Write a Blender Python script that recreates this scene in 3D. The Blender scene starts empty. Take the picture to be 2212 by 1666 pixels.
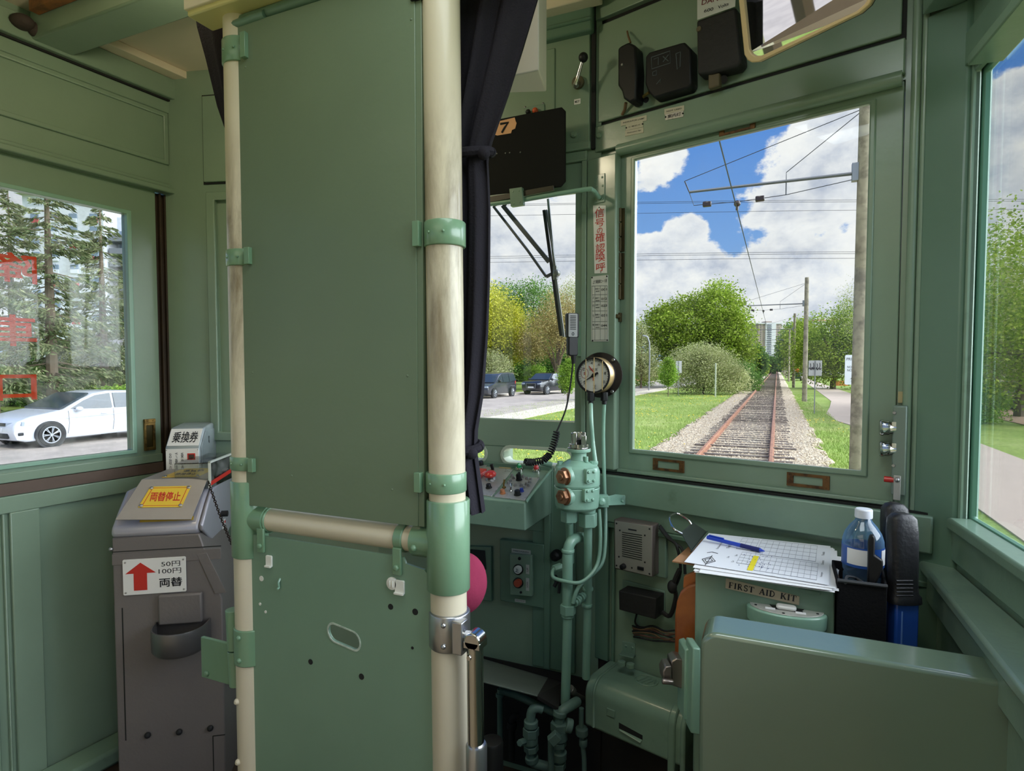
import bpy, bmesh, math, random
import numpy as np
from mathutils import Vector, Matrix

S = bpy.context.scene
COL = S.collection
R = math.radians

# ------------------------------------------------------------------ camera
FOC, CX, CY, W, H = 1300.0, 1106.0, 846.5, 2212, 1666
YAW, PITCH, EYE = R(23.75), R(2.40), Vector((0.0, 0.0, 1.30))
cam = bpy.data.cameras.new('camera')
cam.sensor_width = 36.0
cam.lens = 36.0 * FOC / W
cam.shift_y = (CY - 833.0) / W
cam.clip_start, cam.clip_end = 0.02, 2000
camo = bpy.data.objects.new('camera', cam)
camo.location = EYE
camo.rotation_euler = (R(90) - PITCH, 0, YAW)
COL.objects.link(camo)
S.camera = camo
V_R = Vector((math.cos(YAW), math.sin(YAW), 0))
V_H = Vector((-math.sin(YAW), math.cos(YAW), 0))
V_F = V_H * math.cos(PITCH) + Vector((0, 0, -math.sin(PITCH)))
V_U = V_R.cross(V_F)

def ray(px, py):
    return V_R * ((px - CX) / FOC) + V_U * (-(py - CY) / FOC) + V_F

def A(px, py, dep):                      # world point seen at a pixel, at a horizontal depth from the camera
    r = ray(px, py)
    return EYE + r * (dep / r.dot(V_H))

def G(px, py, z):                        # world point on a level plane
    r = ray(px, py)
    return EYE + r * ((z - EYE.z) / r.z)

def YP(px, py, y):                       # world point on the plane Y = y
    r = ray(px, py)
    return EYE + r * (y / r.y)

# ------------------------------------------------------------------ view, sky, sun
S.view_settings.view_transform = 'Standard'
S.view_settings.look = 'None'
S.view_settings.gamma = 1.0
S.view_settings.use_curve_mapping = False
S.view_settings.exposure = 0.0
S.cycles.max_bounces = 9
S.cycles.diffuse_bounces = 6
S.cycles.glossy_bounces = 4
S.cycles.transparent_max_bounces = 24
S.cycles.transmission_bounces = 6
S.cycles.sample_clamp_indirect = 6.0
S.cycles.caustics_reflective = False
S.cycles.caustics_refractive = False

def lin(c):
    c = c / 255.0
    return c / 12.92 if c <= 0.04045 else ((c + 0.055) / 1.055) ** 2.4
def rgb(r, g, b): return (lin(r), lin(g), lin(b), 1.0)

class NT:
    def __init__(s, tree): s.t = tree
    def n(s, kind, **kw):
        nd = s.t.nodes.new(kind)
        for k, v in kw.items():
            if k.startswith('i_'): nd.inputs[k[2:].replace('_', ' ')].default_value = v
            else: setattr(nd, k, v)
        return nd
    def l(s, a, b): s.t.links.new(a, b)
    def math(s, op, a, b=None, c=None, clamp=False):
        nd = s.t.nodes.new('ShaderNodeMath'); nd.operation = op; nd.use_clamp = clamp
        for i, v in enumerate((a, b, c)):
            if v is None: continue
            if hasattr(v, 'links'): s.l(v, nd.inputs[i])
            else: nd.inputs[i].default_value = v
        return nd.outputs[0]
    def ramp(s, fac, stops, interp='LINEAR'):
        nd = s.t.nodes.new('ShaderNodeValToRGB'); nd.color_ramp.interpolation = interp
        el = nd.color_ramp.elements
        while len(el) < len(stops): el.new(0.5)
        for e, (p, c) in zip(el, stops):
            e.position = p; e.color = c if len(c) == 4 else (*c, 1)
        s.l(fac, nd.inputs[0]); return nd.outputs[0]
    def mix(s, fac, a, b, bt='MIX'):
        nd = s.t.nodes.new('ShaderNodeMix'); nd.data_type = 'RGBA'; nd.blend_type = bt
        for i, v in ((0, fac), (6, a), (7, b)):
            if hasattr(v, 'links'): s.l(v, nd.inputs[i])
            else: nd.inputs[i].default_value = v
        return nd.outputs[2]
    def noise(s, vec, scale, detail=4, rough=0.55, dist=0.0):
        nd = s.t.nodes.new('ShaderNodeTexNoise')
        nd.inputs['Scale'].default_value = scale; nd.inputs['Detail'].default_value = detail
        nd.inputs['Roughness'].default_value = rough; nd.inputs['Distortion'].default_value = dist
        if vec is not None: s.l(vec, nd.inputs['Vector'])
        return nd.outputs[0]

SKY_GAIN = 1.0
world = bpy.data.worlds.new('sky'); S.world = world; world.use_nodes = True
wt = NT(world.node_tree); world.node_tree.nodes.clear()
tc = wt.n('ShaderNodeTexCoord'); gen = tc.outputs['Generated']
sep = wt.n('ShaderNodeSeparateXYZ'); wt.l(gen, sep.inputs[0])
zz = wt.math('MAXIMUM', sep.outputs[2], 0.0)
blue = wt.ramp(zz, [(0.0, rgb(176, 205, 238)), (0.12, rgb(138, 180, 232)), (0.35, rgb(92, 145, 222)), (0.8, rgb(58, 110, 198))])
# clouds: fractal noise stretched towards the horizon, gathered around a few banks
mp = wt.n('ShaderNodeMapping'); mp.inputs['Scale'].default_value = (1, 1, 1.45); mp.inputs['Location'].default_value = (0.31, 0.0, 0.12)
wt.l(gen, mp.inputs[0])
n1 = wt.noise(mp.outputs[0], 6.5, 10, 0.6, 0.0)
n2 = wt.noise(mp.outputs[0], 22.0, 9, 0.62, 0.0)
def bank(px, py, rad, amp):
    d = ray(px, py).normalized()
    vd = wt.n('ShaderNodeVectorMath', operation='DISTANCE'); wt.l(gen, vd.inputs[0]); vd.inputs[1].default_value = d
    t = wt.math('SUBTRACT', 1.0, wt.math('DIVIDE', vd.outputs['Value'], rad), clamp=True)
    return wt.math('MULTIPLY', wt.math('SMOOTH_MIN', wt.math('MULTIPLY', t, 2.0), 1.0, 0.3), amp)
base = wt.math('ADD', wt.math('MULTIPLY', wt.math('SUBTRACT', n1, .5), 1.5), wt.math('MULTIPLY', wt.math('SUBTRACT', n2, .5), .55))
banks = None
for b in [(1795, 430, .15, .62), (1830, 300, .10, .60), (1720, 520, .12, .56), (1850, 580, .22, .62), (1474, 515, .058, .60), (1440, 570, .085, .60), (1510, 620, .10, .58), (1400, 640, .12, .55), (1570, 640, .075, .50), (1640, 600, .075, .55),
          (1690, 650, .12, .5), (1425, 350, .052, .55), (1395, 385, .04, .45), (1560, 545, .045, .26), (2200, 360, .13, .60), (2160, 500, .25, .6), (2190, 240, .07, .5), (1160, 560, .26, .50), (1110, 470, .16, .5), (1230, 520, .14, .45), (180, 430, .5, .45), (500, 600, .3, .4)]:
    v = bank(*b); banks = v if banks is None else wt.math('MAXIMUM', banks, v)
hz = wt.ramp(zz, [(0.0, (.42, .42, .42)), (0.10, (.30, .30, .30)), (0.24, (0, 0, 0))])
dens = wt.math('ADD', base, wt.math('MAXIMUM', banks, hz))
cov = wt.ramp(dens, [(0.26, (0, 0, 0)), (0.40, (1, 1, 1))], 'EASE')
n3 = wt.noise(mp.outputs[0], 9.0, 9, 0.62, 0.1)
fluff = wt.ramp(n3, [(0.38, rgb(178, 188, 210)), (0.52, rgb(228, 232, 241)), (0.62, rgb(252, 252, 252))])
edge = wt.ramp(dens, [(0.34, (1, 1, 1)), (0.72, (0, 0, 0))])
cl = wt.mix(wt.math('MULTIPLY', edge, .85), fluff, rgb(252, 252, 252))
skyc = wt.mix(cov, blue, cl)
# added glow in the sky over the window side, lights the cab from out of view
GLOW_AZ, GLOW_EL, GLOW = R(78), R(20), 8.5
gd = Vector((math.sin(GLOW_AZ) * math.cos(GLOW_EL), math.cos(GLOW_AZ) * math.cos(GLOW_EL), math.sin(GLOW_EL)))
dt = wt.n('ShaderNodeVectorMath', operation='DOT_PRODUCT'); wt.l(gen, dt.inputs[0]); dt.inputs[1].default_value = gd
gl = wt.ramp(dt.outputs['Value'], [(0.66, (0, 0, 0)), (0.84, (1, 1, 1))], 'EASE')
gl = wt.math('MULTIPLY', gl, wt.math('GREATER_THAN', sep.outputs[2], 0.0))
skyc = wt.mix(1.0, skyc, wt.mix(gl, (0, 0, 0, 1), (GLOW * .93, GLOW * .98, GLOW * 1.05, 1)), 'ADD')
bg = wt.n('ShaderNodeBackground'); wt.l(skyc, bg.inputs[0]); bg.inputs[1].default_value = SKY_GAIN
wo = wt.n('ShaderNodeOutputWorld'); wt.l(bg.outputs[0], wo.inputs[0])

sun = bpy.data.lights.new('sun', 'SUN'); sun.energy = 2.1; sun.angle = R(0.6); sun.color = (1.0, 0.94, 0.84)
suno = bpy.data.objects.new('sun', sun); COL.objects.link(suno)
SUN_AZ, SUN_EL = R(190), R(54)           # heading from +Y clockwise, elevation: high behind the tram
sd = Vector((math.sin(SUN_AZ) * math.cos(SUN_EL), math.cos(SUN_AZ) * math.cos(SUN_EL), math.sin(SUN_EL)))
suno.rotation_euler = sd.to_track_quat('Z', 'Y').to_euler()
suno.location = (0, -20, 30)

# added fill lamps along the saloon ceiling behind the camera and one over the driver's place (their fittings are built with the tram body)
LAMP_Y = (-.75, -2.0, -3.25)
for ly in LAMP_Y:
    ld = bpy.data.lights.new('saloon_fill', 'AREA'); ld.shape = 'RECTANGLE'; ld.size = 1.5; ld.size_y = .8; ld.energy = .9; ld.color = (1.0, .92, .78)
    lo = bpy.data.objects.new('saloon_fill', ld); lo.location = (-.85, ly, 2.262); COL.objects.link(lo)
ld = bpy.data.lights.new('cab_fill', 'AREA'); ld.shape = 'RECTANGLE'; ld.size = .8; ld.size_y = .5; ld.energy = 6.0; ld.color = (.80, .93, 1.0)  # added lamp above the view, brightens the desk and papers
lo = bpy.data.objects.new('cab_fill', ld); lo.location = (-.15, .52, 2.29); COL.objects.link(lo)

ld = bpy.data.lights.new('vestibule_fill', 'POINT'); ld.energy = 7.5; ld.shadow_soft_size = .055; ld.color = (1.0, .88, .66)  # added lamp hidden from view, lifts the ceiling and door top
lo = bpy.data.objects.new('vestibule_fill', ld); lo.location = (-1.2, 1.0, 2.19); COL.objects.link(lo)

# ------------------------------------------------------------------ materials
MATS = {}
def mat(name, color, rough=0.5, metal=0.0, var=0.0, vscale=9.0, bump=0.0, bscale=60.0, coat=0.0, spec=0.5, second=None, fac=(0.45, 0.6), emis=0.0, detail=5):
    if name in MATS: return MATS[name]
    m = bpy.data.materials.new(name); m.use_nodes = True
    t = NT(m.node_tree); p = m.node_tree.nodes['Principled BSDF']
    p.inputs['Roughness'].default_value = rough; p.inputs['Metallic'].default_value = metal
    p.inputs['Specular IOR Level'].default_value = spec
    if coat:
        p.inputs['Coat Weight'].default_value = coat; p.inputs['Coat Roughness'].default_value = 0.12
    tcn = t.n('ShaderNodeTexCoord'); vec = tcn.outputs['Object']
    c = None
    nz = t.noise(vec, vscale, detail, 0.6)
    if second is not None:
        f = t.ramp(nz, [(fac[0], (0, 0, 0)), (fac[1], (1, 1, 1))])
        c = t.mix(f, color, second)
    if var:
        f2 = t.ramp(t.noise(vec, vscale * 0.37, detail, 0.6), [(0.3, (1 - var,) * 3), (0.7, (1 + var,) * 3)])
        c = t.mix(1.0, c if c is not None else color, f2, 'MULTIPLY')
    if c is None: p.inputs['Base Color'].default_value = color
    else: t.l(c, p.inputs['Base Color'])
    if bump:
        bn = t.n('ShaderNodeBump'); bn.inputs['Strength'].default_value = bump; bn.inputs['Distance'].default_value = 0.004
        t.l(t.noise(vec, bscale, 3, 0.5), bn.inputs['Height']); t.l(bn.outputs[0], p.inputs['Normal'])
    if emis:
        p.inputs['Emission Color'].default_value = color; p.inputs['Emission Strength'].default_value = emis
    MATS[name] = m
    return m

def glass_mat(name, tint=(1, 1, 1, 1), refl=1.0, dirt=0.0):
    if name in MATS: return MATS[name]
    m = bpy.data.materials.new(name); m.use_nodes = True; t = NT(m.node_tree); m.node_tree.nodes.clear()
    tr = t.n('ShaderNodeBsdfTransparent'); tr.inputs[0].default_value = tint
    gl = t.n('ShaderNodeBsdfGlossy'); gl.inputs['Roughness'].default_value = 0.02
    fr = t.n('ShaderNodeFresnel'); fr.inputs[0].default_value = 1.5
    mx = t.n('ShaderNodeMixShader'); t.l(t.math('MULTIPLY', fr.outputs[0], refl), mx.inputs[0]); t.l(tr.outputs[0], mx.inputs[1]); t.l(gl.outputs[0], mx.inputs[2])
    out = t.n('ShaderNodeOutputMaterial')
    if dirt:
        df = t.n('ShaderNodeBsdfDiffuse'); df.inputs[0].default_value = (.8, .8, .78, 1)
        tcn = t.n('ShaderNodeTexCoord')
        f = t.ramp(t.noise(tcn.outputs['Object'], 14, 6, .7), [(.45, (0, 0, 0)), (.8, (dirt,) * 3)])
        m2 = t.n('ShaderNodeMixShader'); t.l(f, m2.inputs[0]); t.l(mx.outputs[0], m2.inputs[1]); t.l(df.outputs[0], m2.inputs[2]); t.l(m2.outputs[0], out.inputs[0])
    else: t.l(mx.outputs[0], out.inputs[0])
    MATS[name] = m; return m

GREEN = mat('green_paint', rgb(128, 150, 130), 0.29, var=0.07, vscale=6, bump=0.10, bscale=55, coat=0.25)
GREEN2 = mat('green_paint_worn', rgb(120, 146, 128), 0.32, var=0.10, vscale=11, bump=0.22, bscale=30, coat=0.2, second=rgb(96, 120, 100), fac=(.62, .78))
DGREEN = mat('green_paint_deep', rgb(96, 126, 108), 0.4, var=0.08, vscale=8, bump=0.12, bscale=45, coat=0.15)
AQUA = mat('green_paint_pipes', rgb(134, 172, 152), 0.33, var=0.06, vscale=14, bump=0.16, bscale=70, coat=0.35)
CREAM = mat('cream_ceiling_paint', rgb(226, 214, 190), 0.5, var=0.04, vscale=4, bump=0.05)
YCREAM = mat('yellow_cream_paint', rgb(214, 204, 140), 0.45, var=0.05, vscale=5, bump=0.05)
GAP = mat('dark_gap', rgb(22, 24, 22), 0.8)
BLACK = mat('black_bakelite', rgb(22, 22, 24), 0.45, spec=.35, var=0.1, bump=0.08)
MBLACK = mat('matt_black', rgb(20, 20, 22), 0.7, bump=0.1)
BRASS = mat('aged_brass', rgb(140, 112, 62), 0.38, metal=0.85, var=0.2, vscale=40, second=rgb(70, 52, 28), fac=(.45, .7))
COPPER = mat('copper_nut', rgb(166, 122, 92), 0.4, metal=0.8, var=0.2, vscale=50, second=rgb(96, 62, 44), fac=(.5, .75))
STEEL = mat('brushed_steel', rgb(176, 176, 178), 0.3, metal=0.95, var=0.08, vscale=25)
CHROME = mat('polished_chrome', rgb(190, 188, 184), 0.16, metal=1.0, var=0.05, vscale=20)
ALU = mat('aluminium_plate', rgb(188, 187, 182), 0.42, metal=0.6, var=0.12, vscale=40, second=rgb(120, 116, 108), fac=(.58, .75))
WHITE = mat('white_enamel', rgb(232, 230, 226), 0.35)
PLASTICW = mat('white_plastic', rgb(225, 224, 216), 0.4)
PAPER = mat('white_paper', rgb(238, 238, 240), 0.8)
RED = mat('red_print', rgb(196, 44, 34), 0.5)
REDGLOSS = mat('red_gloss', rgb(200, 50, 44), 0.25, coat=.5)
INK = mat('black_print', rgb(24, 26, 34), 0.5)
YELLOW = mat('yellow_plate', rgb(222, 186, 58), 0.4)
RUBBER = mat('black_rubber', rgb(24, 24, 24), 0.65, bump=0.15)
GLASS = glass_mat('window_glass', (.975, .99, .98, 1), 0.4, 0.03)

# ------------------------------------------------------------------ mesh building
class MB:
    def __init__(s): s.bm = bmesh.new()
    def face(s, vs):
        try: return s.bm.faces.new(vs)
        except ValueError: return None
    def hexa(s, p):                                       # 8 points: bottom ring 0-3, top ring 4-7
        v = [s.bm.verts.new(q) for q in p]
        for f in ((3, 2, 1, 0), (4, 5, 6, 7), (0, 1, 5, 4), (1, 2, 6, 5), (2, 3, 7, 6), (3, 0, 4, 7)): s.face([v[i] for i in f])
        return s
    def obox(s, o, ex, ey, ez, sx, sy, sz):               # oriented box, each s = (lo, hi)
        o, ex, ey, ez = Vector(o), Vector(ex), Vector(ey), Vector(ez)
        q = lambda a, b, c: o + ex * a + ey * b + ez * c
        return s.hexa([q(sx[0], sy[0], sz[0]), q(sx[1], sy[0], sz[0]), q(sx[1], sy[1], sz[0]), q(sx[0], sy[1], sz[0]),
                       q(sx[0], sy[0], sz[1]), q(sx[1], sy[0], sz[1]), q(sx[1], sy[1], sz[1]), q(sx[0], sy[1], sz[1])])
    def box(s, x0, x1, y0, y1, z0, z1):
        return s.obox((0, 0, 0), (1, 0, 0), (0, 1, 0), (0, 0, 1), (x0, x1), (y0, y1), (z0, z1))
    def prism(s, pts, vec):                               # polygon pushed along vec
        vec = Vector(vec); a = [s.bm.verts.new(Vector(p)) for p in pts]; b = [s.bm.verts.new(Vector(p) + vec) for p in pts]
        n = len(a); s.face(a[::-1]); s.face(b)
        for i in range(n): s.face([a[i], a[(i + 1) % n], b[(i + 1) % n], b[i]])
        return s
    def ring(s, outer, inner, vec):                       # frame between two outlines with the same point count
        vec = Vector(vec); n = len(outer); L = []
        for ps in (outer, inner):
            L.append([s.bm.verts.new(Vector(p)) for p in ps]); L.append([s.bm.verts.new(Vector(p) + vec) for p in ps])
        oa, ob, ia, ib = L
        for i in range(n):
            j = (i + 1) % n
            s.face([ob[i], ob[j], ib[j], ib[i]]); s.face([oa[j], oa[i], ia[i], ia[j]])
            s.face([oa[i], oa[j], ob[j], ob[i]]); s.face([ia[j], ia[i], ib[i], ib[j]])
        return s
    def basis(s, d):
        d = Vector(d).normalized(); h = Vector((0, 0, 1)) if abs(d.z) < 0.9 else Vector((1, 0, 0))
        e1 = d.cross(h).normalized(); return e1, d.cross(e1).normalized(), d
    def loft(s, rings, closed=True, caps=True):
        vs = [[s.bm.verts.new(p) for p in r] for r in rings]; n = len(vs[0])
        for a, b in zip(vs, vs[1:]):
            for i in range(n if closed else n - 1):
                j = (i + 1) % n; s.face([a[i], a[j], b[j], b[i]])
        if caps:
            s.face(vs[0][::-1]); s.face(vs[-1])
        return vs
    def cyl(s, a, b, r0, r1=None, n=20):
        a, b = Vector(a), Vector(b); r1 = r0 if r1 is None else r1; e1, e2, d = s.basis(b - a)
        cs = [(math.cos(2 * math.pi * i / n), math.sin(2 * math.pi * i / n)) for i in range(n)]
        s.loft([[a + e1 * (c * r0) + e2 * (q * r0) for c, q in cs], [b + e1 * (c * r1) + e2 * (q * r1) for c, q in cs]]); return s
    def lathe(s, o, ax, prof, n=24, caps=True):             # prof: (distance along the axis, radius)
        o = Vector(o); e1, e2, d = s.basis(ax)
        rs = []
        for h, r in prof:
            r = max(r, 1e-5); rs.append([o + d * h + e1 * (math.cos(2 * math.pi * i / n) * r) + e2 * (math.sin(2 * math.pi * i / n) * r) for i in range(n)])
        s.loft(rs, caps=caps); return s
    def tube(s, pts, r, n=10, smooth=0, caps=True):       # r: radius or a list of radii
        pts = [Vector(p) for p in pts]
        if smooth:
            q = []
            P = [pts[0]] + pts + [pts[-1]]
            for i in range(1, len(P) - 2):
                for k in range(smooth):
                    t = k / smooth; p0, p1, p2, p3 = P[i - 1:i + 3]
                    q.append(0.5 * ((2 * p1) + (p2 - p0) * t + (2 * p0 - 5 * p1 + 4 * p2 - p3) * t * t + (3 * p1 - p0 - 3 * p2 + p3) * t ** 3))
            q.append(pts[-1])
            if isinstance(r, (list, tuple)):
                m = len(pts) - 1; r = [r[min(int(i / smooth), m)] + (r[min(int(i / smooth) + 1, m)] - r[min(int(i / smooth), m)]) * ((i / smooth) % 1) for i in range(len(q))]
            pts = q
        rs = r if isinstance(r, (list, tuple)) else [r] * len(pts)
        e1 = None; rings = []
        for i, p in enumerate(pts):
            d = (pts[min(i + 1, len(pts) - 1)] - pts[max(i - 1, 0)]).normalized()
            if e1 is None: e1 = s.basis(d)[0]
            e1 = (e1 - d * e1.dot(d)).normalized(); e2 = d.cross(e1)
            rings.append([p + e1 * (math.cos(2 * math.pi * k / n) * rs[i]) + e2 * (math.sin(2 * math.pi * k / n) * rs[i]) for k in range(n)])
        s.loft(rings, caps=caps); return s
    def ball(s, c, r, ex=(1, 0, 0), ey=(0, 1, 0), ez=(0, 0, 1), sc=(1, 1, 1), nu=16, nv=10):
        c = Vector(c); ex, ey, ez = Vector(ex), Vector(ey), Vector(ez); rs = []
        for j in range(nv + 1):
            t = math.pi * j / nv; rr = max(math.sin(t), 1e-4) * r; h = -math.cos(t) * r
            rs.append([c + ex * (math.cos(2 * math.pi * i / nu) * rr * sc[0]) + ey * (math.sin(2 * math.pi * i / nu) * rr * sc[1]) + ez * (h * sc[2]) for i in range(nu)])
        s.loft(rs); return s
    def screw(s, p, n, r=0.004, h=0.002):
        n = Vector(n).normalized(); s.lathe(Vector(p) - n * 0.001, n, [(0, r), (h * .7 + .001, r * .95), (h + .001, r * .5)], 10); return s
    def hexnut(s, a, b, r):
        return s.cyl(a, b, r, r, 6)
    def rslab(s, o, ex, ey, ez, w, h, d, r=0.01, k=5):    # slab with rounded corners: w along ex, h along ey, thickness d along ez
        o, ex, ey = Vector(o), Vector(ex), Vector(ey); pts = []
        for (sx, sy, a0) in ((1, -1, -90), (1, 1, 0), (-1, 1, 90), (-1, -1, 180)):
            for i in range(k + 1):
                a = R(a0 + 90 * i / k); pts.append(o + ex * (sx * (w / 2 - r) + r * math.cos(a)) + ey * (sy * (h / 2 - r) + r * math.sin(a)))
        return s.prism(pts, Vector(ez) * d)
    def build(s, name, m, parent=None, bevel=0.0, smooth=38, seg=2, off=None):
        me = bpy.data.meshes.new(name)
        bmesh.ops.recalc_face_normals(s.bm, faces=s.bm.faces)
        if parent is not None:
            bmesh.ops.translate(s.bm, verts=s.bm.verts, vec=-abs_loc(parent))
        s.bm.to_mesh(me); s.bm.free()
        return link(name, me, m, parent, bevel, smooth, seg)

def abs_loc(o):
    v = Vector(o.location)
    while o.parent: o = o.parent; v = v + Vector(o.location)
    return v

def link(name, me, m, parent=None, bevel=0.0, smooth=38, seg=2):
    for q in (m if isinstance(m, (list, tuple)) else [m]): me.materials.append(q)
    if smooth:
        me.shade_smooth()
        me.set_sharp_from_angle(angle=R(smooth))
    o = bpy.data.objects.new(name, me); COL.objects.link(o)
    if parent is not None: o.parent = parent
    if bevel:
        b = o.modifiers.new('edge', 'BEVEL'); b.width = bevel; b.segments = seg; b.limit_method = 'ANGLE'; b.angle_limit = R(40)
    return o

def tag(o, label, cat, group=None, kind=None):
    o['label'] = label; o['category'] = cat
    if group: o['group'] = group
    if kind: o['kind'] = kind
    return o

def thing(name, loc, label, cat, group=None):
    o = bpy.data.objects.new(name, None); o.empty_display_size = .05; o.location = loc; COL.objects.link(o)
    return tag(o, label, cat, group)

def struct(name, mb, m, label=None, cat=None, parent=None, bevel=0.0):
    o = mb.build(name, m, parent, bevel)
    if parent is None:
        o['kind'] = 'structure'; tag(o, label, cat)
    return o

def copy_tree(o, parent=None):
    c = o.copy(); COL.objects.link(c)
    if parent is not None: c.parent = parent
    for ch in list(o.children): copy_tree(ch, c)
    return c

def text(name, body, o, ex, ey, w, h, m, parent, th=0.0006, bold=0.0, fit=True, spacing=1.0, line=1.0):
    """real lettering, centred on o, read along ex, upright along ey, filling w x h"""
    cu = bpy.data.curves.new(name, 'FONT'); cu.body = body; cu.size = 1; cu.align_x = 'CENTER'; cu.resolution_u = 3; cu.offset = bold; cu.space_character = spacing; cu.space_line = line
    ob = bpy.data.objects.new(name, cu); COL.objects.link(ob)
    bpy.context.view_layer.update(); dg = bpy.context.evaluated_depsgraph_get()
    me = bpy.data.meshes.new_from_object(ob.evaluated_get(dg)); bpy.data.objects.remove(ob); bpy.data.curves.remove(cu)
    me.materials.clear()
    n = len(me.vertices); co = np.zeros(n * 3); me.vertices.foreach_get('co', co); co = co.reshape(-1, 3)
    lo, hi = co.min(0), co.max(0); sz = np.maximum(hi - lo, 1e-6)
    sx, sy = w / sz[0], h / sz[1]
    if not fit: sx = sy = min(sx, sy)
    q = (co - (lo + hi) / 2) * np.array([sx, sy, 0])
    ex, ey = Vector(ex).normalized(), Vector(ey).normalized(); en = ex.cross(ey)
    if parent is not None: o = Vector(o) - abs_loc(parent)
    wc = np.array(o)[None] + q[:, :1] * np.array(ex)[None] + q[:, 1:2] * np.array(ey)[None] + np.array(en)[None] * th
    me.vertices.foreach_set('co', wc.astype(np.float32).ravel()); me.update()
    return link(name, me, m, parent, 0, 0)

class Plane:
    """a wall face: u runs along it as seen from inside, z up, d from the face into the cabin"""
    def __init__(s, x, y, ux, uy):
        s.o = Vector((x, y, 0)); s.u = Vector((ux, uy, 0)).normalized(); s.z = Vector((0, 0, 1)); s.n = s.u.cross(s.z)
    def w(s, u, z, d=0.0): return s.o + s.u * u + s.z * z + s.n * d
    def hit(s, px, py, d=0.0):
        r = ray(px, py); return EYE + r * ((s.o + s.n * d - EYE).dot(s.n) / r.dot(s.n))
    def uz(s, px, py, d=0.0):
        p = s.hit(px, py, d); return (p - s.o).dot(s.u), p.z
    def box(s, mb, u0, u1, z0, z1, d0, d1): return mb.obox(s.o, s.u, s.z, s.n, (u0, u1), (z0, z1), (d0, d1))
    def rect(s, mb, x0, y0, x1, y1, d0, d1, at=None):     # from two opposite corners in the photograph
        a = d1 if at is None else at
        ua, za = s.uz(x0, y0, a); ub, zb = s.uz(x1, y1, a)
        return s.box(mb, min(ua, ub), max(ua, ub), min(za, zb), max(za, zb), d0, d1)
    def poly(s, mb, pts, d0, d1):                         # traced outline
        return mb.prism([s.hit(x, y, d1) - s.n * (d1 - d0) for x, y in pts], s.n * (d1 - d0))
    def frame(s, mb, uo, ui, d0, d1):                     # (u0,u1,z0,z1) outer and inner
        f = lambda q: [s.w(q[0], q[2], d0), s.w(q[1], q[2], d0), s.w(q[1], q[3], d0), s.w(q[0], q[3], d0)]
        return mb.ring(f(uo), f(ui), s.n * (d1 - d0))

AL = R(15.3)
RF = Plane(-0.362, 1.713, math.cos(AL), -math.sin(AL))        # slanted front facet with the big window
CF = Plane(-0.45, 1.737, 1, 0)                                # middle front facet
LF = Plane(-1.28, 1.737, math.cos(AL), math.sin(AL))          # the facet towards the door (u runs to the mullion, negative outwards)
LW = Plane(-2.07, 1.0, math.sin(R(4.6)), math.cos(R(4.6)))    # door side wall
RW = Plane(0.345, 1.50, math.sin(R(4.7)), -math.cos(R(4.7)))  # window side wall
# ================================================================== the tram body
FLOOR_Z, CEIL_Z = 0.0, 2.36
mb = MB(); mb.box(-2.35, 0.75, .30, 1.82, -0.06, 0.0)
struct('floor', mb, mat('floor_boards', rgb(62, 50, 42), 0.6, var=.25, vscale=7, bump=.2), 'dark worn wooden tram floor', 'floor')
mb = MB(); mb.box(-2.35, 0.75, -4.5, .30, -0.06, 0.0)
struct('floor_saloon', mb, mat('saloon_lino', rgb(176, 158, 128), .5, var=.06, vscale=3), 'pale saloon floor', 'floor')
mb = MB(); mb.prism([(-2.3, -4.5, CEIL_Z), (0.8, -4.5, CEIL_Z), (0.8, 0.4, CEIL_Z), (0.42, 1.62, CEIL_Z), (-0.36, 1.85, CEIL_Z), (-1.30, 1.85, CEIL_Z), (-2.12, 1.62, CEIL_Z), (-2.3, 0.4, CEIL_Z)], (0, 0, .05))
struct('ceiling', mb, CREAM, 'cream painted tram ceiling', 'ceiling')

# ---- slanted front facet with the big window: header, sides, lower wall
T = -0.07
mb = MB()
RF.box(mb, -0.13, 0.745, 1.916, 2.36, T, 0); RF.box(mb, -0.13, 0.745, 0.0, 0.990, T, 0)
RF.box(mb, -0.13, -0.066, 0.990, 1.916, T, 0); RF.box(mb, 0.627, 0.745, 0.990, 1.916, T, 0)
struct('wall_front_right', mb, GREEN, 'green slanted front wall around the big windscreen', 'wall')
def trimobj(name, mb, m, label, bevel=0.002): return struct(name, mb, m, label, 'trim', bevel=bevel)
mb = MB(); RF.box(mb, -0.155, -0.058, 1.0, 1.905, 0.0, 0.03); trimobj('trim_1', mb, GREEN, 'green post between the two front windows', .004)
# header board with its shadow gap, lower strip and rounded moulding
mb = MB(); RF.box(mb, -0.138, 0.626, 2.000, 2.30, 0.0, 0.004); trimobj('trim_2', mb, GAP, 'dark gap around the header equipment board', 0)
mb = MB(); RF.box(mb, -0.130, 0.618, 2.010, 2.287, 0.0, 0.012); trimobj('trim_3', mb, GREEN, 'green board carrying the black electrical boxes', .003)
mb = MB(); RF.box(mb, -0.138, 0.626, 1.925, 1.999, 0.0, 0.016); trimobj('trim_4', mb, GREEN, 'green strip under the equipment board', .003)
mb = MB(); mb.cyl(RF.w(-0.062, 1.916, 0.012), RF.w(0.622, 1.916, 0.012), 0.016, n=16); trimobj('trim_5', mb, GREEN, 'rounded green moulding above the big windscreen', 0)
mb = MB(); RF.box(mb, -0.14, 0.63, 2.30, 2.36, 0.0, 0.02); trimobj('trim_6', mb, GREEN, 'green cornice over the slanted front wall')
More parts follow.
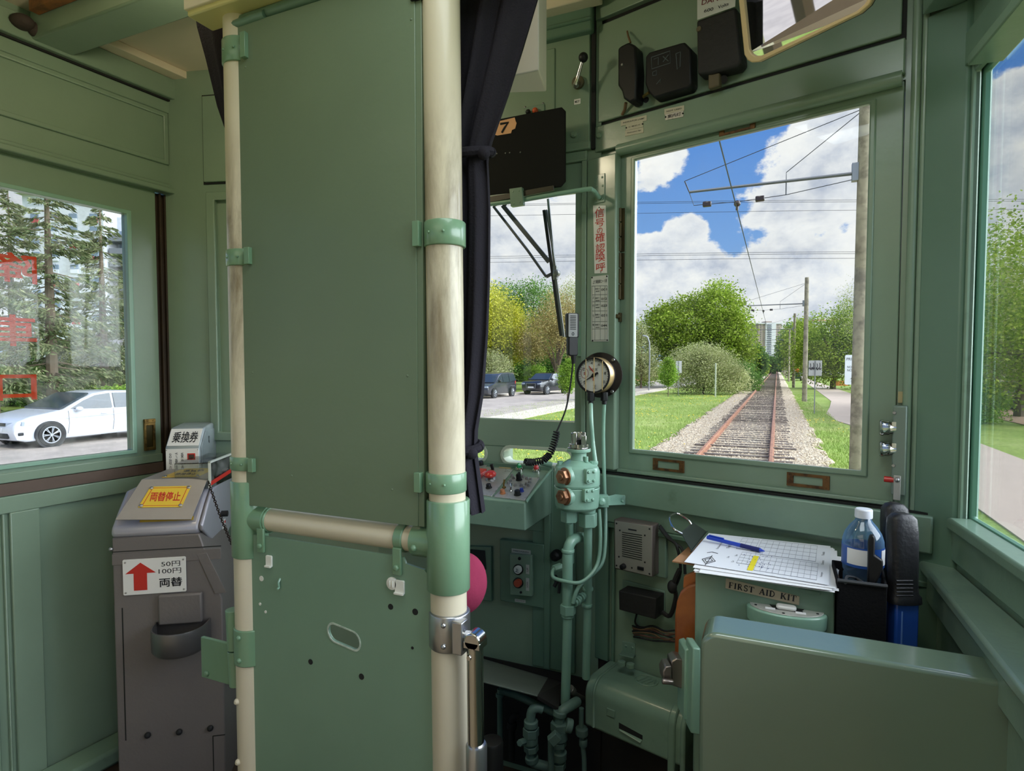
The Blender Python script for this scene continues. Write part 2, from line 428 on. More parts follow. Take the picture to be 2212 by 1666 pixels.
# ledge below the window
mb = MB(); RF.box(mb, -0.15, 0.70, 0.905, 0.985, 0.0, 0.034); trimobj('trim_7', mb, GREEN2, 'green ledge board below the big windscreen', .004)
mb = MB(); RF.box(mb, -0.15, 0.70, 0.985, 0.990, 0.0, 0.020); trimobj('trim_8', mb, GAP, 'dark joint over the windscreen ledge', 0)
mb = MB(); RF.box(mb, -0.10, 0.72, 0.842, 0.905, 0.0, 0.016); trimobj('trim_9', mb, GREEN2, 'green board beneath the windscreen ledge', .003)
mb = MB(); RF.box(mb, -0.10, 0.72, 0.828, 0.842, 0.0, 0.022); trimobj('trim_10', mb, DGREEN, 'thin green batten on the lower front wall', .003)

# ---- the window in it
win = thing('window_1', RF.w(.28, .99, 0), 'big front windscreen in a green hinged sash', 'window'); win['kind'] = 'structure'
mb = MB(); RF.frame(mb, (-0.064, 0.625, 0.992, 1.914), (-0.014, 0.562, 1.062, 1.883), -0.012, 0.0); RF.frame(mb, (-0.064, 0.625, 0.992, 1.914), (-0.032, 0.580, 1.044, 1.900), -0.045, -0.0125); mb.build('sash_frame', GREEN, win, .002)
mb = MB(); RF.frame(mb, (-0.026, 0.574, 1.050, 1.890), (-0.013, 0.561, 1.063, 1.882), -0.010, 0.005); mb.build('glazing_bead', GREEN, win, .003)
mb = MB(); RF.box(mb, -0.016, 0.564, 1.060, 1.885, -0.016, -0.0125); mb.build('pane', GLASS, win)
mb = MB(); RF.box(mb, -0.060, 0.62, 0.993, 1.003, 0.0, 0.012); mb.build('bottom_rail_bead', GREEN, win, .002)
for (x0, y0, x1, y1, wd) in ((1411, 990, 1479, 1021, .0), (1700, 1020, 1793, 1058, .0)):
    ua, za = RF.uz(x0, (y0 + y1) / 2); ub, zb = RF.uz(x1, (y0 + y1) / 2)
    uc, zc = (ua + ub) / 2, RF.uz((x0 + x1) / 2, (y0 + y1) / 2)[1]
    hw, hh = (ub - ua) / 2, .0165
    mb = MB(); RF.frame(mb, (uc - hw, uc + hw, zc - hh, zc + hh), (uc - hw * .68, uc + hw * .68, zc - hh * .58, zc + hh * .58), 0, .004)
    for sx in (-1, 1):
        for sz in (-1, 1): mb.screw(RF.w(uc + sx * hw * .86, zc + sz * hh * .74, .004), RF.n, .002, .0008)
    mb.build('finger_pull', mat('rusty_brass', rgb(112, 78, 42), .5, metal=.5, var=.25, vscale=60, second=rgb(66, 44, 26), fac=(.45, .65)), win, .0015)
mb = MB(); RF.frame(mb, (0.225, 0.315, 1.888, 1.921), (0.238, 0.302, 1.895, 1.914), 0, .006); mb.build('finger_pull', mat('rusty_brass', rgb(0, 0, 0)), win, .0015)
HINGE = mat('dark_brass_hinge', rgb(82, 72, 48), .5, metal=.6, var=.25, vscale=50)
for (ya, yb) in ((452, 545), (548, 648)):
    mb = MB(); u, za = RF.uz(1338, ya); zb = RF.uz(1338, yb)[1]; L = za - zb; u = -.0575
    for k in range(3): mb.cyl(RF.w(u, zb + L * (k * .34 + .01), .006), RF.w(u, zb + L * (k * .34 + .32), .006), .0055, n=12)
    RF.box(mb, u, u + .012, zb, za, 0, .003)
    mb.build('hinge', HINGE, win)
mb = MB(); u, z = RF.uz(1336, 687); RF.box(mb, -.062, -.052, z - .012, z + .014, 0, .012); mb.cyl(RF.w(-.056, z + .003, .01), RF.w(-.056, z + .003, .026), .006); mb.build('latch', HINGE, win, .001)

# ---- middle front facet
mb = MB()
CF.box(mb, -0.88, -0.03, 1.905, 2.36, T, 0); CF.box(mb, -0.88, -0.03, 0.0, 0.992, T, 0); CF.box(mb, -0.88, -0.83, 1.045, 1.905, T, 0); CF.box(mb, -0.075, -0.03, 1.045, 1.905, T, 0)
for a, b in ((-.88, -.62), (-.412, -.342), (-.120, -.03)): CF.box(mb, a, b, .992, 1.045, T, 0)
struct('wall_front_middle', mb, GREEN, 'green middle front wall behind the control desk', 'wall')
mb = MB(); CF.box(mb, -.86, -.062, 1.958, 2.30, 0, .012); CF.box(mb, -.86, -.168, 1.958, 2.245, .0, .016); trimobj('trim_11', mb, GREEN, 'green header panels above the sun visor', .003)
mb = MB(); CF.box(mb, -.86, -.058, 1.935, 1.958, 0, .020); CF.box(mb, -.86, -.07, 1.905, 1.935, 0, .010); trimobj('trim_12', mb, GREEN, 'green stepped moulding above the middle windscreen', .004)
mb = MB(); CF.box(mb, -.86, -.05, 2.262, 2.36, 0, .035); CF.box(mb, -.86, -.05, 2.288, 2.30, .03, .042); trimobj('trim_13', mb, DGREEN, 'dark green cornice over the middle front wall', .006)
mb = MB(); CF.box(mb, -.86, -.02, 2.325, 2.36, .03, .075); trimobj('trim_14', mb, CREAM, 'cream ceiling edge strip over the middle front wall', .003)
mb = MB(); CF.box(mb, -.058, -.046, 1.935, 2.36, -.02, .010); trimobj('trim_15', mb, GAP, 'black gap between the two header panels', 0)
win2 = thing('window_2', CF.w(-.45, 1.005, 0), 'middle front windscreen behind the wiper', 'window'); win2['kind'] = 'structure'
mb = MB()
f = lambda a, d: [CF.w(a[0], a[2], d), CF.w(a[1], a[2], d), CF.w(a[1], a[3], d), CF.w(a[0], a[3], d)]
mb.ring(f((-.83, -.075, 1.045, 1.905), -.03), f((-.78, -.108, 1.133, 1.821), -.03), CF.n * .03)
mb.build('sash_frame', GREEN, win2, .003)
mb = MB(); CF.box(mb, -.79, -.10, 1.12, 1.83, -.026, -.021); mb.build('pane', GLASS, win2)
mb = MB(); CF.box(mb, -.086, -.070, 1.046, 1.905, 0, .012); mb.build('jamb_bead', GREEN, win2, .003)
# ventilation slots cut through the lower wall, with white rims
def slot_rim(u0, u1, z0, z1):
    def ol(g, d):
        r = (z1 - z0) / 2 - .004 + g; pts = []
        for (cx_, a0) in ((u1 - .022, -90), (u0 + .022, 90)):
            for i in range(9): pts.append(CF.w(cx_ + r * math.cos(R(a0 + i * 22.5)), (z0 + z1) / 2 + r * math.sin(R(a0 + i * 22.5)), d))
        return pts
    m = MB(); m.ring(ol(.010, -.05), ol(0, -.05), CF.n * .053); return m.build('slot_rim', mat('pale_rim', rgb(186, 196, 176), .4), win2, .001)
slot_rim(-.344, -.118, .992, 1.045); slot_rim(-.62, -.410, .992, 1.045)

# ---- the facet by the door
mb = MB()
LF.box(mb, -.86, .03, 1.905, 2.36, T, 0); LF.box(mb, -.86, .03, 0, 1.06, T, 0); LF.box(mb, -.86, -.60, 1.06, 1.905, T, 0); LF.box(mb, -.05, .03, 1.06, 1.905, T, 0)
struct('wall_front_left', mb, GREEN, 'green slanted front wall by the door', 'wall')
mb = MB(); LF.box(mb, -.645, .02, 1.955, 2.27, 0, .004); trimobj('trim_16', mb, GAP, 'dark joint around the header panel by the door', 0)
mb = MB(); LF.box(mb, -.640, .015, 1.961, 2.264, 0, .012); trimobj('trim_17', mb, GREEN, 'green header panel by the door', .003)
win3 = thing('window_3', LF.w(-.3, 1.06, 0), 'narrow front window seen beside the ticket dispenser', 'window'); win3['kind'] = 'structure'
mb = MB(); LF.frame(mb, (-.605, -.045, 1.055, 1.91), (-.545, -.09, 1.09, 1.822), -.035, -.008); mb.build('sash_frame', GREEN, win3, .003)
mb = MB(); LF.frame(mb, (-.632, -.03, 1.03, 1.925), (-.600, -.055, 1.062, 1.896), 0, .014); mb.build('architrave', GREEN, win3, .003)
mb = MB(); LF.box(mb, -.55, -.085, 1.08, 1.83, -.03, -.025); mb.build('pane', GLASS, win3)

# ---- door side wall and folding door
mb = MB()
LW.box(mb, -3.9, .72, 2.27, 2.36, -.08, .0); LW.box(mb, .553, .72, 0, 2.27, -.08, 0); LW.box(mb, -1.2, -.95, 0, 2.27, -.08, 0)
struct('wall_left', mb, GREEN, 'green door side wall of the tram', 'wall')
door = thing('door_1', LW.w(-.2, 0, 0), 'green tram door with red exit lettering on its window', 'door'); door['kind'] = 'structure'
mb = MB()
f = lambda a, d: [LW.w(a[0], a[2], d), LW.w(a[1], a[2], d), LW.w(a[1], a[3], d), LW.w(a[0], a[3], d)]
mb.ring(f((-.95, .484, .02, 1.945), -.05), f((-.70, .382, 1.008, 1.826), -.05), LW.n * .03); mb.build('door_leaf', GREEN, door, .003)
mb = MB(); LW.frame(mb, (-.712, .396, .996, 1.838), (-.699, .381, 1.009, 1.825), -.03, -.012); mb.build('glazing_bead', AQUA, door, .002)
mb = MB(); LW.box(mb, -.71, .39, 1.0, 1.835, -.038, -.033); mb.build('pane', glass_mat('door_glass', (.93, .95, .94, 1), .5, .22), door)
mb = MB(); LW.box(mb, -.95, .484, .865, .916, -.02, -.006); LW.box(mb, -.95, .484, .955, .985, -.02, -.010); mb.build('middle_rail', GREEN, door, .003)
mb = MB(); mb.prism([LW.w(-.95, .917, -.02), LW.w(.484, .919, -.02), LW.w(.484, .954, -.02), LW.w(-.95, .954, -.02)], LW.n * .012); mb.build('rubbing_strip', mat('brown_strip', rgb(92, 76, 66), .6, var=.15, vscale=20), door)
mb = MB(); LW.box(mb, .018, .094, .02, .866, -.02, -.006); LW.box(mb, -.95, -.02, .02, .862, -.02, -.010); LW.box(mb, .0, .007, .02, .866, -.02, -.008); mb.build('stile', GREEN, door, .004)
u0, z0 = LW.uz(318, 975); u1, z1 = LW.uz(340, 912)
mb = MB(); LW.frame(mb, (u0, u1, z0, z1), (u0 + .007, u1 - .007, z0 + .011, z1 - .011), -.02, -.012); LW.box(mb, u0, u1, z1 - .002, z1 + .012, -.02, -.010)
for q in (.25, .75): mb.screw(LW.w(u0 + (u1 - u0) * q, z1 + .006, -.010), LW.n, .003, .001)
bp = mb.build('finger_pull', BRASS, door, .001)
mb = MB(); LW.box(mb, u0 + .006, u1 - .006, z0 + .01, z1 - .01, -.021, -.018); mb.build('pull_recess', mat('dark_brass', rgb(70, 62, 30), .5, metal=.5), bp)
VINYL = bpy.data.materials.new('red_vinyl'); VINYL.use_nodes = True
def _vinyl():
    t = NT(VINYL.node_tree); VINYL.node_tree.nodes.clear(); a = t.n('ShaderNodeBsdfDiffuse'); b = t.n('ShaderNodeBsdfTranslucent'); a.inputs[0].default_value = b.inputs[0].default_value = (1.0, .075, .02, 1)
    m_ = t.n('ShaderNodeMixShader'); m_.inputs[0].default_value = .6; t.l(a.outputs[0], m_.inputs[1]); t.l(b.outputs[0], m_.inputs[2]); o_ = t.n('ShaderNodeOutputMaterial'); t.l(m_.outputs[0], o_.inputs[0])
_vinyl()
# exit characters on the outside of the glass, so they read backwards in here
for ch, yc, hh in (('降', 584, 62), ('車', 716, 66), ('口', 836, 54)):
    pr = LW.hit(80, yc, -.04); ph = LW.hit(80, yc - hh / 2, -.04).z - LW.hit(80, yc + hh / 2, -.04).z
    w_ = ph * 1.32
    c = pr - LW.u * (w_ / 2)
    text('exit_lettering', ch, c, -LW.u, LW.z, w_, ph, VINYL, door, .001, bold=.02)
# transom over the door and the dark slot the door folds into
mb = MB(); LW.box(mb, -.95, .566, 1.945, 2.262, -.05, -.012); trimobj('trim_18', mb, GREEN, 'green panel over the tram door', .002)
mb = MB(); LW.frame(mb, (-1.4, .530, 2.030, 2.215), (-1.39, .514, 2.046, 2.199), -.014, -.004); LW.box(mb, -1.4, .545, 2.215, 2.258, -.014, -.004); trimobj('trim_19', mb, GREEN, 'green beading framing the panel over the door', .003)
mb = MB(); LW.box(mb, -1.4, .566, 2.258, 2.264, -.03, .001); LW.box(mb, .558, .564, 1.945, 2.262, -.02, -.010); trimobj('trim_20', mb, GAP, 'black gap over the door panel', 0)
mb = MB(); LW.box(mb, -1.4, .556, 1.927, 1.947, -.03, .010); LW.box(mb, -1.4, .556, 1.947, 1.962, -.03, -.003); trimobj('trim_21', mb, GREEN, 'green moulding along the top of the door', .004)
mb = MB(); LW.box(mb, .486, .535, 0.02, 1.925, -.055, -.035); LW.box(mb, .500, .506, .02, 1.925, -.04, -.02); LW.box(mb, .520, .527, .02, 1.925, -.04, -.024); trimobj('trim_22', mb, mat('door_slot_wood', rgb(52, 38, 24), .7, var=.3, vscale=30), 'dark worn slot where the door slides', .001)
mb = MB(); LW.box(mb, .535, .556, 0.02, 1.928, -.05, .006); trimobj('trim_23', mb, GREEN, 'green door post beside the dark slot', .004)
mb = MB(); LW.box(mb, .60, .604, 0.3, 2.25, 0, .0015)
trimobj('trim_24', mb, DGREEN, 'fine joint line on the green corner post', 0)
mb = MB(); LW.box(mb, -1.4, .70, 2.264, 2.335, -.02, .020); trimobj('trim_25', mb, GREEN, 'green cornice above the door', .004)
mb = MB(); LW.box(mb, .12, .69, 2.335, 2.36, -.02, .065); trimobj('trim_26', mb, CREAM, 'cream ceiling edge strip above the door', .002)
mb = MB(); mb.box(-2.05, .45, 1.10, 1.212, 2.272, 2.36); trimobj('trim_27', mb, GREEN, 'green cross beam under the ceiling', .006)
mb = MB(); mb.box(-2.0, .4, 1.072, 1.099, 2.330, 2.36); trimobj('trim_29', mb, mat('rusty_strip', rgb(150, 98, 52), .7, var=.3, vscale=14, second=rgb(104, 74, 46), fac=(.45, .6)), 'rust brown strip along the cross beam', .002)
mb = MB(); mb.ball(LW.w(.075, 2.305, .03), .03, sc=(1.1, 1, .7)); mb.ball(LW.w(.11, 2.298, .03), .022); trimobj('trim_30', mb, mat('old_tar', rgb(58, 48, 42), .8, bump=.4), 'dark stain of old sealant at the beam end', 0)

# ---- window side wall
mb = MB()
RW.box(mb, -.05, 3.9, 1.96, 2.36, -.09, 0); RW.box(mb, -.05, 3.9, 0, .90, -.09, 0); RW.box(mb, -.05, -.034, .90, 1.96, -.034, 0); RW.box(mb, 1.15, 1.45, .90, 1.96, -.09, 0)
struct('wall_right', mb, GREEN2, 'green window side wall of the tram', 'wall')
win4 = thing('window_4', RW.w(.6, .9, 0), 'big side window over the broad green sill', 'window'); win4['kind'] = 'structure'
mb = MB()
f = lambda a, d: [RW.w(a[0], a[2], d), RW.w(a[1], a[2], d), RW.w(a[1], a[3], d), RW.w(a[0], a[3], d)]
mb.ring(f((-.034, 1.15, .90, 1.96), -.014), f((.018, 1.09, .985, 1.885), -.014), RW.n * .012); mb.build('sash_frame', GREEN2, win4, .003)
mb = MB(); mb.ring(f((-.05, 1.14, .93, 1.93), -.034), f((.014, 1.076, .992, 1.884), -.034), RW.n * .016); mb.build('glazing_bead', mat('bluish_green_bead', rgb(86, 132, 112), .35, coat=.15), win4, .004)
mb = MB(); RW.box(mb, .0, 1.10, .97, 1.90, -.032, -.028); mb.build('pane', GLASS, win4)
mb = MB(); RW.box(mb, .012, 1.12, .965, .990, -.03, .022); mb.build('bottom_ledge', GREEN2, win4, .006)
mb = MB(); RW.box(mb, -.02, 1.12, .90, .966, -.03, .010); mb.build('bottom_rail', GREEN2, win4, .003)
mb = MB(); RW.box(mb, .070, 1.12, 1.874, 1.896, -.03, .028); RW.box(mb, .070, 1.12, 1.896, 1.902, -.03, .022); mb.build('top_moulding', GREEN2, win4, .007)
mb = MB(); RW.box(mb, -.004, .002, .98, 1.90, -.01, .004); RW.box(mb, .012, .018, .98, 1.90, -.014, .002); mb.build('side_bead', GREEN2, win4, .003)
mb = MB(); RW.box(mb, -.03, 3.9, 1.90, 1.965, 0, .012); RW.box(mb, -.03, 3.9, 1.965, 1.972, 0, .004); trimobj('trim_31', mb, GREEN2, 'green board over the side window', .003)
# corner post between front and side
mb = MB(); mb.prism([RF.w(.662, 0, .012), RF.w(.745, 0, .0), RW.w(.010, 0, -.01), RW.w(.012, 0, .008)], (0, 0, 2.03)); trimobj('trim_32', mb, DGREEN, 'dark green corner post by the big windscreen', .004)
mb = MB(); mb.cyl(RF.w(.646, .88, .006), RF.w(.646, 2.36, .006), .009, n=12); mb.cyl(RF.w(.662, .88, .006), RF.w(.662, 2.36, .006), .007, n=12); trimobj('trim_33', mb, GREEN, 'two rounded green beads beside the corner post', 0)
mb = MB(); mb.prism([RF.w(.655, 2.03, .02), RF.w(.745, 2.03, .02), RW.w(.012, 2.03, .01), RW.w(.30, 2.03, .01), RW.w(.30, 2.03, .05)], (0, 0, .33)); trimobj('trim_34', mb, GREEN2, 'green boxing above the corner post', .003)
# sill with its fascia, the panelled wall below and the gusset
E1, E2, E3 = Vector((.287, 1.533, 0)), Vector((.295, .986, 0)), Vector((.345, -.4, 0))
q = lambda p, z, dx=0.0: Vector((p.x + dx, p.y, z))
mb = MB(); mb.prism([q(E1, .862), q(E2, .862), q(E3, .862), RW.w(1.9, .862, 0), RW.w(-.04, .862, 0)], (0, 0, .023)); trimobj('trim_35', mb, mat('sill_paint', rgb(124, 148, 132), .36, var=.06, vscale=6, bump=.2, bscale=60, spec=1.0, coat=.3), 'broad green sill under the side window', .006)
mb = MB(); mb.prism([q(E1, .800, .012), q(E2, .800, .012), q(E3, .800, .012), RW.w(1.9, .800, 0), RW.w(-.04, .800, 0)], (0, 0, .062)); trimobj('trim_36', mb, GREEN2, 'green fascia under the side sill', .004)
mb = MB(); mb.prism([q(E1, 0, .030), q(E2, 0, .024), q(E3, 0, .024), RW.w(1.9, 0, 0), RW.w(-.04, 0, 0)], (0, 0, .80)); trimobj('trim_37', mb, GREEN2, 'green panelled wall below the side sill', .003)

# ---- the saloon behind (seen only in the mirror): window posts and rails
for nm, P_, uu, lab in (('wall_saloon_left', LW, (-3.9, -1.2), 'brown saloon wall on the door side'), ('wall_saloon_right', RW, (1.45, 3.9), 'brown saloon wall on the window side')):
    mb = MB(); P_.box(mb, *uu, 0, .72, -.08, 0); P_.box(mb, *uu, 2.1, 2.36, -.08, 0)
    for k in range(4):
        a = uu[0] + (uu[1] - uu[0] - .09) * k / 3; P_.box(mb, a, a + .09, .72, 2.1, -.08, 0)
    struct(nm, mb, mat('saloon_wood', rgb(98, 84, 66), .5, var=.1), lab, 'wall')

for ly, lab in zip(LAMP_Y, ('added flat fill lamp closest to the vestibule', 'middle added fill lamp under the saloon ceiling', 'rear added fill lamp under the saloon ceiling')):
    lt = thing('fill_lamp', (-.85, ly, 2.36), lab, 'ceiling lamp', 'added saloon fill lamps')  # fittings of the added saloon fill lamps
    mb = MB(); mb.box(-1.65, -.05, ly - .43, ly + .43, 2.285, 2.36); mb.build('housing', WHITE, lt, .01)
    mb = MB(); mb.box(-1.61, -.09, ly - .41, ly + .41, 2.268, 2.287); mb.build('diffuser', mat('fill_diffuser', rgb(255, 240, 214), .5, emis=.9), lt, .004)

lt = thing('fill_lamp', (-.15, .52, 2.36), 'added flat fill lamp over the driver', 'ceiling lamp')  # fitting of the added lamp over the driver
mb = MB(); mb.box(-.57, .27, .25, .79, 2.318, 2.36); mb.build('housing', WHITE, lt, .01)
mb = MB(); mb.box(-.55, .25, .27, .77, 2.300, 2.319); mb.build('diffuser', mat('fill_diffuser', rgb(0, 0, 0)), lt, .004)

mb = MB(); mb.box(-2.45, -1.35, -4.58, -4.5, 0, 2.36); mb.box(-.45, .95, -4.58, -4.5, 0, 2.36); mb.box(-1.35, -.45, -4.58, -4.5, 1.95, 2.36)
struct('wall_saloon_rear', mb, mat('saloon_rear_cream', rgb(176, 168, 150), .5), 'cream rear wall of the saloon', 'wall')
mb = MB(); mb.box(-1.35, -.45, -4.56, -4.52, 0.01, 1.95); mb.box(-1.2, -.6, -4.53, -4.505, .2, .8); o = mb.build('door_2', mat('dark_door', rgb(46, 40, 38), .5), None, .004); o['kind'] = 'structure'; tag(o, 'dark door at the rear of the saloon', 'door')

lt = thing('vestibule_fill', (-1.2, 1.0, 2.36), 'added fill lamp globe hidden behind the cream bulkhead', 'ceiling lamp')  # fitting of the added lamp, kept out of sight
mb = MB(); mb.lathe((-1.2, 1.0, 2.36), (0, 0, -1), [(0, .06), (.02, .06), (.03, .02), (.11, .02), (.115, .03)], 20); mb.build('stem', BRASS, lt)
mb = MB(); mb.ball((-1.2, 1.0, 2.19), .060); mb.build('globe', glass_mat('opal_globe', (.98, .96, .9, 1), .3), lt)
# ================================================================== outside
GZ = -0.87
TX = -0.84                                        # track centre
rng = np.random.default_rng(7)
def ground_mat():
    m = bpy.data.materials.new('lawn'); m.use_nodes = True; t = NT(m.node_tree); p = m.node_tree.nodes['Principled BSDF']
    tcn = t.n('ShaderNodeTexCoord'); v = tcn.outputs['Object']
    a = t.ramp(t.noise(v, 0.35, 6, .65), [(.3, rgb(112, 138, 58)), (.5, rgb(138, 158, 74)), (.7, rgb(164, 176, 104))])
    b = t.ramp(t.noise(v, 9.0, 5, .7), [(.3, (.62,) * 3), (.7, (1.2,) * 3)])
    t.l(t.mix(1.0, a, b, 'MULTIPLY'), p.inputs['Base Color']); p.inputs['Roughness'].default_value = .9; p.inputs['Specular IOR Level'].default_value = .15
    return m
mb = MB(); mb.box(-400, 400, -120, 900, GZ - .4, GZ)
o = mb.build('ground', ground_mat(), None, 0, 0); o['kind'] = 'structure'; tag(o, 'mown green lawn beside the tram track', 'ground')

def quads(name, P4, m, parent=None):
    n = len(P4); me = bpy.data.meshes.new(name)
    if parent is not None: P4 = P4 - np.array(abs_loc(parent))
    k = P4.shape[1]
    me.vertices.add(n * k); me.vertices.foreach_set('co', P4.reshape(-1).astype(np.float32))
    me.loops.add(n * k); me.loops.foreach_set('vertex_index', np.arange(n * k, dtype=np.int32))
    me.polygons.add(n); me.polygons.foreach_set('loop_start', np.arange(0, n * k, k, dtype=np.int32))
    try: me.polygons.foreach_set('loop_total', np.full(n, k, dtype=np.int32))
    except Exception: pass
    me.update(calc_edges=True); me.validate()
    return link(name, me, m, parent, 0, 0)

# gravel bed with a ragged edge
def ragged(x0, x1, y0, y1, step, amp, z, seed):
    r = random.Random(seed); n = int((y1 - y0) / step); Lp = []; Rp = []
    for i in range(n + 1):
        y = y0 + (y1 - y0) * i / n; Lp.append((x0 + r.uniform(-amp, amp), y, z)); Rp.append((x1 + r.uniform(-amp, amp), y, z))
    return Lp, Rp
def strip(mbx, Lp, Rp, dz):
    a = [mbx.bm.verts.new(p) for p in Lp]; b = [mbx.bm.verts.new(p) for p in Rp]
    a2 = [mbx.bm.verts.new((p[0] - .12, p[1], p[2] - dz)) for p in Lp]; b2 = [mbx.bm.verts.new((p[0] + .12, p[1], p[2] - dz)) for p in Rp]
    for i in range(len(a) - 1):
        mbx.face([a[i], a[i + 1], b[i + 1], b[i]][::-1]); mbx.face([a2[i], a2[i + 1], a[i + 1], a[i]][::-1]); mbx.face([b[i], b[i + 1], b2[i + 1], b2[i]][::-1])
def gravel_mat():
    m = bpy.data.materials.new('ballast'); m.use_nodes = True; t = NT(m.node_tree); p = m.node_tree.nodes['Principled BSDF']
    tcn = t.n('ShaderNodeTexCoord'); v = tcn.outputs['Object']
    vo = t.n('ShaderNodeTexVoronoi'); vo.inputs['Scale'].default_value = 17; t.l(v, vo.inputs['Vector'])
    c = t.ramp(t.math('MULTIPLY', vo.outputs['Color'], 1.0), [(.1, rgb(150, 134, 112)), (.5, rgb(188, 172, 146)), (.9, rgb(214, 198, 172))])
    t.l(c, p.inputs['Base Color']); p.inputs['Roughness'].default_value = .9
    b = t.n('ShaderNodeBump'); b.inputs['Distance'].default_value = .03; t.l(vo.outputs['Distance'], b.inputs['Height']); t.l(b.outputs[0], p.inputs['Normal'])
    return m
BALLAST = gravel_mat()
mb = MB(); Lp, Rp = ragged(TX - 1.95, TX + 1.85, -3, 320, .55, .16, GZ + .080, 3); strip(mb, Lp, Rp, .12)
o = mb.build('gravel_bed', BALLAST, None, 0, 0); tag(o, 'pale gravel bed under the railway track', 'gravel', kind='stuff')
# loose stones on it
N = 15000
ys = 9 + 52 * rng.random(N) ** 1.7; xs = TX + rng.uniform(-2.05, 1.95, N); sz = rng.uniform(.022, .045, N)
st = []
base8 = np.array([[1, 0, 0], [0, 1, 0], [-1, 0, 0], [0, -1, 0], [0, 0, 1], [0, 0, -1]], float)
fc = [(0, 1, 4), (1, 2, 4), (2, 3, 4), (3, 0, 4), (1, 0, 5), (2, 1, 5), (3, 2, 5), (0, 3, 5)]
pts = base8[None] * (sz[:, None, None] * rng.uniform(.6, 1.25, (N, 6, 1))); ang = rng.uniform(0, 6.28, N)
c_, s_ = np.cos(ang), np.sin(ang); px_ = pts[..., 0] * c_[:, None] - pts[..., 1] * s_[:, None]; py_ = pts[..., 0] * s_[:, None] + pts[..., 1] * c_[:, None]
pts = np.stack([px_ + xs[:, None], py_ + ys[:, None], pts[..., 2] * .7 + GZ + .082], -1)
tri = pts[:, fc].reshape(-1, 3, 3)
o = quads('gravel_stones', tri, mat('stone', rgb(200, 184, 158), .9, var=.0, second=rgb(160, 144, 120), vscale=9, fac=(.4, .62), detail=2)); tag(o, 'loose pale stones scattered over the track bed', 'gravel', kind='stuff')

# railway track: two rails and the sleepers
track = thing('railway_track', (TX, 8, GZ + .09), 'rusty railway track on worn wooden sleepers running straight ahead', 'railway track')
RUST = mat('rusty_rail', rgb(176, 128, 100), .6, metal=.2, var=.15, vscale=6, second=rgb(144, 98, 74), fac=(.45, .65))
for sx in (-1, 1):
    x = TX + sx * .752; prof = [(-.06, -.78), (.06, -.78), (.06, -.768), (.012, -.758), (.012, -.695), (.034, -.685), (.034, -.655), (.028, -.65), (-.028, -.65), (-.034, -.655), (-.034, -.685), (-.012, -.695), (-.012, -.758), (-.06, -.768)]
    mb = MB(); mb.prism([(x + a, -3, z) for a, z in prof], (0, 330, 0)); mb.build('rail', RUST, track, 0, 0)
SLEEP = mat('sleeper_wood', rgb(112, 100, 88), .85, var=.3, vscale=5, bump=.5, bscale=25, second=rgb(72, 62, 54), fac=(.42, .62))
rs = random.Random(4); rest = MB()
for k in range(470):
    y = 8.2 + .56 * k; w_ = .20 + rs.uniform(-.02, .02); L_ = rs.uniform(1.12, 1.24); dx = rs.uniform(-.05, .05); a = rs.uniform(-.02, .02); z1 = GZ + .10 + rs.uniform(-.012, .012)
    m_ = MB() if k < 100 else rest
    m_.obox((TX + .05 + dx, y, 0), (math.cos(a), math.sin(a), 0), (-math.sin(a), math.cos(a), 0), (0, 0, 1), (-L_, L_), (-w_ / 2, w_ / 2), (z1 - .12, z1))
    if k < 100: m_.build('sleeper', SLEEP, track, .012 if k < 40 else 0, 0)
ob = rest.build('sleeper', SLEEP, track, 0, 0); ob['kind'] = 'stuff'

# paved ways
ASPH = mat('road_asphalt', rgb(176, 164, 152), .9, var=.08, vscale=1.2, second=rgb(158, 148, 138), fac=(.4, .6))
PATHM = mat('path_asphalt', rgb(186, 168, 150), .9, var=.06, vscale=1.5)
CONC = mat('concrete', rgb(206, 194, 176), .9, var=.06, vscale=2)
def paved(name, m, label, pts, z=.012):
    mb = MB(); mb.prism([(x, y, GZ - .05) for x, y in pts], (0, 0, .05 + z)); o = mb.build(name, m, None, 0, 0); o['kind'] = 'structure'; tag(o, label, 'road')
paved('road', ASPH, 'grey asphalt street with cars parked along its far side', [(-11.2, -40), (-11.2, 38), (-10.6, 60), (-9.5, 100), (-9, 300), (-14.5, 300), (-15.2, 100), (-16.4, 60), (-18.6, 38), (-20.4, 20), (-20.4, -40)], .02)
paved('pavement', CONC, 'pale concrete pavement between the lawn and the street', [(-9.6, -40), (-9.6, 38), (-9.4, 60), (-8.6, 100), (-8.6, 300), (-9.0, 300), (-9.5, 100), (-10.6, 60), (-11.2, 38), (-11.2, -40)], .03)
paved('pavement_far', CONC, 'pale kerb and pavement on the far side of the street', [(-20.4, -40), (-20.4, 20), (-18.6, 38), (-16.4, 60), (-15.2, 100), (-14.5, 300), (-15.4, 300), (-16.2, 100), (-17.6, 60), (-20.0, 38), (-22.2, 20), (-22.2, -40)], .10)
paved('path', PATHM, 'beige asphalt path beside the wooden poles', [(2.8, -5), (2.85, 22), (3.2, 48), (3.6, 90), (4, 200), (5.0, 200), (5.2, 90), (5.5, 48), (5.25, 22), (5.25, -5)], .02)
paved('path_spur', PATHM, 'short asphalt spur joining the path towards the track', [(2.75, 24), (2.2, 27), (2.1, 31), (2.6, 36), (3.1, 42), (3.3, 30)], .024)
paved('back_lane', mat('lane_dirt', rgb(176, 140, 112), .95, var=.1, vscale=1), 'reddish brown lane beyond the path', [(8.2, -5), (8.6, 60), (12.0, 60), (11.6, -5)], .02)

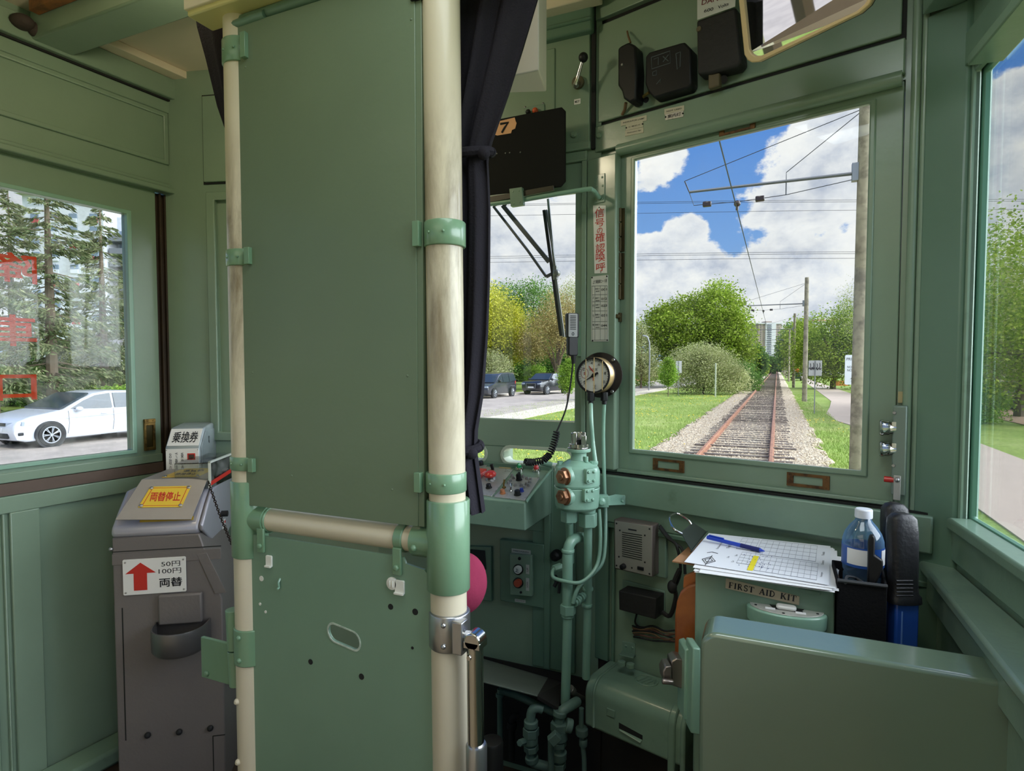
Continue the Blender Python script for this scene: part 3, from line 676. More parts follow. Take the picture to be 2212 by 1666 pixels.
# grass blades and dandelions near the track
N = 46000
yb = 10 + 42 * rng.random(N) ** 1.5; side = rng.random(N) < .68
xb = np.where(side, TX - 1.95 - rng.random(N) ** 1.3 * 10.2, TX + 1.9 + rng.random(N) * 1.15)
hb = rng.uniform(.035, .10, N); wb = rng.uniform(.006, .013, N); a = rng.uniform(0, 6.28, N); lean = rng.normal(0, .03, (N, 2))
b0 = np.stack([xb - np.cos(a) * wb, yb - np.sin(a) * wb, np.full(N, GZ)], -1); b1 = np.stack([xb + np.cos(a) * wb, yb + np.sin(a) * wb, np.full(N, GZ)], -1)
b2 = np.stack([xb + lean[:, 0], yb + lean[:, 1], GZ + hb], -1)
o = quads('grass_blades', np.stack([b0, b1, b2], 1), mat('grass_blade', rgb(146, 172, 78), .7, second=rgb(180, 186, 116), vscale=.8, fac=(.45, .65))); tag(o, 'short green grass blades along the track', 'grass', kind='stuff')
def dandelions(n, fx, fy):
    cx_, cy_ = [], []
    k = max(1, n // 14)
    for _ in range(k):
        x, y = fx(), fy(); m_ = rs.randint(4, 26)
        for _ in range(m_): cx_.append(x + rs.gauss(0, .55)); cy_.append(y + rs.gauss(0, .8))
    c = np.stack([np.array(cx_), np.array(cy_), GZ + rng.uniform(.05, .11, len(cx_))], -1); r = rng.uniform(.018, .03, len(c))
    e = np.stack([np.cos(np.arange(6) * math.pi / 3), np.sin(np.arange(6) * math.pi / 3), np.zeros(6)], -1)
    ring = c[:, None] + e[None] * r[:, None, None]; top = c + np.array([0, 0, 1]) * (r * .7)[:, None]
    T_ = []
    for i in range(6): T_.append(np.stack([ring[:, i], ring[:, (i + 1) % 6], top], 1))
    return np.concatenate(T_)
dd = np.concatenate([dandelions(520, lambda: rs.uniform(-9.4, -3.2), lambda: rs.uniform(12, 46)), dandelions(200, lambda: -9.2 + abs(rs.gauss(0, 1.6)), lambda: rs.uniform(16, 34)), dandelions(40, lambda: rs.uniform(1.2, 2.7), lambda: rs.uniform(12, 30))])
o = quads('dandelions', dd, mat('dandelion_yellow', rgb(244, 206, 28), .6)); tag(o, 'yellow dandelions dotted over the lawn', 'flowers', kind='stuff')

# ------------------------------------------------------------------ trees
def leaf_mat(name, a, b, c):
    m = bpy.data.materials.new(name); m.use_nodes = True; t = NT(m.node_tree); m.node_tree.nodes.clear()
    g = t.n('ShaderNodeNewGeometry'); tcn = t.n('ShaderNodeTexCoord')
    rnd = t.ramp(g.outputs['Random Per Island'], [(.0, a), (.5, b), (1.0, c)])
    nz = t.ramp(t.noise(tcn.outputs['Object'], .55, 3, .6), [(.35, (.72,) * 3), (.65, (1.15,) * 3)])
    col = t.mix(1.0, rnd, nz, 'MULTIPLY')
    d = t.n('ShaderNodeBsdfDiffuse'); tl = t.n('ShaderNodeBsdfTranslucent'); t.l(col, d.inputs[0]); t.l(col, tl.inputs[0])
    mx = t.n('ShaderNodeMixShader'); mx.inputs[0].default_value = .32; t.l(d.outputs[0], mx.inputs[1]); t.l(tl.outputs[0], mx.inputs[2])
    out = t.n('ShaderNodeOutputMaterial'); t.l(mx.outputs[0], out.inputs[0]); return m
LEAF = leaf_mat('leaf_mid', rgb(110, 138, 44), rgb(144, 168, 58), rgb(178, 192, 92))
LEAFY = leaf_mat('leaf_yellow', rgb(150, 158, 44), rgb(196, 194, 62), rgb(218, 212, 104))
LEAFD = leaf_mat('leaf_dark', rgb(74, 110, 50), rgb(102, 142, 66), rgb(138, 170, 92))
LEAFG = leaf_mat('leaf_grey', rgb(138, 148, 92), rgb(176, 182, 122), rgb(208, 206, 160))
LEAFB = leaf_mat('leaf_bronze', rgb(140, 124, 76), rgb(182, 164, 104), rgb(204, 194, 140))
SPRUCE = leaf_mat('spruce_needles', rgb(84, 100, 68), rgb(122, 134, 92), rgb(164, 166, 124))
LIME = leaf_mat('leaf_lime', rgb(110, 150, 48), rgb(144, 180, 66), rgb(172, 196, 92))
BARK = mat('bark', rgb(104, 90, 74), .9, var=.25, vscale=6, bump=.5, bscale=20)
def leaf_cards(c, size, asp=.62, sway=None):
    n = len(c); d = rng.normal(size=(n, 3)); d[:, 2] *= .6
    if sway is not None: d = sway + .35 * d
    d /= np.linalg.norm(d, axis=1)[:, None]; e = np.cross(d, rng.normal(size=(n, 3))); e /= np.linalg.norm(e, axis=1)[:, None]
    s_ = size * rng.uniform(.6, 1.3, n)[:, None]
    return np.stack([c - d * s_, c + e * s_ * asp, c + d * s_, c - e * s_ * asp], 1)
def crown_points(specs, n, clump=.2):
    vol = np.array([s[3] * s[4] * s[5] for s in specs]) ** .8; vol /= vol.sum(); out = []
    for s, v in zip(specs, vol):
        m_ = int(n * v); k = max(6, m_ // 34)
        d = rng.normal(size=(k, 3)); d /= np.linalg.norm(d, axis=1)[:, None]; rr = rng.uniform(.45, 1.0, k) ** .7
        cc = d * rr[:, None]; idx = rng.integers(0, k, m_)
        p = cc[idx] + rng.normal(0, clump, (m_, 3)) * np.array([1, 1, .7])
        out.append(p * np.array(s[3:6]) + np.array(s[:3]))
    return np.concatenate(out)
def tree(name, label, loc, specs, leaf, n, size, trunk=.2, bole=2.0, group=None, cat='tree', clump=.2, limbs=5, droop=None):
    """specs: crown ellipsoids (dx, dy, dz, rx, ry, rz) above the foot"""
    loc = Vector(loc); t = thing(name, loc, label, cat, group)
    c = crown_points(specs, int(n * 3.7), clump) + np.array(loc)
    c = c[c[:, 2] > loc.z + .05]
    quads('crown', leaf_cards(c, size * .47), leaf, t)
    if trunk:
        m_ = MB(); top = max(s[2] for s in specs)
        m_.tube([loc + Vector((0, 0, -.1)), loc + Vector((.05 * trunk, 0, bole * .5)), loc + Vector((trunk * .5, 0, bole)), loc + Vector((0, 0, top))], [trunk, trunk * .8, trunk * .7, trunk * .25], 8, 4)
        rr = random.Random(int(abs(loc.x * 100)))
        for i in range(limbs):
            s = specs[i % len(specs)]; a0 = loc + Vector((0, 0, bole * rr.uniform(.7, 1.2)))
            e = loc + Vector((s[0] + rr.uniform(-.6, .6) * s[3], s[1] + rr.uniform(-.6, .6) * s[4], s[2] + rr.uniform(-.2, .6) * s[5])); mid = a0.lerp(e, .5) + Vector((0, 0, .1 * (e - a0).length))
            m_.tube([a0, mid, e], [trunk * .45, trunk * .3, trunk * .1], 6, 3)
        m_.build('trunk', BARK, t)
    return t
def conifer(name, label, loc, Ht, Rb, n, bole=1.0, group=None, dens=1.0):
    loc = Vector(loc); t = thing(name, loc, label, 'tree', group); P_, D_ = [], []; m_ = MB()
    m_.tube([loc + Vector((0, 0, -.1)), loc + Vector((0, 0, Ht * .5)), loc + Vector((0, 0, Ht))], [Rb * .085, Rb * .05, .02], 8)
    rr = random.Random(int(loc.x * 77)); nb = int(Ht * 9 * dens)
    for i in range(nb):
        f = (i + rr.random()) / nb; z = bole + (Ht - bole) * f; L_ = Rb * (1 - f) ** .8 * rr.uniform(.65, 1.1) + .15; a = rr.uniform(0, 6.283)
        d = Vector((math.cos(a), math.sin(a), 0)); p0 = loc + Vector((0, 0, z)); p1 = p0 + d * (L_ * .55) + Vector((0, 0, -.10 * L_)); p2 = p0 + d * L_ + Vector((0, 0, -.18 * L_ + .06))
        m_.tube([p0, p1, p2], [.035 * (1 - f) + .01, .02, .006], 5)
        k = int(n / nb * (L_ / Rb) * 3.2) + 4
        s_ = np.sqrt(rng.random(k))[:, None]; side_ = np.array([-d.y, d.x, 0])[None]
        base = np.array(p0)[None] * (1 - s_) + np.array(p2)[None] * s_
        P_.append(base + side_ * (rng.normal(0, .17, k)[:, None] * L_ * (1.15 - s_)) + np.stack([np.zeros(k), np.zeros(k), -np.abs(rng.normal(0, .13, k)) * (.6 + .5 * L_ / Rb)], -1))
        D_.append(np.repeat(np.array([[d.x, d.y, -.5]]), k, 0))
    c = np.concatenate(P_); quads('needles', leaf_cards(c, .135, .26, np.concatenate(D_)), SPRUCE, t); m_.build('trunk', BARK, t); return t
def ground_at(px, dep): p = A(px, 792, dep); return Vector((p.x, p.y, GZ))
def H_(y, dep): return EYE.z + (792 - y) / FOC * dep - GZ         # height over ground of a pixel row at a depth
def mpp(dep): return dep / FOC
# the group left of the track ahead
d_ = 62.0; k = mpp(d_); f0 = ground_at(1512, d_)
tree('broad_tree', 'big round bright green tree standing beyond the bushes beside the track', f0,
     [(-1.5, 0, 6.2, 3.8, 4, 3.2), (1.5, 0, 7.3, 2.9, 3.2, 3.3), (2.8, 0, 5.2, 2.4, 3, 2.8), (-3.8, 0, 5.6, 2.4, 2.6, 2.8), (3.2, 0, 3.4, 2.4, 2.6, 2.4), (-.4, 0, 3.4, 4, 3, 2.6)], LEAF, 15000, .26, .35, 3.0, clump=.17)
conifer('spruce_tree', 'dark conifer tip poking out above the big round green tree', ground_at(1572, 72), 11.4, 2.6, 2600)
d_ = 47.0; f0 = ground_at(1520, d_)
tree('grey_bush', 'grey green bush in bloom beneath the big round green tree', f0, [(-.6, 0, 1.9, 2.2, 2, 1.9), (1.0, 0, 1.8, 1.8, 1.8, 1.7), (0, 0, 2.7, 1.5, 1.5, 1.3), (2.2, 0, 1.1, 1.3, 1.3, 1.2)], LEAFG, 9000, .12, .1, .6, cat='bush', clump=.2)
tree('low_bush', 'low dark green shrub at the track side end of the grey bush', ground_at(1598, 52), [(0, 0, 1.2, 1.5, 1.4, 1.4), (.9, 0, .8, 1, 1, 1)], LEAFD, 3500, .13, .08, .5, cat='bush')
tree('young_maple', 'slim bright green sapling beside the sign on the lawn', ground_at(1444, 43), [(0, 0, 1.7, .62, .6, .9), (.1, 0, 2.4, .4, .4, .6), (-.1, 0, 1.2, .55, .5, .5)], LIME, 1500, .11, .035, .9)
tree('pale_tree', 'loose pale tree at the edge of the big windscreen', ground_at(1385, 60), [(0, 0, 3.4, 1.6, 1.6, 2.2), (-.5, 0, 5.6, 1.2, 1.2, 1.4), (.6, 0, 2.0, 1.5, 1.5, 1.3)], LEAFG, 2600, .16, .12, 1.4)
tree('street_bush', 'bright green bush behind the lamp post by the street', ground_at(1392, 66), [(0, 0, 1.5, 1.6, 1.4, 1.5)], LIME, 1600, .16, .06, .4, cat='bush')
for px, dep, hgt, w_, lf, lab in ((1626, 100, 5.4, 1.9, LEAFD, 'dark rounded tree left of the distant tower block'), (1662, 170, 4.4, 1.8, LEAFD, 'small distant tree in front of the tower block'), (1640, 135, 4.2, 1.6, LEAF, 'mid green tree between the dark tree and the tower block'),
                                  (1708, 240, 15.0, 4.6, LEAFD, 'far tree rising behind the row of poles'), (1716, 150, 12.5, 3.6, LEAFD, 'tall tree behind the second wooden pole'), (1738, 95, 9.5, 3.2, LEAF, 'leafy tree behind the graffiti sign')):
    tree('distant_tree', lab, ground_at(px, dep), [(0, 0, hgt * .62, w_, w_, hgt * .40), (w_ * .4, 0, hgt * .42, w_ * .7, w_ * .7, hgt * .34), (-w_ * .4, 0, hgt * .38, w_ * .7, w_ * .7, hgt * .32)], lf, 3200, .0042 * dep, .2, hgt * .25, group='distant trees along the line')
tree('shore_tree', 'broad olive green tree behind the private property sign', ground_at(1800, 58), [(0, 0, 4.0, 3.4, 3, 3.4), (1.6, 0, 6.0, 2.2, 2.2, 2.4), (-1.4, 0, 2.6, 2.4, 2.2, 1.8), (2.4, 0, 3.4, 2.6, 2.4, 2.8)], LEAF, 9500, .20, .3, 1.6)
tree('sparse_tree', 'sparse newly leafed tree reaching above the nearest wooden pole', ground_at(1848, 50), [(0, 0, 7.2, 1.4, 1.4, 2.2), (.8, 0, 5.2, 1.6, 1.6, 1.6), (2.6, 0, 5.5, 2, 2, 3)], LEAFG, 2400, .11, .14, 4.0, clump=.28)
# behind the street, seen in the middle windscreen
tree('golden_tree', 'golden yellow tree in leaf beyond the parked cars', ground_at(1080, 56), [(-1.8, 0, 7.2, 3.2, 3, 2.8), (-.2, 0, 5.4, 3.4, 3, 2.6), (-2.5, 0, 4.4, 3, 3, 2.4), (.8, 0, 3.9, 2, 2, 1.8)], LEAFY, 10500, .20, .28, 2.4, clump=.18)
tree('dark_maple', 'tall dark green tree behind the golden one', ground_at(1150, 72), [(0, 0, 8.6, 3.6, 3.4, 3.8), (-3.6, 0, 9.2, 3.2, 3, 3.2), (1.4, 0, 5.6, 3.2, 3, 3), (-3, 0, 5, 4, 3, 3)], LEAFD, 12000, .22, .4, 3.2, clump=.18)
tree('bronze_tree', 'bronze leafed tree with a forked trunk beside the black parked car', ground_at(1202, 53), [(-1.4, 0, 4.8, 2.0, 2, 2.0), (.2, 0, 6.6, 1.7, 1.7, 2.2), (-2.6, 0, 4.0, 1.3, 1.3, 1.2), (1.4, 0, 5.4, 1.5, 1.5, 2.2)], LEAFB, 7000, .13, .24, 2.0, clump=.24, limbs=8)
tree('pale_poplar', 'pale feathery tree at the edge of the middle windscreen', ground_at(1238, 64), [(0, 0, 8.6, 1.5, 1.5, 2.8), (.4, 0, 5.4, 1.8, 1.8, 2.4)], LEAFG, 3800, .13, .2, 2.4, clump=.26)
tree('lime_sapling', 'bright lime green sapling hanging over the street edge', ground_at(1226, 38), [(0, 0, 1.5, .62, .6, .9), (.25, 0, 2.2, .45, .4, .55)], LIME, 2200, .10, .04, .8)
tree('white_bush', 'round pale bush between the two parked cars', ground_at(1157, 57), [(0, 0, 1.3, 1.0, .9, 1.0)], LIME, 1500, .13, .06, .4, cat='bush')
tree('garden_bush', 'pale bush above the minivan by the curtain', ground_at(1068, 52), [(0, 0, 1.9, 1.5, 1.3, 1.5), (-1.4, 0, 2.2, 1.5, 1.3, 1.5)], LEAFG, 3600, .14, .08, .6, cat='bush')
for px, dep, hgt, w_ in ((1000, 70, 10, 5), (1100, 88, 9, 7), (1180, 92, 8, 7), (1240, 84, 7, 5), (1300, 80, 8, 6)):
    tree('backing_tree', {1000: 'dark tree hidden mostly by the black curtain', 1100: 'dark tree filling the gap under the golden tree', 1180: 'dark tree behind the bronze tree', 1240: 'dark tree beside the window post', 1300: 'dark tree hidden behind the window post'}[px], ground_at(px, dep), [(0, 0, hgt * .5, w_, 3, hgt * .5), (0, 0, hgt * .25, w_ * 1.1, 3, hgt * .28)], LEAFD, 4200, .32, .3, 2, group='dark trees behind the street')
# beyond the door window
for px, dep, hgt, rb, lab in ((112, 27, 12.5, 3.2, 'tall spruce in the middle of the door window'), (-20, 25, 13.5, 3.4, 'tall spruce behind the red lettering on the door window'), (225, 31, 10.5, 3.0, 'spruce beside the white apartment balconies'), (300, 34, 8.5, 3.0, 'spruce half hidden behind the door edge'), (30, 34, 12.0, 3.4, 'spruce standing further back behind the red lettering'), (-160, 26, 12.0, 3.6, 'spruce just past the door window edge')):
    conifer('spruce_tree', lab, ground_at(px, dep), hgt, rb, 6500, 1.2, 'spruces across the street')
for px, dep, w_, h_, lf, lab in ((60, 33, 3.6, 2.4, LEAFD, 'dark shrubbery under the spruces behind the white car bonnet'), (200, 35, 3.2, 3.2, LEAFG, 'olive shrubbery under the spruces behind the white car roof'), (262, 27, 1.9, 1.15, LIME, 'low clipped bright hedge behind the white car roof'), (-90, 34, 4, 3, LEAFD, 'dark shrubbery past the edge of the door window'), (330, 40, 4, 3.4, LEAF, 'green shrubbery behind the door post')):
    tree('shrub', lab, ground_at(px, dep), [(0, 0, h_ * .5, w_, 1.2, h_ * .55)], lf, 3800, .14, .1, .3, group='shrubs across the street', cat='bush')
# window side
for px, dep, hgt, w_, lf, lab in ((2150, 30, 9.0, 3.2, LEAF, 'leafy tree beyond the lane in the side window'), (2205, 26, 7.0, 2.4, LEAFG, 'grey green tree beyond the lane in the side window'), (2245, 22, 8.0, 3.0, LEAF, 'tree with a dark trunk at the edge of the side window'), (2110, 44, 9.0, 4.5, LEAFD, 'dark tree beside the corner post in the side window')):
    tree('lane_tree', lab, ground_at(px, dep), [(0, 0, hgt * .62, w_, w_, hgt * .4), (w_ * .5, 0, hgt * .4, w_ * .7, w_ * .7, hgt * .3), (-w_ * .5, 0, hgt * .36, w_ * .8, w_ * .7, hgt * .3)], lf, 4600, .15, .22, hgt * .3, group='trees along the lane')
tree('lane_bush', 'low yellow green bush beside the lane in the side window', ground_at(2132, 23), [(0, 0, .7, .7, .7, .8)], LIME, 1400, .09, .05, .3, cat='bush')
# ------------------------------------------------------------------ wooden poles with bracket arms
WOODP = mat('pole_wood', rgb(150, 142, 120), .9, var=.2, vscale=4, bump=.4, bscale=18, second=rgb(112, 104, 88), fac=(.45, .62))
DMETAL = mat('dark_metal', rgb(70, 72, 76), .5, metal=.7)
GALV = mat('galvanised', rgb(150, 152, 154), .45, metal=.7)
INSUL = mat('brown_insulator', rgb(58, 46, 42), .3)
wire = dict(n=5)
pole_x = 1.52
def trolley_pole(y, label, first=False, top=7.6, detail=True):
    x = pole_x + (.0 if first else .06); t = thing('utility_pole', (x, y, GZ), label, 'pole', 'wooden poles carrying the tram wire')
    m = MB(); m.cyl((x, y, GZ - .2), (x, y, GZ + top), .150, .115, 14); m.build('post', WOODP, t)
    az = 5.15
    m = MB(); m.cyl((x - .1, y, az), (TX - 1.0, y, az + .0), .035, .028, 8); m.build('bracket_arm', mat('arm_steel', rgb(96, 100, 106), .5, metal=.4), t)
    m = MB(); m.box(x - .22, x - .10, y - .07, y + .07, az - .16, az + .20); m.build('pole_clamp', GALV, t, .01)
    m = MB(); e = Vector((TX - 1.0, y, az)); tip = Vector((TX - 1.1, y, az + .25))
    m.tube([e, tip], .014, 5); m.tube([tip, (x - .1, y, GZ + top - .35)], .008, 5); j = Vector((TX + .95, y, az + .02)); m.tube([j, j + Vector((0, 0, .16)), (x - .1, y, GZ + top - .4)], .008, 5)
    m.build('stay_wire', DMETAL, t)
    m = MB(); w_ = [Vector((x - .22, y, az - .12)), Vector((TX + .95, y, az - .28)), Vector((TX, y, az - .32)), Vector((TX - .9, y, az - .3)), e]
    m.tube(w_, .008, 5); m.tube([j, w_[1]], .012, 5); m.build('span_wire', DMETAL, t)
    if detail:
        for xx in (TX + .45, TX - .62):
            m = MB(); c = Vector((xx, y, az - .305)); m.box(c.x - .09, c.x + .09, y - .05, y + .05, c.z - .055, c.z + .055); m.build('insulator', INSUL, t, .02)
        m = MB(); m.ball((TX, y, az - .36), .07); m.cyl((TX, y, az - .36), (TX, y, az - .5), .03); m.build('wire_hanger', INSUL, t)
    return t
names_ = ['nearest weathered wooden pole at the edge of the big windscreen', 'second wooden pole, beside the graffiti sign', 'third wooden pole along the track', 'fourth wooden pole along the track', 'fifth wooden pole along the track', 'sixth wooden pole along the track', 'seventh wooden pole along the track', 'eighth wooden pole along the track', 'last wooden pole visible along the track']
for i, lab in enumerate(names_): trolley_pole(13.9 + 27.2 * i, lab, i == 0, detail=i < 2)
m = MB(); P_ = [Vector((TX, -6, 4.62))] + [Vector((TX, 13.9 + 27.2 * i, 4.66)) for i in range(10)]
m.tube(P_, .011, 5); o = m.build('trolley_wire', DMETAL); tag(o, 'single overhead trolley wire running along the track', 'wire')
# power lines crossing the view
for (y0, y1, dep, lab) in ((437, 432, 60, 'highest black power line crossing the sky'), (440, 436, 60, 'power line just under the highest one'), (461, 454, 60, 'thin power line below the top pair'), (549, 544, 60, 'upper one of the three close power lines'), (553, 548, 60, 'middle one of the three close power lines'), (562, 558, 60, 'lowest one of the three close power lines')):
    a = A(300, y0 + 18, dep * 1.25); b = A(1378, y0, dep); c = A(1866, y1, dep * .92); e = A(2500, y1 - 2, dep * .85)
    m = MB(); m.tube([a, b, c, e], .018, 5, 4); o = m.build('power_line', DMETAL); tag(o, lab, 'wire', 'power lines across the sky')

# ------------------------------------------------------------------ signs and posts on the lawn
SIGNG = mat('sign_grey', rgb(176, 175, 174), .6, var=.1, vscale=3)
def post_sign(px, dep, ytop, ybot_plate, wpx, label, lean=0.0, plate=True, mat_=SIGNG):
    f_ = ground_at(px, dep); k = mpp(dep); t = thing('lawn_sign', f_, label, 'sign')
    zt = GZ + H_(ytop, dep); zb = GZ + H_(ybot_plate, dep)
    m = MB(); m.cyl(f_, (f_.x, f_.y, zt - .02), .024, n=8); m.build('post', GALV, t)
    m = MB(); m.obox((f_.x, f_.y + .03, 0), V_R, V_H, (0, 0, 1), (-wpx * k / 2, wpx * k / 2), (-.012, .0), (zb, zt)); pl = m.build('plate', mat_, t, .003)
    return t, f_, zt, zb, k
t, f_, zt, zb, k = post_sign(1466, 45, 780, 806, 13, 'small grey sign on a thin post beside the sapling')
t, f_, zt, zb, k = post_sign(1761, 27.5, 779, 812, 29, 'pale square sign back with black spray paint on it')
m = MB(); o3 = Vector((f_.x, f_.y, 0)) - V_H * .0
pt = lambda a, b: Vector((f_.x, f_.y, 0)) + V_R * a + V_H * .014 + Vector((0, 0, b))
zc = (zt + zb) / 2; hw = 29 * k / 2
m2 = MB()
for pp in ([(-.9, -.1), (-.75, .1), (-.6, -.25), (-.45, .15), (-.3, -.2), (-.15, .1), (0, -.3), (.2, .1), (.35, -.25), (.55, .05), (.75, -.2), (.9, .0)],):
    m2.tube([pt(a * hw, zc + b * .3) - V_H * .0 for a, b in pp], .022, 5, 3)
for a, b in ((-.7, .75), (-.25, .8), (.3, .7), (.7, .8)): m2.tube([pt(a * hw, zc + b * .3), pt(a * hw + .02, zc + (b - .4) * .3), pt(a * hw - .01, zc - .02)], .014, 5)
m2.build('spray_paint', INK, t)
f_ = ground_at(1546, 43); m = MB(); m.cyl(f_, (f_.x, f_.y, GZ + H_(786, 43)), .055, n=8); m.ball((f_.x, f_.y, GZ + H_(786, 43)), .055, nu=8, nv=5); o = m.build('marker_post', mat('pale_post', rgb(176, 182, 160), .7)); tag(o, 'pale plain marker post in front of the grey bush', 'post')
# private property sign, half behind the nearest pole
dep = 19.5; t0 = ground_at(1850, dep); k = mpp(dep); t = thing('private_sign', t0, 'white private property notice partly hidden behind the nearest wooden pole', 'sign')
m = MB(); m.cyl(t0, (t0.x, t0.y, GZ + H_(768, dep)), .03, n=8); m.build('post', GALV, t)
ex = V_R; c0 = Vector((t0.x, t0.y, 0)) - V_H * .05
sw = 54 * k; zt, zb = GZ + H_(767, dep), GZ + H_(831, dep)
m = MB(); m.rslab(c0 + Vector((0, 0, (zt + zb) / 2)), ex, (0, 0, 1), -V_H, sw, zt - zb, .012, .05); m.build('plate', mat('sign_white', rgb(190, 194, 200), .5), t)
tl = lambda s, yy, hh, xx=0, ww=None: text('lettering', s, c0 - V_H * .0135 + Vector((0, 0, GZ + H_(yy, dep))) + V_R * (xx * k), V_R, (0, 0, 1), ww * k, hh * k, INK, t, .0005, bold=.01)
tl('PRIVATE', 776, 6, -8, 32); tl('@', 785, 5, -6, 5); tl('NO DOGS', 793, 5, -8, 28); tl('NO BIKES', 800, 5, -8, 28)
m = MB(); o_ = c0 - V_H * .0125 + Vector((0, 0, GZ + H_(818, dep))); m.tube([o_ - V_R * .2, o_ + V_R * .15 + Vector((0, 0, .1))], .02, 5); m.tube([o_ - V_R * .2 + Vector((0, 0, -.08)), o_ + V_R * .1 + Vector((0, 0, -.1))], .012, 5); m.build('pictogram', DMETAL, t)
# street lamp post at the edge of the big windscreen
f_ = ground_at(1402, 54); m = MB(); zt = GZ + H_(740, 54); m.tube([f_, (f_.x, f_.y, zt), Vector((f_.x, f_.y, zt + .6)) - V_R * .6], .07, 8, 3); o = m.build('street_lamp', GALV); tag(o, 'slim grey street lamp post by the street corner', 'lamp post')
# small cart with a person's orange top on the path, far off
f_ = ground_at(1721, 92); t = thing('park_cart', f_, 'tiny dark cart with an orange load on the path', 'cart'); m = MB(); m.box(f_.x - .6, f_.x + .6, f_.y - .9, f_.y + .9, GZ + .3, GZ + 1.0); m.box(f_.x - .5, f_.x + .5, f_.y - .2, f_.y + .7, GZ + 1.0, GZ + 1.35); m.build('body', mat('cart_green', rgb(40, 60, 44), .5), t, .1)
m = MB()
for sx in (-1, 1):
    for sy in (-1, 1): m.cyl((f_.x + sx * .5, f_.y + sy * .6, GZ + .3), (f_.x + sx * .7, f_.y + sy * .6, GZ + .3), .3, n=12)
m.build('wheel', RUBBER, t); m = MB(); m.ball((f_.x + .1, f_.y, GZ + 1.55), .36, sc=(1, 1, .8)); m.build('load', mat('orange_cloth', rgb(216, 92, 44), .8), t)
f_ = ground_at(1816, 60); m = MB(); m.obox(f_, V_R, V_H, (0, 0, 1), (-.7, .9), (-.1, .1), (.25, .75)); o = m.build('site_barrier', mat('orange_board', rgb(220, 132, 66), .7), None, .04); tag(o, 'small orange barrier board under the olive tree', 'barrier')
# dark tunnel of the bridge shed at the end of the track
m = MB(); m.ring([(TX - 3.2, 255, GZ), (TX - 3.2, 255, GZ + 4.6), (TX + 3.2, 255, GZ + 4.6), (TX + 3.2, 255, GZ)], [(TX - 2.4, 255, GZ), (TX - 2.4, 255, GZ + 4.2), (TX + 2.4, 255, GZ + 4.2), (TX + 2.4, 255, GZ)], (0, 18, 0)); m.box(TX - 2.5, TX + 2.5, 272, 273, GZ, GZ + 4.3)
o = m.build('track_shed', mat('shed_dark', rgb(38, 44, 52), .8)); tag(o, 'dark shed opening at the far end of the track', 'shed')

# ------------------------------------------------------------------ buildings
CONCR = mat('tower_concrete', rgb(154, 140, 128), .85, var=.05, vscale=.2); TWHITE = mat('tower_white', rgb(190, 190, 190), .8); TDARK = mat('tower_window', rgb(72, 78, 88), .3)
dep = 430.0; k = mpp(dep); c0 = ground_at(1662, dep); t = thing('tower_block', c0, 'tall concrete tower block at the end of the track', 'building')
def tb(x0, x1, y0, y1, da, db, nm, m_):
    m = MB(); m.obox(c0, V_R, V_H, (0, 0, 1), ((x0 - 1662) * k, (x1 - 1662) * k), (da, db), (H_(y1, dep), H_(y0, dep))); return m.build(nm, m_, t, 0, 0)
tb(1637, 1687, 699, 798, 0, 16, 'wall', CONCR); tb(1651, 1673, 698, 798, -1.5, 0, 'stair_bay', TWHITE); tb(1656, 1668, 694, 699, 2, 10, 'roof_house', CONCR); tb(1636, 1688, 698, 700.5, -.6, 17, 'parapet', TWHITE)
for i in range(22):
    y = 702 + i * 4.1; tb(1654, 1663, y, y + 1.7, -1.9, -1.4, 'window_band', TDARK)
    for xx in (1641, 1678): tb(xx, xx + 1.6, y + .4, y + 1.6, -.3, .2, 'window_band', TDARK)
# white apartments behind the spruces
dep = 86.0; k = mpp(dep); c0 = ground_at(160, dep); t = thing('apartment_building', c0, 'white apartment block with dark balconies behind the spruces', 'building')
def ab(x0, x1, y0, y1, da, db, nm, m_):
    m = MB(); m.obox(c0, V_R, V_H, (0, 0, 1), ((x0 - 160) * k, (x1 - 160) * k), (da, db), (max(H_(y1, dep), 0), H_(y0, dep))); return m.build(nm, m_, t, 0, 0)
AW = mat('apartment_white', rgb(196, 198, 204), .8); ABAL = mat('balcony_grey', rgb(112, 114, 122), .6); AWIN = mat('apartment_glass', rgb(120, 134, 150), .2); ARED = mat('red_blind', rgb(168, 70, 72), .7)
ab(60, 232, 424, 792, 0, 14, 'wall', AW); ab(232, 420, 462, 792, 3, 18, 'wall', AW); ab(55, 240, 418, 426, -1, 15, 'roof', mat('roof_grey', rgb(176, 178, 184), .8))
for r_ in range(11):
    y = 500 + r_ * 27
    ab(236, 300, y + 10, y + 22, .6, 3, 'balcony', ABAL); ab(240, 270, y - 6, y + 10, 2.6, 3.1, 'window', AWIN); ab(276, 296, y - 6, y + 10, 2.6, 3.1, 'window', AWIN)
    for xx in (78, 118, 160, 204): ab(xx, xx + 16, y - 34, y - 24, -.15, .2, 'window', AWIN); ab(xx, xx + 16, y - 24, y - 15, -.18, .2, 'window_panel', ARED if (xx + r_) % 3 == 0 else AW)
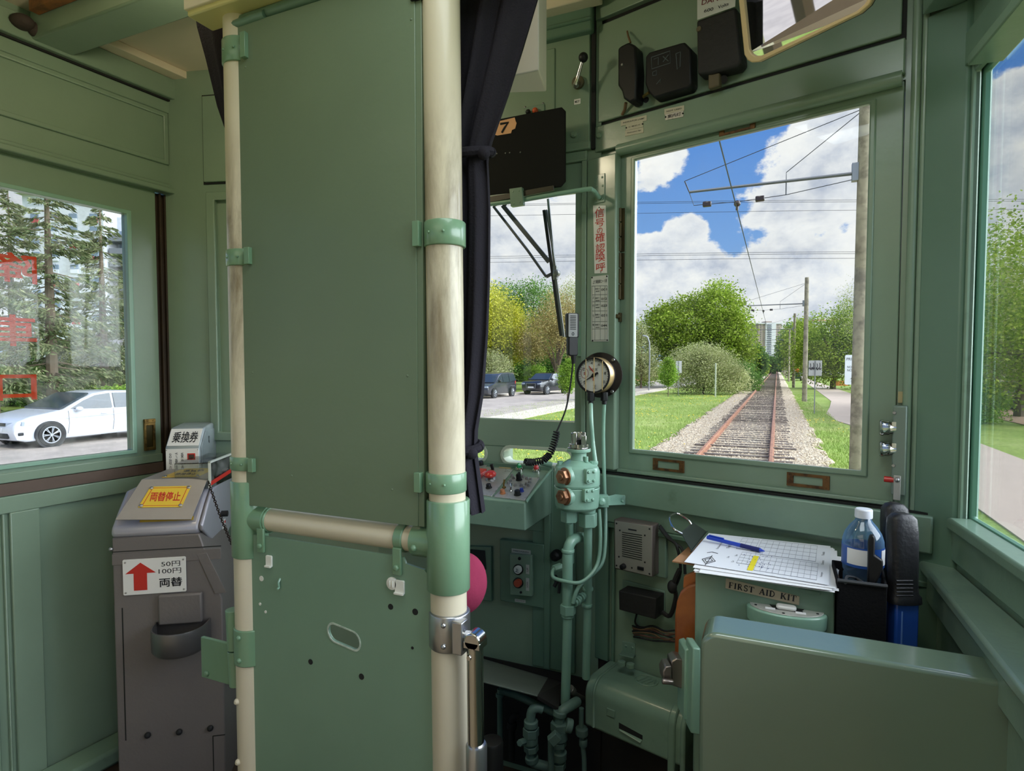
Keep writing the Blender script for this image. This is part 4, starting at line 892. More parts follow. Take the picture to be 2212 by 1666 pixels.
# slatted house shape standing in for a door glass reflection, then the brick house
dep = 37.0; k = mpp(dep); c0 = ground_at(188, dep); t = thing('reflection_house', c0, 'white slatted house shape standing in for a reflection in the door window', 'house')
SID = mat('white_siding', rgb(206, 208, 210), .7); m = MB()
for i in range(18):
    z0 = .2 + i * .17; m.obox(c0, V_R, V_H, (0, 0, 1), (-1.8, 1.7), (-.02 - .03, 2.6), (z0, z0 + .09)); m.obox(c0, V_R, V_H, (0, 0, 1), (-1.8, 1.7), (0, 2.6), (z0 + .09, z0 + .17))
m.build('siding', SID, t, 0, 0); zr = 3.26
m = MB(); q = lambda a, b, c: c0 + V_R * a + V_H * b + Vector((0, 0, c)); m.prism([q(-2.1, -.3, zr), q(2.0, -.3, zr), q(-.05, -.3, zr + 1.2)], V_H * 3.2); m.build('roof', mat('roof_shingle', rgb(112, 108, 106), .9), t)
dep = 92.0; c0 = ground_at(1386, dep); t = thing('brick_house', c0, 'orange brick house behind the street lamp post', 'house'); m = MB(); m.obox(c0, V_R, V_H, (0, 0, 1), (-5, 1.4), (0, 6), (0, 4.2)); m.build('wall', mat('orange_brick', rgb(186, 124, 88), .9, var=.15, vscale=3), t, 0, 0)
m = MB(); m.obox(c0, V_R, V_H, (0, 0, 1), (-5.4, 1.8), (-.4, 6.4), (4.2, 4.6)); m.build('roof', mat('roof_pale', rgb(170, 176, 178), .8), t, 0, 0)
for a in (-3.6, -1.6, .2):
    m = MB(); m.obox(c0, V_R, V_H, (0, 0, 1), (a, a + .7), (-.06, .1), (1.4, 3.2)); m.build('window', AWIN, t, 0, 0)
dep = 160.0; c0 = ground_at(1800, dep); t = thing('pale_building', c0, 'flat pale building peeping over the trees on the path side', 'building'); m = MB(); m.obox(c0, V_R, V_H, (0, 0, 1), (-5, 9), (0, 12), (0, 15.6)); m.build('wall', mat('pale_render', rgb(214, 210, 208), .8), t, 0, 0)
m = MB(); m.obox(c0, V_R, V_H, (0, 0, 1), (-5.2, 9.2), (-.2, 12.2), (14.2, 14.6)); m.build('roof_band', mat('band_red', rgb(186, 140, 126), .8), t, 0, 0)
dep = 150.0; c0 = ground_at(1379, dep); m = MB(); m.obox(c0, V_R, V_H, (0, 0, 1), (-7, .6), (0, 9), (0, 13.2)); o = m.build('blue_building', mat('blue_glass', rgb(96, 128, 156), .3), None, .05); tag(o, 'blue glass building just showing at the windscreen edge', 'building')
dep = 46.0; c0 = ground_at(2128, dep); t = thing('lane_house', c0, 'low brown roofed house behind the bush in the side window', 'house'); m = MB(); m.obox(c0, V_R, V_H, (0, 0, 1), (-3, 1.6), (0, 5), (0, 2.4)); m.build('wall', mat('pale_render', rgb(0, 0, 0)), t, 0, 0)
m = MB(); q = lambda a, b, c: c0 + V_R * a + V_H * b + Vector((0, 0, c)); m.prism([q(-3.4, -.4, 2.4), q(-3.4, 5.4, 2.4), q(-3.4, 2.5, 4.2)], V_R * 5.4); m.build('roof', mat('roof_brown', rgb(150, 128, 120), .9), t)

# ------------------------------------------------------------------ cars
CARW = mat('car_white', rgb(200, 204, 212), .22, coat=.8); CARB = mat('car_black', rgb(34, 36, 42), .22, coat=.8); CARG = mat('car_charcoal', rgb(52, 54, 60), .25, coat=.8); CGLASS = mat('car_glass', rgb(48, 58, 66), .08, spec=.8); TRIMB = mat('car_trim', rgb(26, 27, 30), .5)
HEADL = mat('headlamp', rgb(150, 160, 172), .12, spec=.9); RIM = mat('alloy_rim', rgb(176, 180, 186), .3, metal=.7); WREC = mat('rim_recess', rgb(50, 52, 56), .6)
def car(name, label, loc, head, L, Wd, body, sil, belt, roofz, side_wins, windscreen, wheels, wr, paint, extra=None, rearwin=None):
    """local axes: x to the car's nose, y to its left, z up; sil = side outline (x, z)"""
    t = thing(name, loc, label, 'car'); t.rotation_euler = (0, 0, head)
    def hw(z, x=0): 
        tum = max(0, (z - belt) / (roofz - belt)); e = min(1, (abs(x) / (L / 2)))
        return Wd / 2 * (1 - .16 * tum) * (1 - .10 * max(0, e - .78) / .22)
    def put(m, nm, mt, par=t, bev=0, sm=45): 
        me = bpy.data.meshes.new(nm); bmesh.ops.recalc_face_normals(m.bm, faces=m.bm.faces); m.bm.to_mesh(me); m.bm.free(); return link(nm, me, mt, par, bev, sm)
    m = MB(); cx_ = sum(p[0] for p in sil) / len(sil); cz = sum(p[1] for p in sil) / len(sil); rings = []
    for fr, sc in ((-1, .93), (-.97, .98), (-.88, 1.0), (0, 1.006), (.88, 1.0), (.97, .98), (1, .93)):
        rings.append([Vector((cx_ + (x - cx_) * (sc + (1 - sc) * .6), fr * hw(z, x), cz + (z - cz) * sc)) for x, z in sil])
    m.loft(rings); put(m, 'body', paint)
    for sgn in (1, -1):
        for w_ in side_wins:
            m = MB(); a = [Vector((x, sgn * (hw(z) - .025), z)) for x, z in w_]; m.prism(a, (0, sgn * .034, 0)); put(m, 'side_window', CGLASS)
    m = MB(); (x0, z0), (x1, z1) = windscreen; f_ = lambda x, z, s_: Vector((x, s_ * (hw(z) - .07), z)); nrm = Vector((z1 - z0, 0, x0 - x1)).normalized()
    if nrm.z < 0: nrm = -nrm
    m.prism([f_(x0, z0, 1), f_(x0, z0, -1), f_(x1, z1, -1), f_(x1, z1, 1)], nrm * .035); put(m, 'windscreen', CGLASS)
    for wx in wheels:
        for sgn in (1, -1):
            yo = sgn * (Wd / 2)
            m = MB(); m.cyl((wx, yo - sgn * .16, wr), (wx, yo + sgn * .012, wr), wr * 1.14, n=28); put(m, 'wheel_arch', TRIMB)
            m = MB(); m.lathe((wx, yo - sgn * .18, wr), (0, sgn, 0), [(0, wr * .9), (.02, wr), (.18, wr), (.205, wr * .95), (.21, wr * .7), (.2, wr * .68)], 28); wo = put(m, 'wheel', RUBBER)
            m = MB(); m.cyl((wx, yo + sgn * .014, wr), (wx, yo + sgn * .020, wr), wr * .66, n=24); put(m, 'rim_recess', WREC, wo)
            m = MB(); m.ring([Vector((wx + math.cos(a_) * wr * .70, yo + sgn * .018, wr + math.sin(a_) * wr * .70)) for a_ in np.arange(24) * math.pi / 12], [Vector((wx + math.cos(a_) * wr * .62, yo + sgn * .018, wr + math.sin(a_) * wr * .62)) for a_ in np.arange(24) * math.pi / 12], (0, sgn * .016, 0))
            for k_ in range(7):
                for da in (-.10, .10):
                    a_ = k_ * 2 * math.pi / 7; m.tube([(wx + math.cos(a_) * wr * .1, yo + sgn * .03, wr + math.sin(a_) * wr * .1), (wx + math.cos(a_ + da) * wr * .64, yo + sgn * .026, wr + math.sin(a_ + da) * wr * .64)], wr * .035, 5)
            m.cyl((wx, yo + sgn * .015, wr), (wx, yo + sgn * .036, wr), wr * .13, n=12); put(m, 'rim', RIM, wo)
    if extra: extra(t, put, hw)
    return t
hatch = [(-2.08, .30), (-1.95, .20), (1.85, .18), (2.06, .24), (2.12, .42), (2.10, .62), (2.02, .72), (1.75, .84), (1.2, .945), (.95, .985), (.45, 1.24), (.10, 1.385), (-.3, 1.445), (-.9, 1.44), (-1.45, 1.36), (-1.75, 1.20), (-1.98, .96), (-2.08, .86), (-2.12, .55)]
def hatch_extra(t, put, hw):
    for sg in (1, -1):
        m = MB(); m.prism([Vector((x, sg * (.90 * (1 if x < 1.9 else .88)), z)) for x, z in ((1.98, .60), (1.99, .70), (1.62, .76), (1.52, .73), (1.72, .63))], (0, sg * .008, 0)); put(m, 'headlamp', HEADL)
        m = MB(); m.hexa([Vector(p) for p in ((2.07, sg * .42, .60), (2.12, sg * .42, .60), (1.96, sg * .86, .62), (1.9, sg * .86, .62), (2.07, sg * .42, .68), (2.11, sg * .42, .68), (1.95, sg * .86, .72), (1.89, sg * .86, .72))]); put(m, 'headlamp', HEADL)
        m = MB(); m.box(1.90, 2.03, min(sg * .58, sg * .84), max(sg * .58, sg * .84), .36, .44); put(m, 'fog_lamp', TRIMB, bev=.02)
        m = MB(); m.ball((.62, sg * .99, .98), .10, sc=(1.0, .75, .7)); m.box(.58, .70, min(sg * .84, sg * .98), max(sg * .84, sg * .98), .93, .96); put(m, 'door_mirror', CARW)
        for x0 in (.86, -.36):
            m = MB(); m.tube([(x0, sg * .905, .94), (x0 - .02, sg * .91, .6), (x0 + .02, sg * .90, .32)], .006, 5); put(m, 'door_seam', WREC)
        m = MB(); m.box(-.22, -.02, min(sg * .90, sg * .925), max(sg * .90, sg * .925), .80, .83); put(m, 'door_handle', CARW, bev=.008)
        m = MB(); m.tube([(1.3, sg * .90, .74), (0, sg * .915, .77), (-1.6, sg * .90, .80)], .008, 5); put(m, 'crease', CARW)
    m = MB(); m.box(2.06, 2.12, -.44, .44, .60, .68); put(m, 'grille', TRIMB, bev=.01)
    m = MB(); m.box(2.08, 2.135, -.55, .55, .28, .42); put(m, 'air_intake', TRIMB, bev=.02)
    m = MB(); m.box(2.10, 2.128, -.26, .26, .44, .56); put(m, 'number_plate', mat('plate_white', rgb(210, 212, 216), .5))
    m = MB(); m.ring([Vector((2.12, math.cos(a_) * .062, .645 + math.sin(a_) * .062)) for a_ in np.arange(20) * math.pi / 10], [Vector((2.12, math.cos(a_) * .050, .645 + math.sin(a_) * .050)) for a_ in np.arange(20) * math.pi / 10], (.012, 0, 0))
    m.tube([(2.126, -.032, .690), (2.126, -.012, .646), (2.126, 0, .668), (2.126, .012, .646), (2.126, .032, .690)], .005, 5); m.tube([(2.126, -.048, .66), (2.126, -.022, .598), (2.126, 0, .640), (2.126, .022, .598), (2.126, .048, .66)], .005, 5); put(m, 'badge', RIM)
cpos = A(172, 792, 17.6); HD = R(-90)
car('white_hatchback', 'white five door hatchback driving along the street outside the door window', (cpos.x, cpos.y, GZ + .02), HD, 4.25, 1.80, None, hatch, .93, 1.445,
    [[(.80, .99), (.42, 1.20), (.08, 1.335), (-.34, 1.385), (-.34, .965)], [(-.42, .965), (-.42, 1.385), (-.92, 1.375), (-1.28, 1.30), (-1.50, 1.10), (-1.52, .97)]], ((1.02, .985), (.20, 1.375)), (1.30, -1.30), .325, CARW, hatch_extra)
suv = [(-2.25, .40), (-2.15, .26), (2.05, .26), (2.25, .36), (2.30, .62), (2.27, .90), (2.12, 1.02), (1.2, 1.10), (.95, 1.14), (.25, 1.60), (-.3, 1.66), (-1.5, 1.62), (-1.9, 1.5), (-2.2, 1.12), (-2.3, .8)]
def dark_extra(t, put, hw, L=2.28, z=.92):
    for sg in (1, -1):
        m = MB(); m.box(L - .12, L + .02, min(sg * .55, sg * .86), max(sg * .55, sg * .86), z - .14, z - .02); put(m, 'headlamp', HEADL, bev=.03)
        m = MB(); m.ball((.85, sg * 1.04, 1.16), .12, sc=(.8, .8, .8)); put(m, 'door_mirror', TRIMB)
        m = MB(); m.box(-2.32 if L > 2.2 else -2.5, -2.2, min(sg * .6, sg * .86), max(sg * .6, sg * .86), .85, 1.1); put(m, 'tail_lamp', RED)
    m = MB(); m.box(L - .05, L + .025, -.42, .42, .48, .90); gr = put(m, 'grille', TRIMB, bev=.03)
    m = MB(); m.ring([(L + .02, -.40, .50), (L + .02, .40, .50), (L + .02, .44, .88), (L + .02, -.44, .88)], [(L + .02, -.36, .53), (L + .02, .36, .53), (L + .02, .40, .85), (L + .02, -.40, .85)], (.012, 0, 0)); put(m, 'grille_surround', RIM)
    m = MB(); m.box(L + .01, L + .04, -.26, .26, .52, .64); put(m, 'number_plate', mat('plate_white', rgb(0, 0, 0)))
p_ = ground_at(1180, 47.5); car('black_suv', 'black sport utility car parked beside the bronze tree', (p_.x, p_.y, GZ + .02), R(-100), 4.6, 1.88, None, suv, 1.08, 1.66,
    [[(.80, 1.15), (.30, 1.50), (-.25, 1.57), (-.25, 1.14)], [(-.33, 1.14), (-.33, 1.57), (-1.4, 1.54), (-1.75, 1.42), (-1.8, 1.16)]], ((1.02, 1.13), (.33, 1.58)), (1.42, -1.38), .37, CARB, dark_extra)
van = [(-2.4, .40), (-2.3, .26), (2.15, .24), (2.35, .34), (2.40, .60), (2.33, .80), (1.7, .98), (1.45, 1.04), (.6, 1.58), (.1, 1.70), (-1.4, 1.74), (-2.1, 1.70), (-2.3, 1.2), (-2.42, .8)]
p_ = ground_at(1062, 42.5); car('charcoal_minivan', 'charcoal minivan parked nearest the black curtain', (p_.x, p_.y, GZ + .02), R(-90), 4.8, 1.95, None, van, 1.02, 1.74,
    [[(1.25, 1.06), (.62, 1.48), (.2, 1.60), (.2, 1.06)], [(.12, 1.06), (.12, 1.62), (-.9, 1.65), (-.9, 1.06)], [(-.98, 1.06), (-.98, 1.65), (-1.95, 1.60), (-2.15, 1.15)]], ((1.50, 1.05), (.68, 1.56)), (1.5, -1.45), .34, CARG, lambda a, b, c: dark_extra(a, b, c, 2.38, .84))
p_ = ground_at(2206, 31.0); car('silver_car', 'silver car parked under the trees in the side window', (p_.x, p_.y, GZ + .02), R(100), 4.4, 1.8, None, hatch, .93, 1.445, [[(.80, .99), (.42, 1.20), (.08, 1.335), (-.34, 1.385), (-.34, .965)], [(-.42, .965), (-.42, 1.385), (-.92, 1.375), (-1.28, 1.30), (-1.52, .97)]], ((1.02, .985), (.20, 1.375)), (1.30, -1.30), .325, mat('car_silver', rgb(170, 176, 182), .25, metal=.5))
# ================================================================== driver's partition
POLEW = bpy.data.materials.new('cream_pole_paint'); POLEW.use_nodes = True
def _pole():
    t = NT(POLEW.node_tree); p = POLEW.node_tree.nodes['Principled BSDF']; tcn = t.n('ShaderNodeTexCoord'); v = tcn.outputs['Object']
    sp = t.n('ShaderNodeSeparateXYZ'); t.l(v, sp.inputs[0])
    hand = t.ramp(sp.outputs[2], [(.62, (0, 0, 0)), (.66, (1, 1, 1))])          # object z is remapped below
    mr = t.n('ShaderNodeMapRange'); mr.inputs[1].default_value = 0; mr.inputs[2].default_value = 2.0; t.l(sp.outputs[2], mr.inputs[0])
    band = t.ramp(mr.outputs[0], [(.50, (0, 0, 0)), (.66, (.8,) * 3), (.80, (.95,) * 3), (.90, (0, 0, 0))])
    mp_ = t.n('ShaderNodeMapping'); mp_.inputs['Scale'].default_value = (9, 9, 2.2); t.l(v, mp_.inputs[0])
    g = t.ramp(t.noise(mp_.outputs[0], 2.0, 8, .65, .3), [(.38, (0, 0, 0)), (.66, (1, 1, 1))])
    f = t.math('MULTIPLY', g, band)
    t.l(t.mix(f, rgb(208, 198, 174), rgb(112, 96, 70)), p.inputs['Base Color']); p.inputs['Roughness'].default_value = .38; p.inputs['Coat Weight'].default_value = .2
_pole()
PY, PXR, PXL = .925, -.535, -1.009
YPz = lambda px, py, y=PY: YP(px, py, y)
part = thing('driver_partition', (-.77, PY, 0), 'green two panel partition on cream poles around the driver\'s place', 'partition')
def bolt(m, p, n=(0, -1, 0), r=.006, h=.004): m.lathe(Vector(p) - Vector(n) * .001, n, [(0, r), (h, r), (h + .002, r * .7)], 6)
for x0, x1, nm in ((PXR - .006, PXR + .012, 'pole'), (PXL - .002, PXL, 'pole')):
    m = MB(); m.cyl((x1, PY, 0), (x0, PY, 2.0), .0325, n=36)
    for z in ((.48, .40) if x0 > -.8 else (.60, .47)): m.lathe((x1 + (.0 if x0 > -.8 else -.012), PY - .031, z), (0, -1, 0), [(0, .007), (.003, .006), (.006, .003)], 10)
    m.build(nm, POLEW, part)
m = MB(); m.cyl((PXL, PY, .985), (PXR, PY, .985), .0235, n=28); m.build('cross_rail', POLEW, part)
# panels
yf = .900
m = MB(); m.obox((0, 0, 0), (1, 0, 0), (0, 1, 0), (0, 0, 1), (-1.000, -.578), (yf, yf + .006), (1.016, 1.975)); m.obox((0, 0, 0), (1, 0, 0), (0, 1, 0), (0, 0, 1), (-.584, -.566), (yf + .002, yf + .03), (1.016, 1.975))
for px, py in ((545, 805), (880, 812), (530, 145), (888, 42), (630, 1028), (847, 1058)): p = YPz(px, py, yf); m.lathe(p, (0, -1, 0), [(-.001, .003), (.001, .002)], 8)
m.build('upper_panel', mat('panel_green', rgb(104, 122, 98), .42, var=.08, vscale=5, bump=.14, bscale=40, coat=.1), part, .002)
# lower panel with the oval slot cut through it
lp0, lp1, lz1, lyf = -1.000, -.553, .955, .905
s0, s1 = YPz(710, 1362, lyf), YPz(777, 1390, lyf); sc = (s0 + s1) / 2; shw, shh = (s1.x - s0.x) / 2, .0165
m = MB(); rx0, rx1, rz0, rz1 = sc.x - .06, sc.x + .06, sc.z - .04, sc.z + .04
for a in ((lp0, rx0, 0, lz1), (rx1, lp1, 0, .905), (rx0, rx1, 0, rz0), (rx0, rx1, rz1, lz1)): m.box(a[0], a[1], lyf, lyf + .005, a[2], a[3])
m.prism([(rx1, lyf, .905), (lp1, lyf, .905), (lp1 - .004, lyf, .925), (lp1 - .016, lyf, .938), (lp1 - .055, lyf, .944), (lp1 - .06, lyf, lz1), (rx1, lyf, lz1)], (0, .005, 0))
so, si = [], []
for i in range(32):
    a = 2 * math.pi * i / 32; ca, sa = math.cos(a), math.sin(a)
    ix = (shw - shh) * (1 if ca > 0 else -1) + shh * ca; iz = shh * sa; si.append((sc.x + ix, lyf, sc.z + iz - .006 * ix / shw))
    k_ = min(.06 / max(abs(ca), 1e-6), .04 / max(abs(sa), 1e-6)); so.append((sc.x + ca * k_, lyf, sc.z + sa * k_))
m.ring(so, si, (0, .005, 0)); lp = m.build('lower_panel', mat('panel_green_lower', rgb(116, 146, 124), .42, var=.10, vscale=4, bump=.12, bscale=35, coat=.1), part, 0)
m = MB(); gr = lambda k_: [(sc.x + (p[0] - sc.x) * (1 + k_), lyf - .001, sc.z + (p[2] - sc.z) * (1 + k_ * 2)) for p in si]; m.ring(gr(.09), gr(0), (0, .003, 0)); m.build('slot_rim', mat('chipped_rim', rgb(176, 190, 176), .5, var=.3, vscale=200), lp)
m = MB()
for px, py, r in ((844, 1311, .0055), (897, 1322, .006), (671, 1430, .0055), (781, 1462, .006), (891, 1400, .0028)): p = YPz(px, py, lyf); m.lathe(p, (0, -1, 0), [(-.002, r), (.0006, r), (.0007, r * .5)], 14)
m.build('bolt_hole', GAP, lp)
m = MB()
for px, py, r in ((565, 1250, .0055), (562, 1305, .003), (574, 1322, .003)): p = YPz(px, py, lyf); m.lathe(p, (0, -1, 0), [(-.001, r), (.0008, r)], 12)
m.build('paint_chip', PLASTICW, lp)
p = YPz(605, 1262, lyf); m = MB(); m.tube([p + Vector((0, .001, .011)), p + Vector((0, -.004, .004)), p + Vector((0, -.003, -.006)), p + Vector((0, -.008, -.008))], .0022, 6, 3); m.build('screw_hook', AQUA, lp)
for px, py, w_, h_, cap in ((583, 1212, .016, .024, False), (865, 1268, .020, .026, True)):
    p = YPz(px, py, lyf); m = MB(); m.rslab(p, (1, 0, 0), (0, 0, 1), (0, -1, 0), w_, h_, .004, .003)
    m.obox(p, (1, 0, 0), (0, -1, 0), (0, 0, 1), (-w_ / 2, w_ / 2), (.003, .008), (-h_ / 2, -h_ / 2 + .004))
    if cap:
        m.lathe(p + Vector((-.017, 0, .004)), (0, -1, 0), [(-.001, .012), (.003, .012), (.004, .010)], 20)
        for k_ in (-.003, .003): m.obox(p + Vector((-.017 + k_, 0, .004)), (1, 0, 0), (0, -1, 0), (0, 0, 1), (-.0008, .0008), (.003, .006), (-.006, .006))
    m.build('adhesive_hook', PLASTICW, lp, .001)
# tee fittings and clamps, all green
FIT = mat('fitting_green', rgb(112, 146, 116), .3, var=.06, bump=.12, coat=.4)
def sleeve(x, z0, z1, r, nm='clamp', lip=True):
    m = MB(); pr = [(0, r * .96), (.002, r), (z1 - z0 - .002, r), (z1 - z0, r * .96)]
    m.lathe((x, PY, z0), (0, 0, 1), pr, 36); return m
zt, zb = YPz(970, 1078).z, YPz(970, 1272).z
m = sleeve(PXR + .004, zb, zt, .0385); m.cyl((PXR + .004, PY, .985), (PXR - .062, PY, .985), .030, n=28); m.ball((PXR - .05, PY - .029, .978), .006); m.build('tee_fitting', FIT, part)
zt, zb = YPz(525, 1035).z, YPz(525, 1195).z
m = sleeve(PXL, zb, zt, .0365); m.cyl((PXL, PY, .985), (PXL + .058, PY, .985), .029, n=28); m.build('tee_fitting', FIT, part)
for (ya, yb, x) in ((482, 536, PXR), (1018, 1060, PXR), (545, 580, PXL), (982, 1010, PXL), (97, 150, PXL)):
    za, zb_ = YPz(955 if x == PXR else 515, ya).z, YPz(955 if x == PXR else 515, yb).z
    m = sleeve(x, zb_, za, .0365); sg = -1 if x == PXR else 1
    m.box(min(x + sg * .033, x + sg * .046), max(x + sg * .033, x + sg * .046), PY - .034, PY + .01, zb_, za)
    for k_ in (-.012, .016): m.lathe((x + k_, PY - .0355, (za + zb_) / 2), (0, -1, 0), [(-.002, .003), (.001, .002)], 8)
    m.build('clamp', FIT, part, .002)
for px in (582, 873):
    x = YPz(px, 1130).x; m = MB(); pr = [(0, .0265), (.018, .0265)]; m.lathe((x - .009, PY, .985), (1, 0, 0), pr, 24)
    m.box(x - .009, x + .009, lyf - .006, lyf, .922, .972); bolt(m, (x, lyf - .006, .936)); m.build('saddle_clip', FIT, part, .0015)
m = MB(); m.tube([(-1.01, PY - .012, 1.990), (-.84, PY - .014, 1.991), (-.5, PY - .014, 1.991)], .012, 12); m.box(-1.02, -.5, PY - .018, PY + .02, 1.966, 1.980); m.cyl((-1.01, PY - .022, 1.980), (-.92, PY - .022, 1.982), .009, n=12); m.build('top_rail', DGREEN, part)
m = MB(); m.box(-.585, -.560, PY - .03, PY - .005, 1.925, 1.96); m.build('corner_bracket', MBLACK, part, .002)
# cream bulkhead over it
m = MB(); m.box(-1.092, -.40, .868, .928, 2.0, 2.06); o = m.build('trim_40', YCREAM, None, .003); o['kind'] = 'structure'; tag(o, 'yellow cream soffit over the partition', 'trim')
m = MB(); m.box(-1.094, -.40, .862, .928, 2.010, 2.36); m.box(-1.05, -1.045, .857, .863, 2.03, 2.2); m.lathe((-1.018, .862, 2.024), (0, -1, 0), [(-.001, .005), (.002, .004)], 8); o = m.build('trim_41', CREAM, None, .002); o['kind'] = 'structure'; tag(o, 'cream bulkhead above the driver\'s partition', 'trim')
# box hanging from the ceiling
c = A(1164, 152, 1.30); m = MB(); m.prism([(c.x, c.y, c.z), (c.x - .16, c.y, c.z), (c.x - .16, c.y + .05, c.z), (c.x - .02, c.y + .10, c.z + .0)], (0, 0, CEIL_Z - c.z)); o = m.build('ceiling_box', mat('white_box', rgb(214, 208, 198), .45), None, .003); tag(o, 'white painted box hanging from the ceiling behind the curtain', 'box')

# hinge for the passenger gate on the door side pole
hg = thing('hinge_bracket', (PXL - .03, PY, .6), 'green gate hinge clamped to the cream pole above the grey fare box', 'hinge')
z0, z1 = YPz(510, 1472).z, YPz(510, 1312).z; bx = YPz(508, 1400, PY - .01).x
m = MB(); m.cyl((bx + .004, PY - .01, z0), (bx, PY - .01, z0 + (z1 - z0) * .46), .0155, n=18); m.cyl((bx, PY - .01, z0 + (z1 - z0) * .475), (bx - .002, PY - .01, z1), .0155, .017, n=18); m.build('barrel', FIT, hg, .001)
m = MB(); z0, z1 = YPz(525, 1420).z, YPz(525, 1345).z; m.lathe((PXL, PY, z0), (0, 0, 1), [(0, .036), (z1 - z0, .036)], 28)
for zz in (z0 + .014, z1 - .014): m.lathe((PXL + .002, PY - .036, zz), (0, -1, 0), [(-.002, .006), (.003, .005), (.005, .002)], 12)
m.build('pole_clamp', FIT, hg, .002)
q0, q1 = YPz(437, 1462, PY + .004), YPz(500, 1392, PY + .004); m = MB(); m.box(q0.x, q1.x, PY + .002, PY + .010, q0.z, q1.z); bolt(m, (q0.x + .018, PY + .002, q0.z + .012), r=.007); m.build('gate_plate', FIT, hg, .002)

# folded chrome gate bar on the other pole
gb = thing('gate_bar', (PXR + .05, PY, .0), 'chrome gate bar folded down beside the thick cream pole', 'gate bar')
z0, z1 = YPz(1000, 1400).z, YPz(1000, 1322).z; m = MB(); m.lathe((PXR + .006, PY, z0), (0, 0, 1), [(0, .0355), (.003, .037), (z1 - z0 - .003, .037), (z1 - z0, .0355)], 32)
m.box(PXR + .03, PXR + .05, PY - .036, PY - .012, z0 + .004, z1 - .004)
for zz in (z0 + .014, z1 - .014): m.lathe((PXR + .014, PY - .0365, zz), (-.1, -1, 0), [(-.002, .005), (.002, .0045), (.004, .001)], 10)
m.build('bracket', STEEL, gb, .002)
bx0, bx1 = YPz(1026, 1395, PY - .02), YPz(1028, 1610, PY - .02)
m = MB(); m.tube([(PXR + .04, PY - .02, z0 + .030), (bx0.x - .003, PY - .02, z0 + .034)], .011, 12); m.lathe((bx0.x, PY - .034, z0 + .03), (0, 1, 0), [(0, .014), (.002, .016), (.028, .016), (.03, .014)], 20); m.box(bx0.x - .016, bx0.x + .016, PY - .034, PY - .004, bx0.z - .002, z0 + .03); m.build('pivot', CHROME, gb, .002)
m = MB(); m.cyl((bx0.x, PY - .02, bx0.z), (bx1.x, PY - .02, bx1.z), .0145, n=24); m.lathe((bx0.x - .004, PY - .0345, bx0.z - .016), (0, -1, 0), [(-.001, .005), (.002, .004)], 10); m.build('bar', CHROME, gb)
m = MB(); m.lathe((bx1.x + .001, PY - .02, bx1.z + .004), (0, 0, -1), [(0, .0165), (.004, .0185), (.16, .0185), (.164, .016)], 24); m.build('end_sleeve', STEEL, gb)
m = MB(); m.cyl((bx1.x, PY - .02, .0), (bx1.x, PY - .02, bx1.z - .15), .012, n=12); m.build('foot', CHROME, gb)

# curtains
FAB = mat('black_curtain', rgb(40, 38, 44), .95, spec=.1, var=.25, vscale=4, bump=.35, bscale=260)
def curtain(name, label, rows, y, depth, folds, ties, seed):
    t = thing(name, YP(rows[0][1], rows[0][0], y), label, 'curtain'); m = MB(); rings = []; n = 96; rr = random.Random(seed)
    ph = [rr.uniform(0, 6.28) for _ in range(4)]
    fine = []
    for (ya, a0, a1), (yb, b0, b1) in zip(rows, rows[1:]):
        for k_ in range(5): f = k_ / 5; fine.append((ya + (yb - ya) * f, a0 + (b0 - a0) * f, a1 + (b1 - a1) * f))
    fine.append(rows[-1])
    for (py, xl, xr) in fine:
        L_, R_ = YP(xl, py, y), YP(xr, py, y); ring = []
        for i in range(n):
            a = 2 * math.pi * i / n; u = (1 - math.cos(a)) / 2; side_ = math.sin(a)
            w_ = math.cos(folds * math.pi * 2 * u + ph[0]) * .55 + math.cos(folds * math.pi * 3.3 * u + ph[1] + py * .002) * .3
            d_ = depth * (.55 * side_ + .42 * w_ * abs(side_) ** .35) * min(1, (R_.x - L_.x) / .07)
            ring.append(Vector((L_.x + (R_.x - L_.x) * u, y + d_, L_.z + (R_.z - L_.z) * u)))
        rings.append(ring)
    m.loft(rings); m.build('cloth', FAB, t, 0, 60)
    for (py, xl, xr) in ties:
        L_, R_ = YP(xl, py, y), YP(xr, py, y); c = (L_ + R_) / 2; m = MB(); w_ = (R_.x - L_.x) / 2
        pts_ = [Vector((c.x + math.cos(a) * w_, y + math.sin(a) * depth * .95, c.z + math.sin(a) * .006)) for a in np.linspace(0, 2 * math.pi, 25)]
        m.tube(pts_, .009, 8); m.ball((R_.x - .006, y - depth * .5, c.z - .008), .012); m.build('tieback', FAB, t)
    return t
curtain('curtain', 'long black curtain gathered behind the thick cream pole', [(-60, 930, 1178), (0, 930, 1160), (100, 930, 1130), (200, 930, 1098), (300, 932, 1062), (328, 934, 1054), (348, 934, 1052), (380, 932, 1054), (450, 932, 1057), (600, 932, 1056), (720, 934, 1052), (850, 940, 1042), (930, 950, 1028), (958, 956, 1027), (985, 960, 1027), (1050, 966, 1036), (1108, 970, 1044)], 1.005, .035, 4, [(338, 930, 1060), (965, 950, 1034)], 3)
curtain('curtain', 'black curtain edge showing behind the thin cream pole', [(-60, 405, 600), (0, 418, 600), (60, 427, 600), (130, 446, 600), (230, 470, 600), (300, 494, 600), (380, 514, 600)], .975, .02, 4, [], 5)
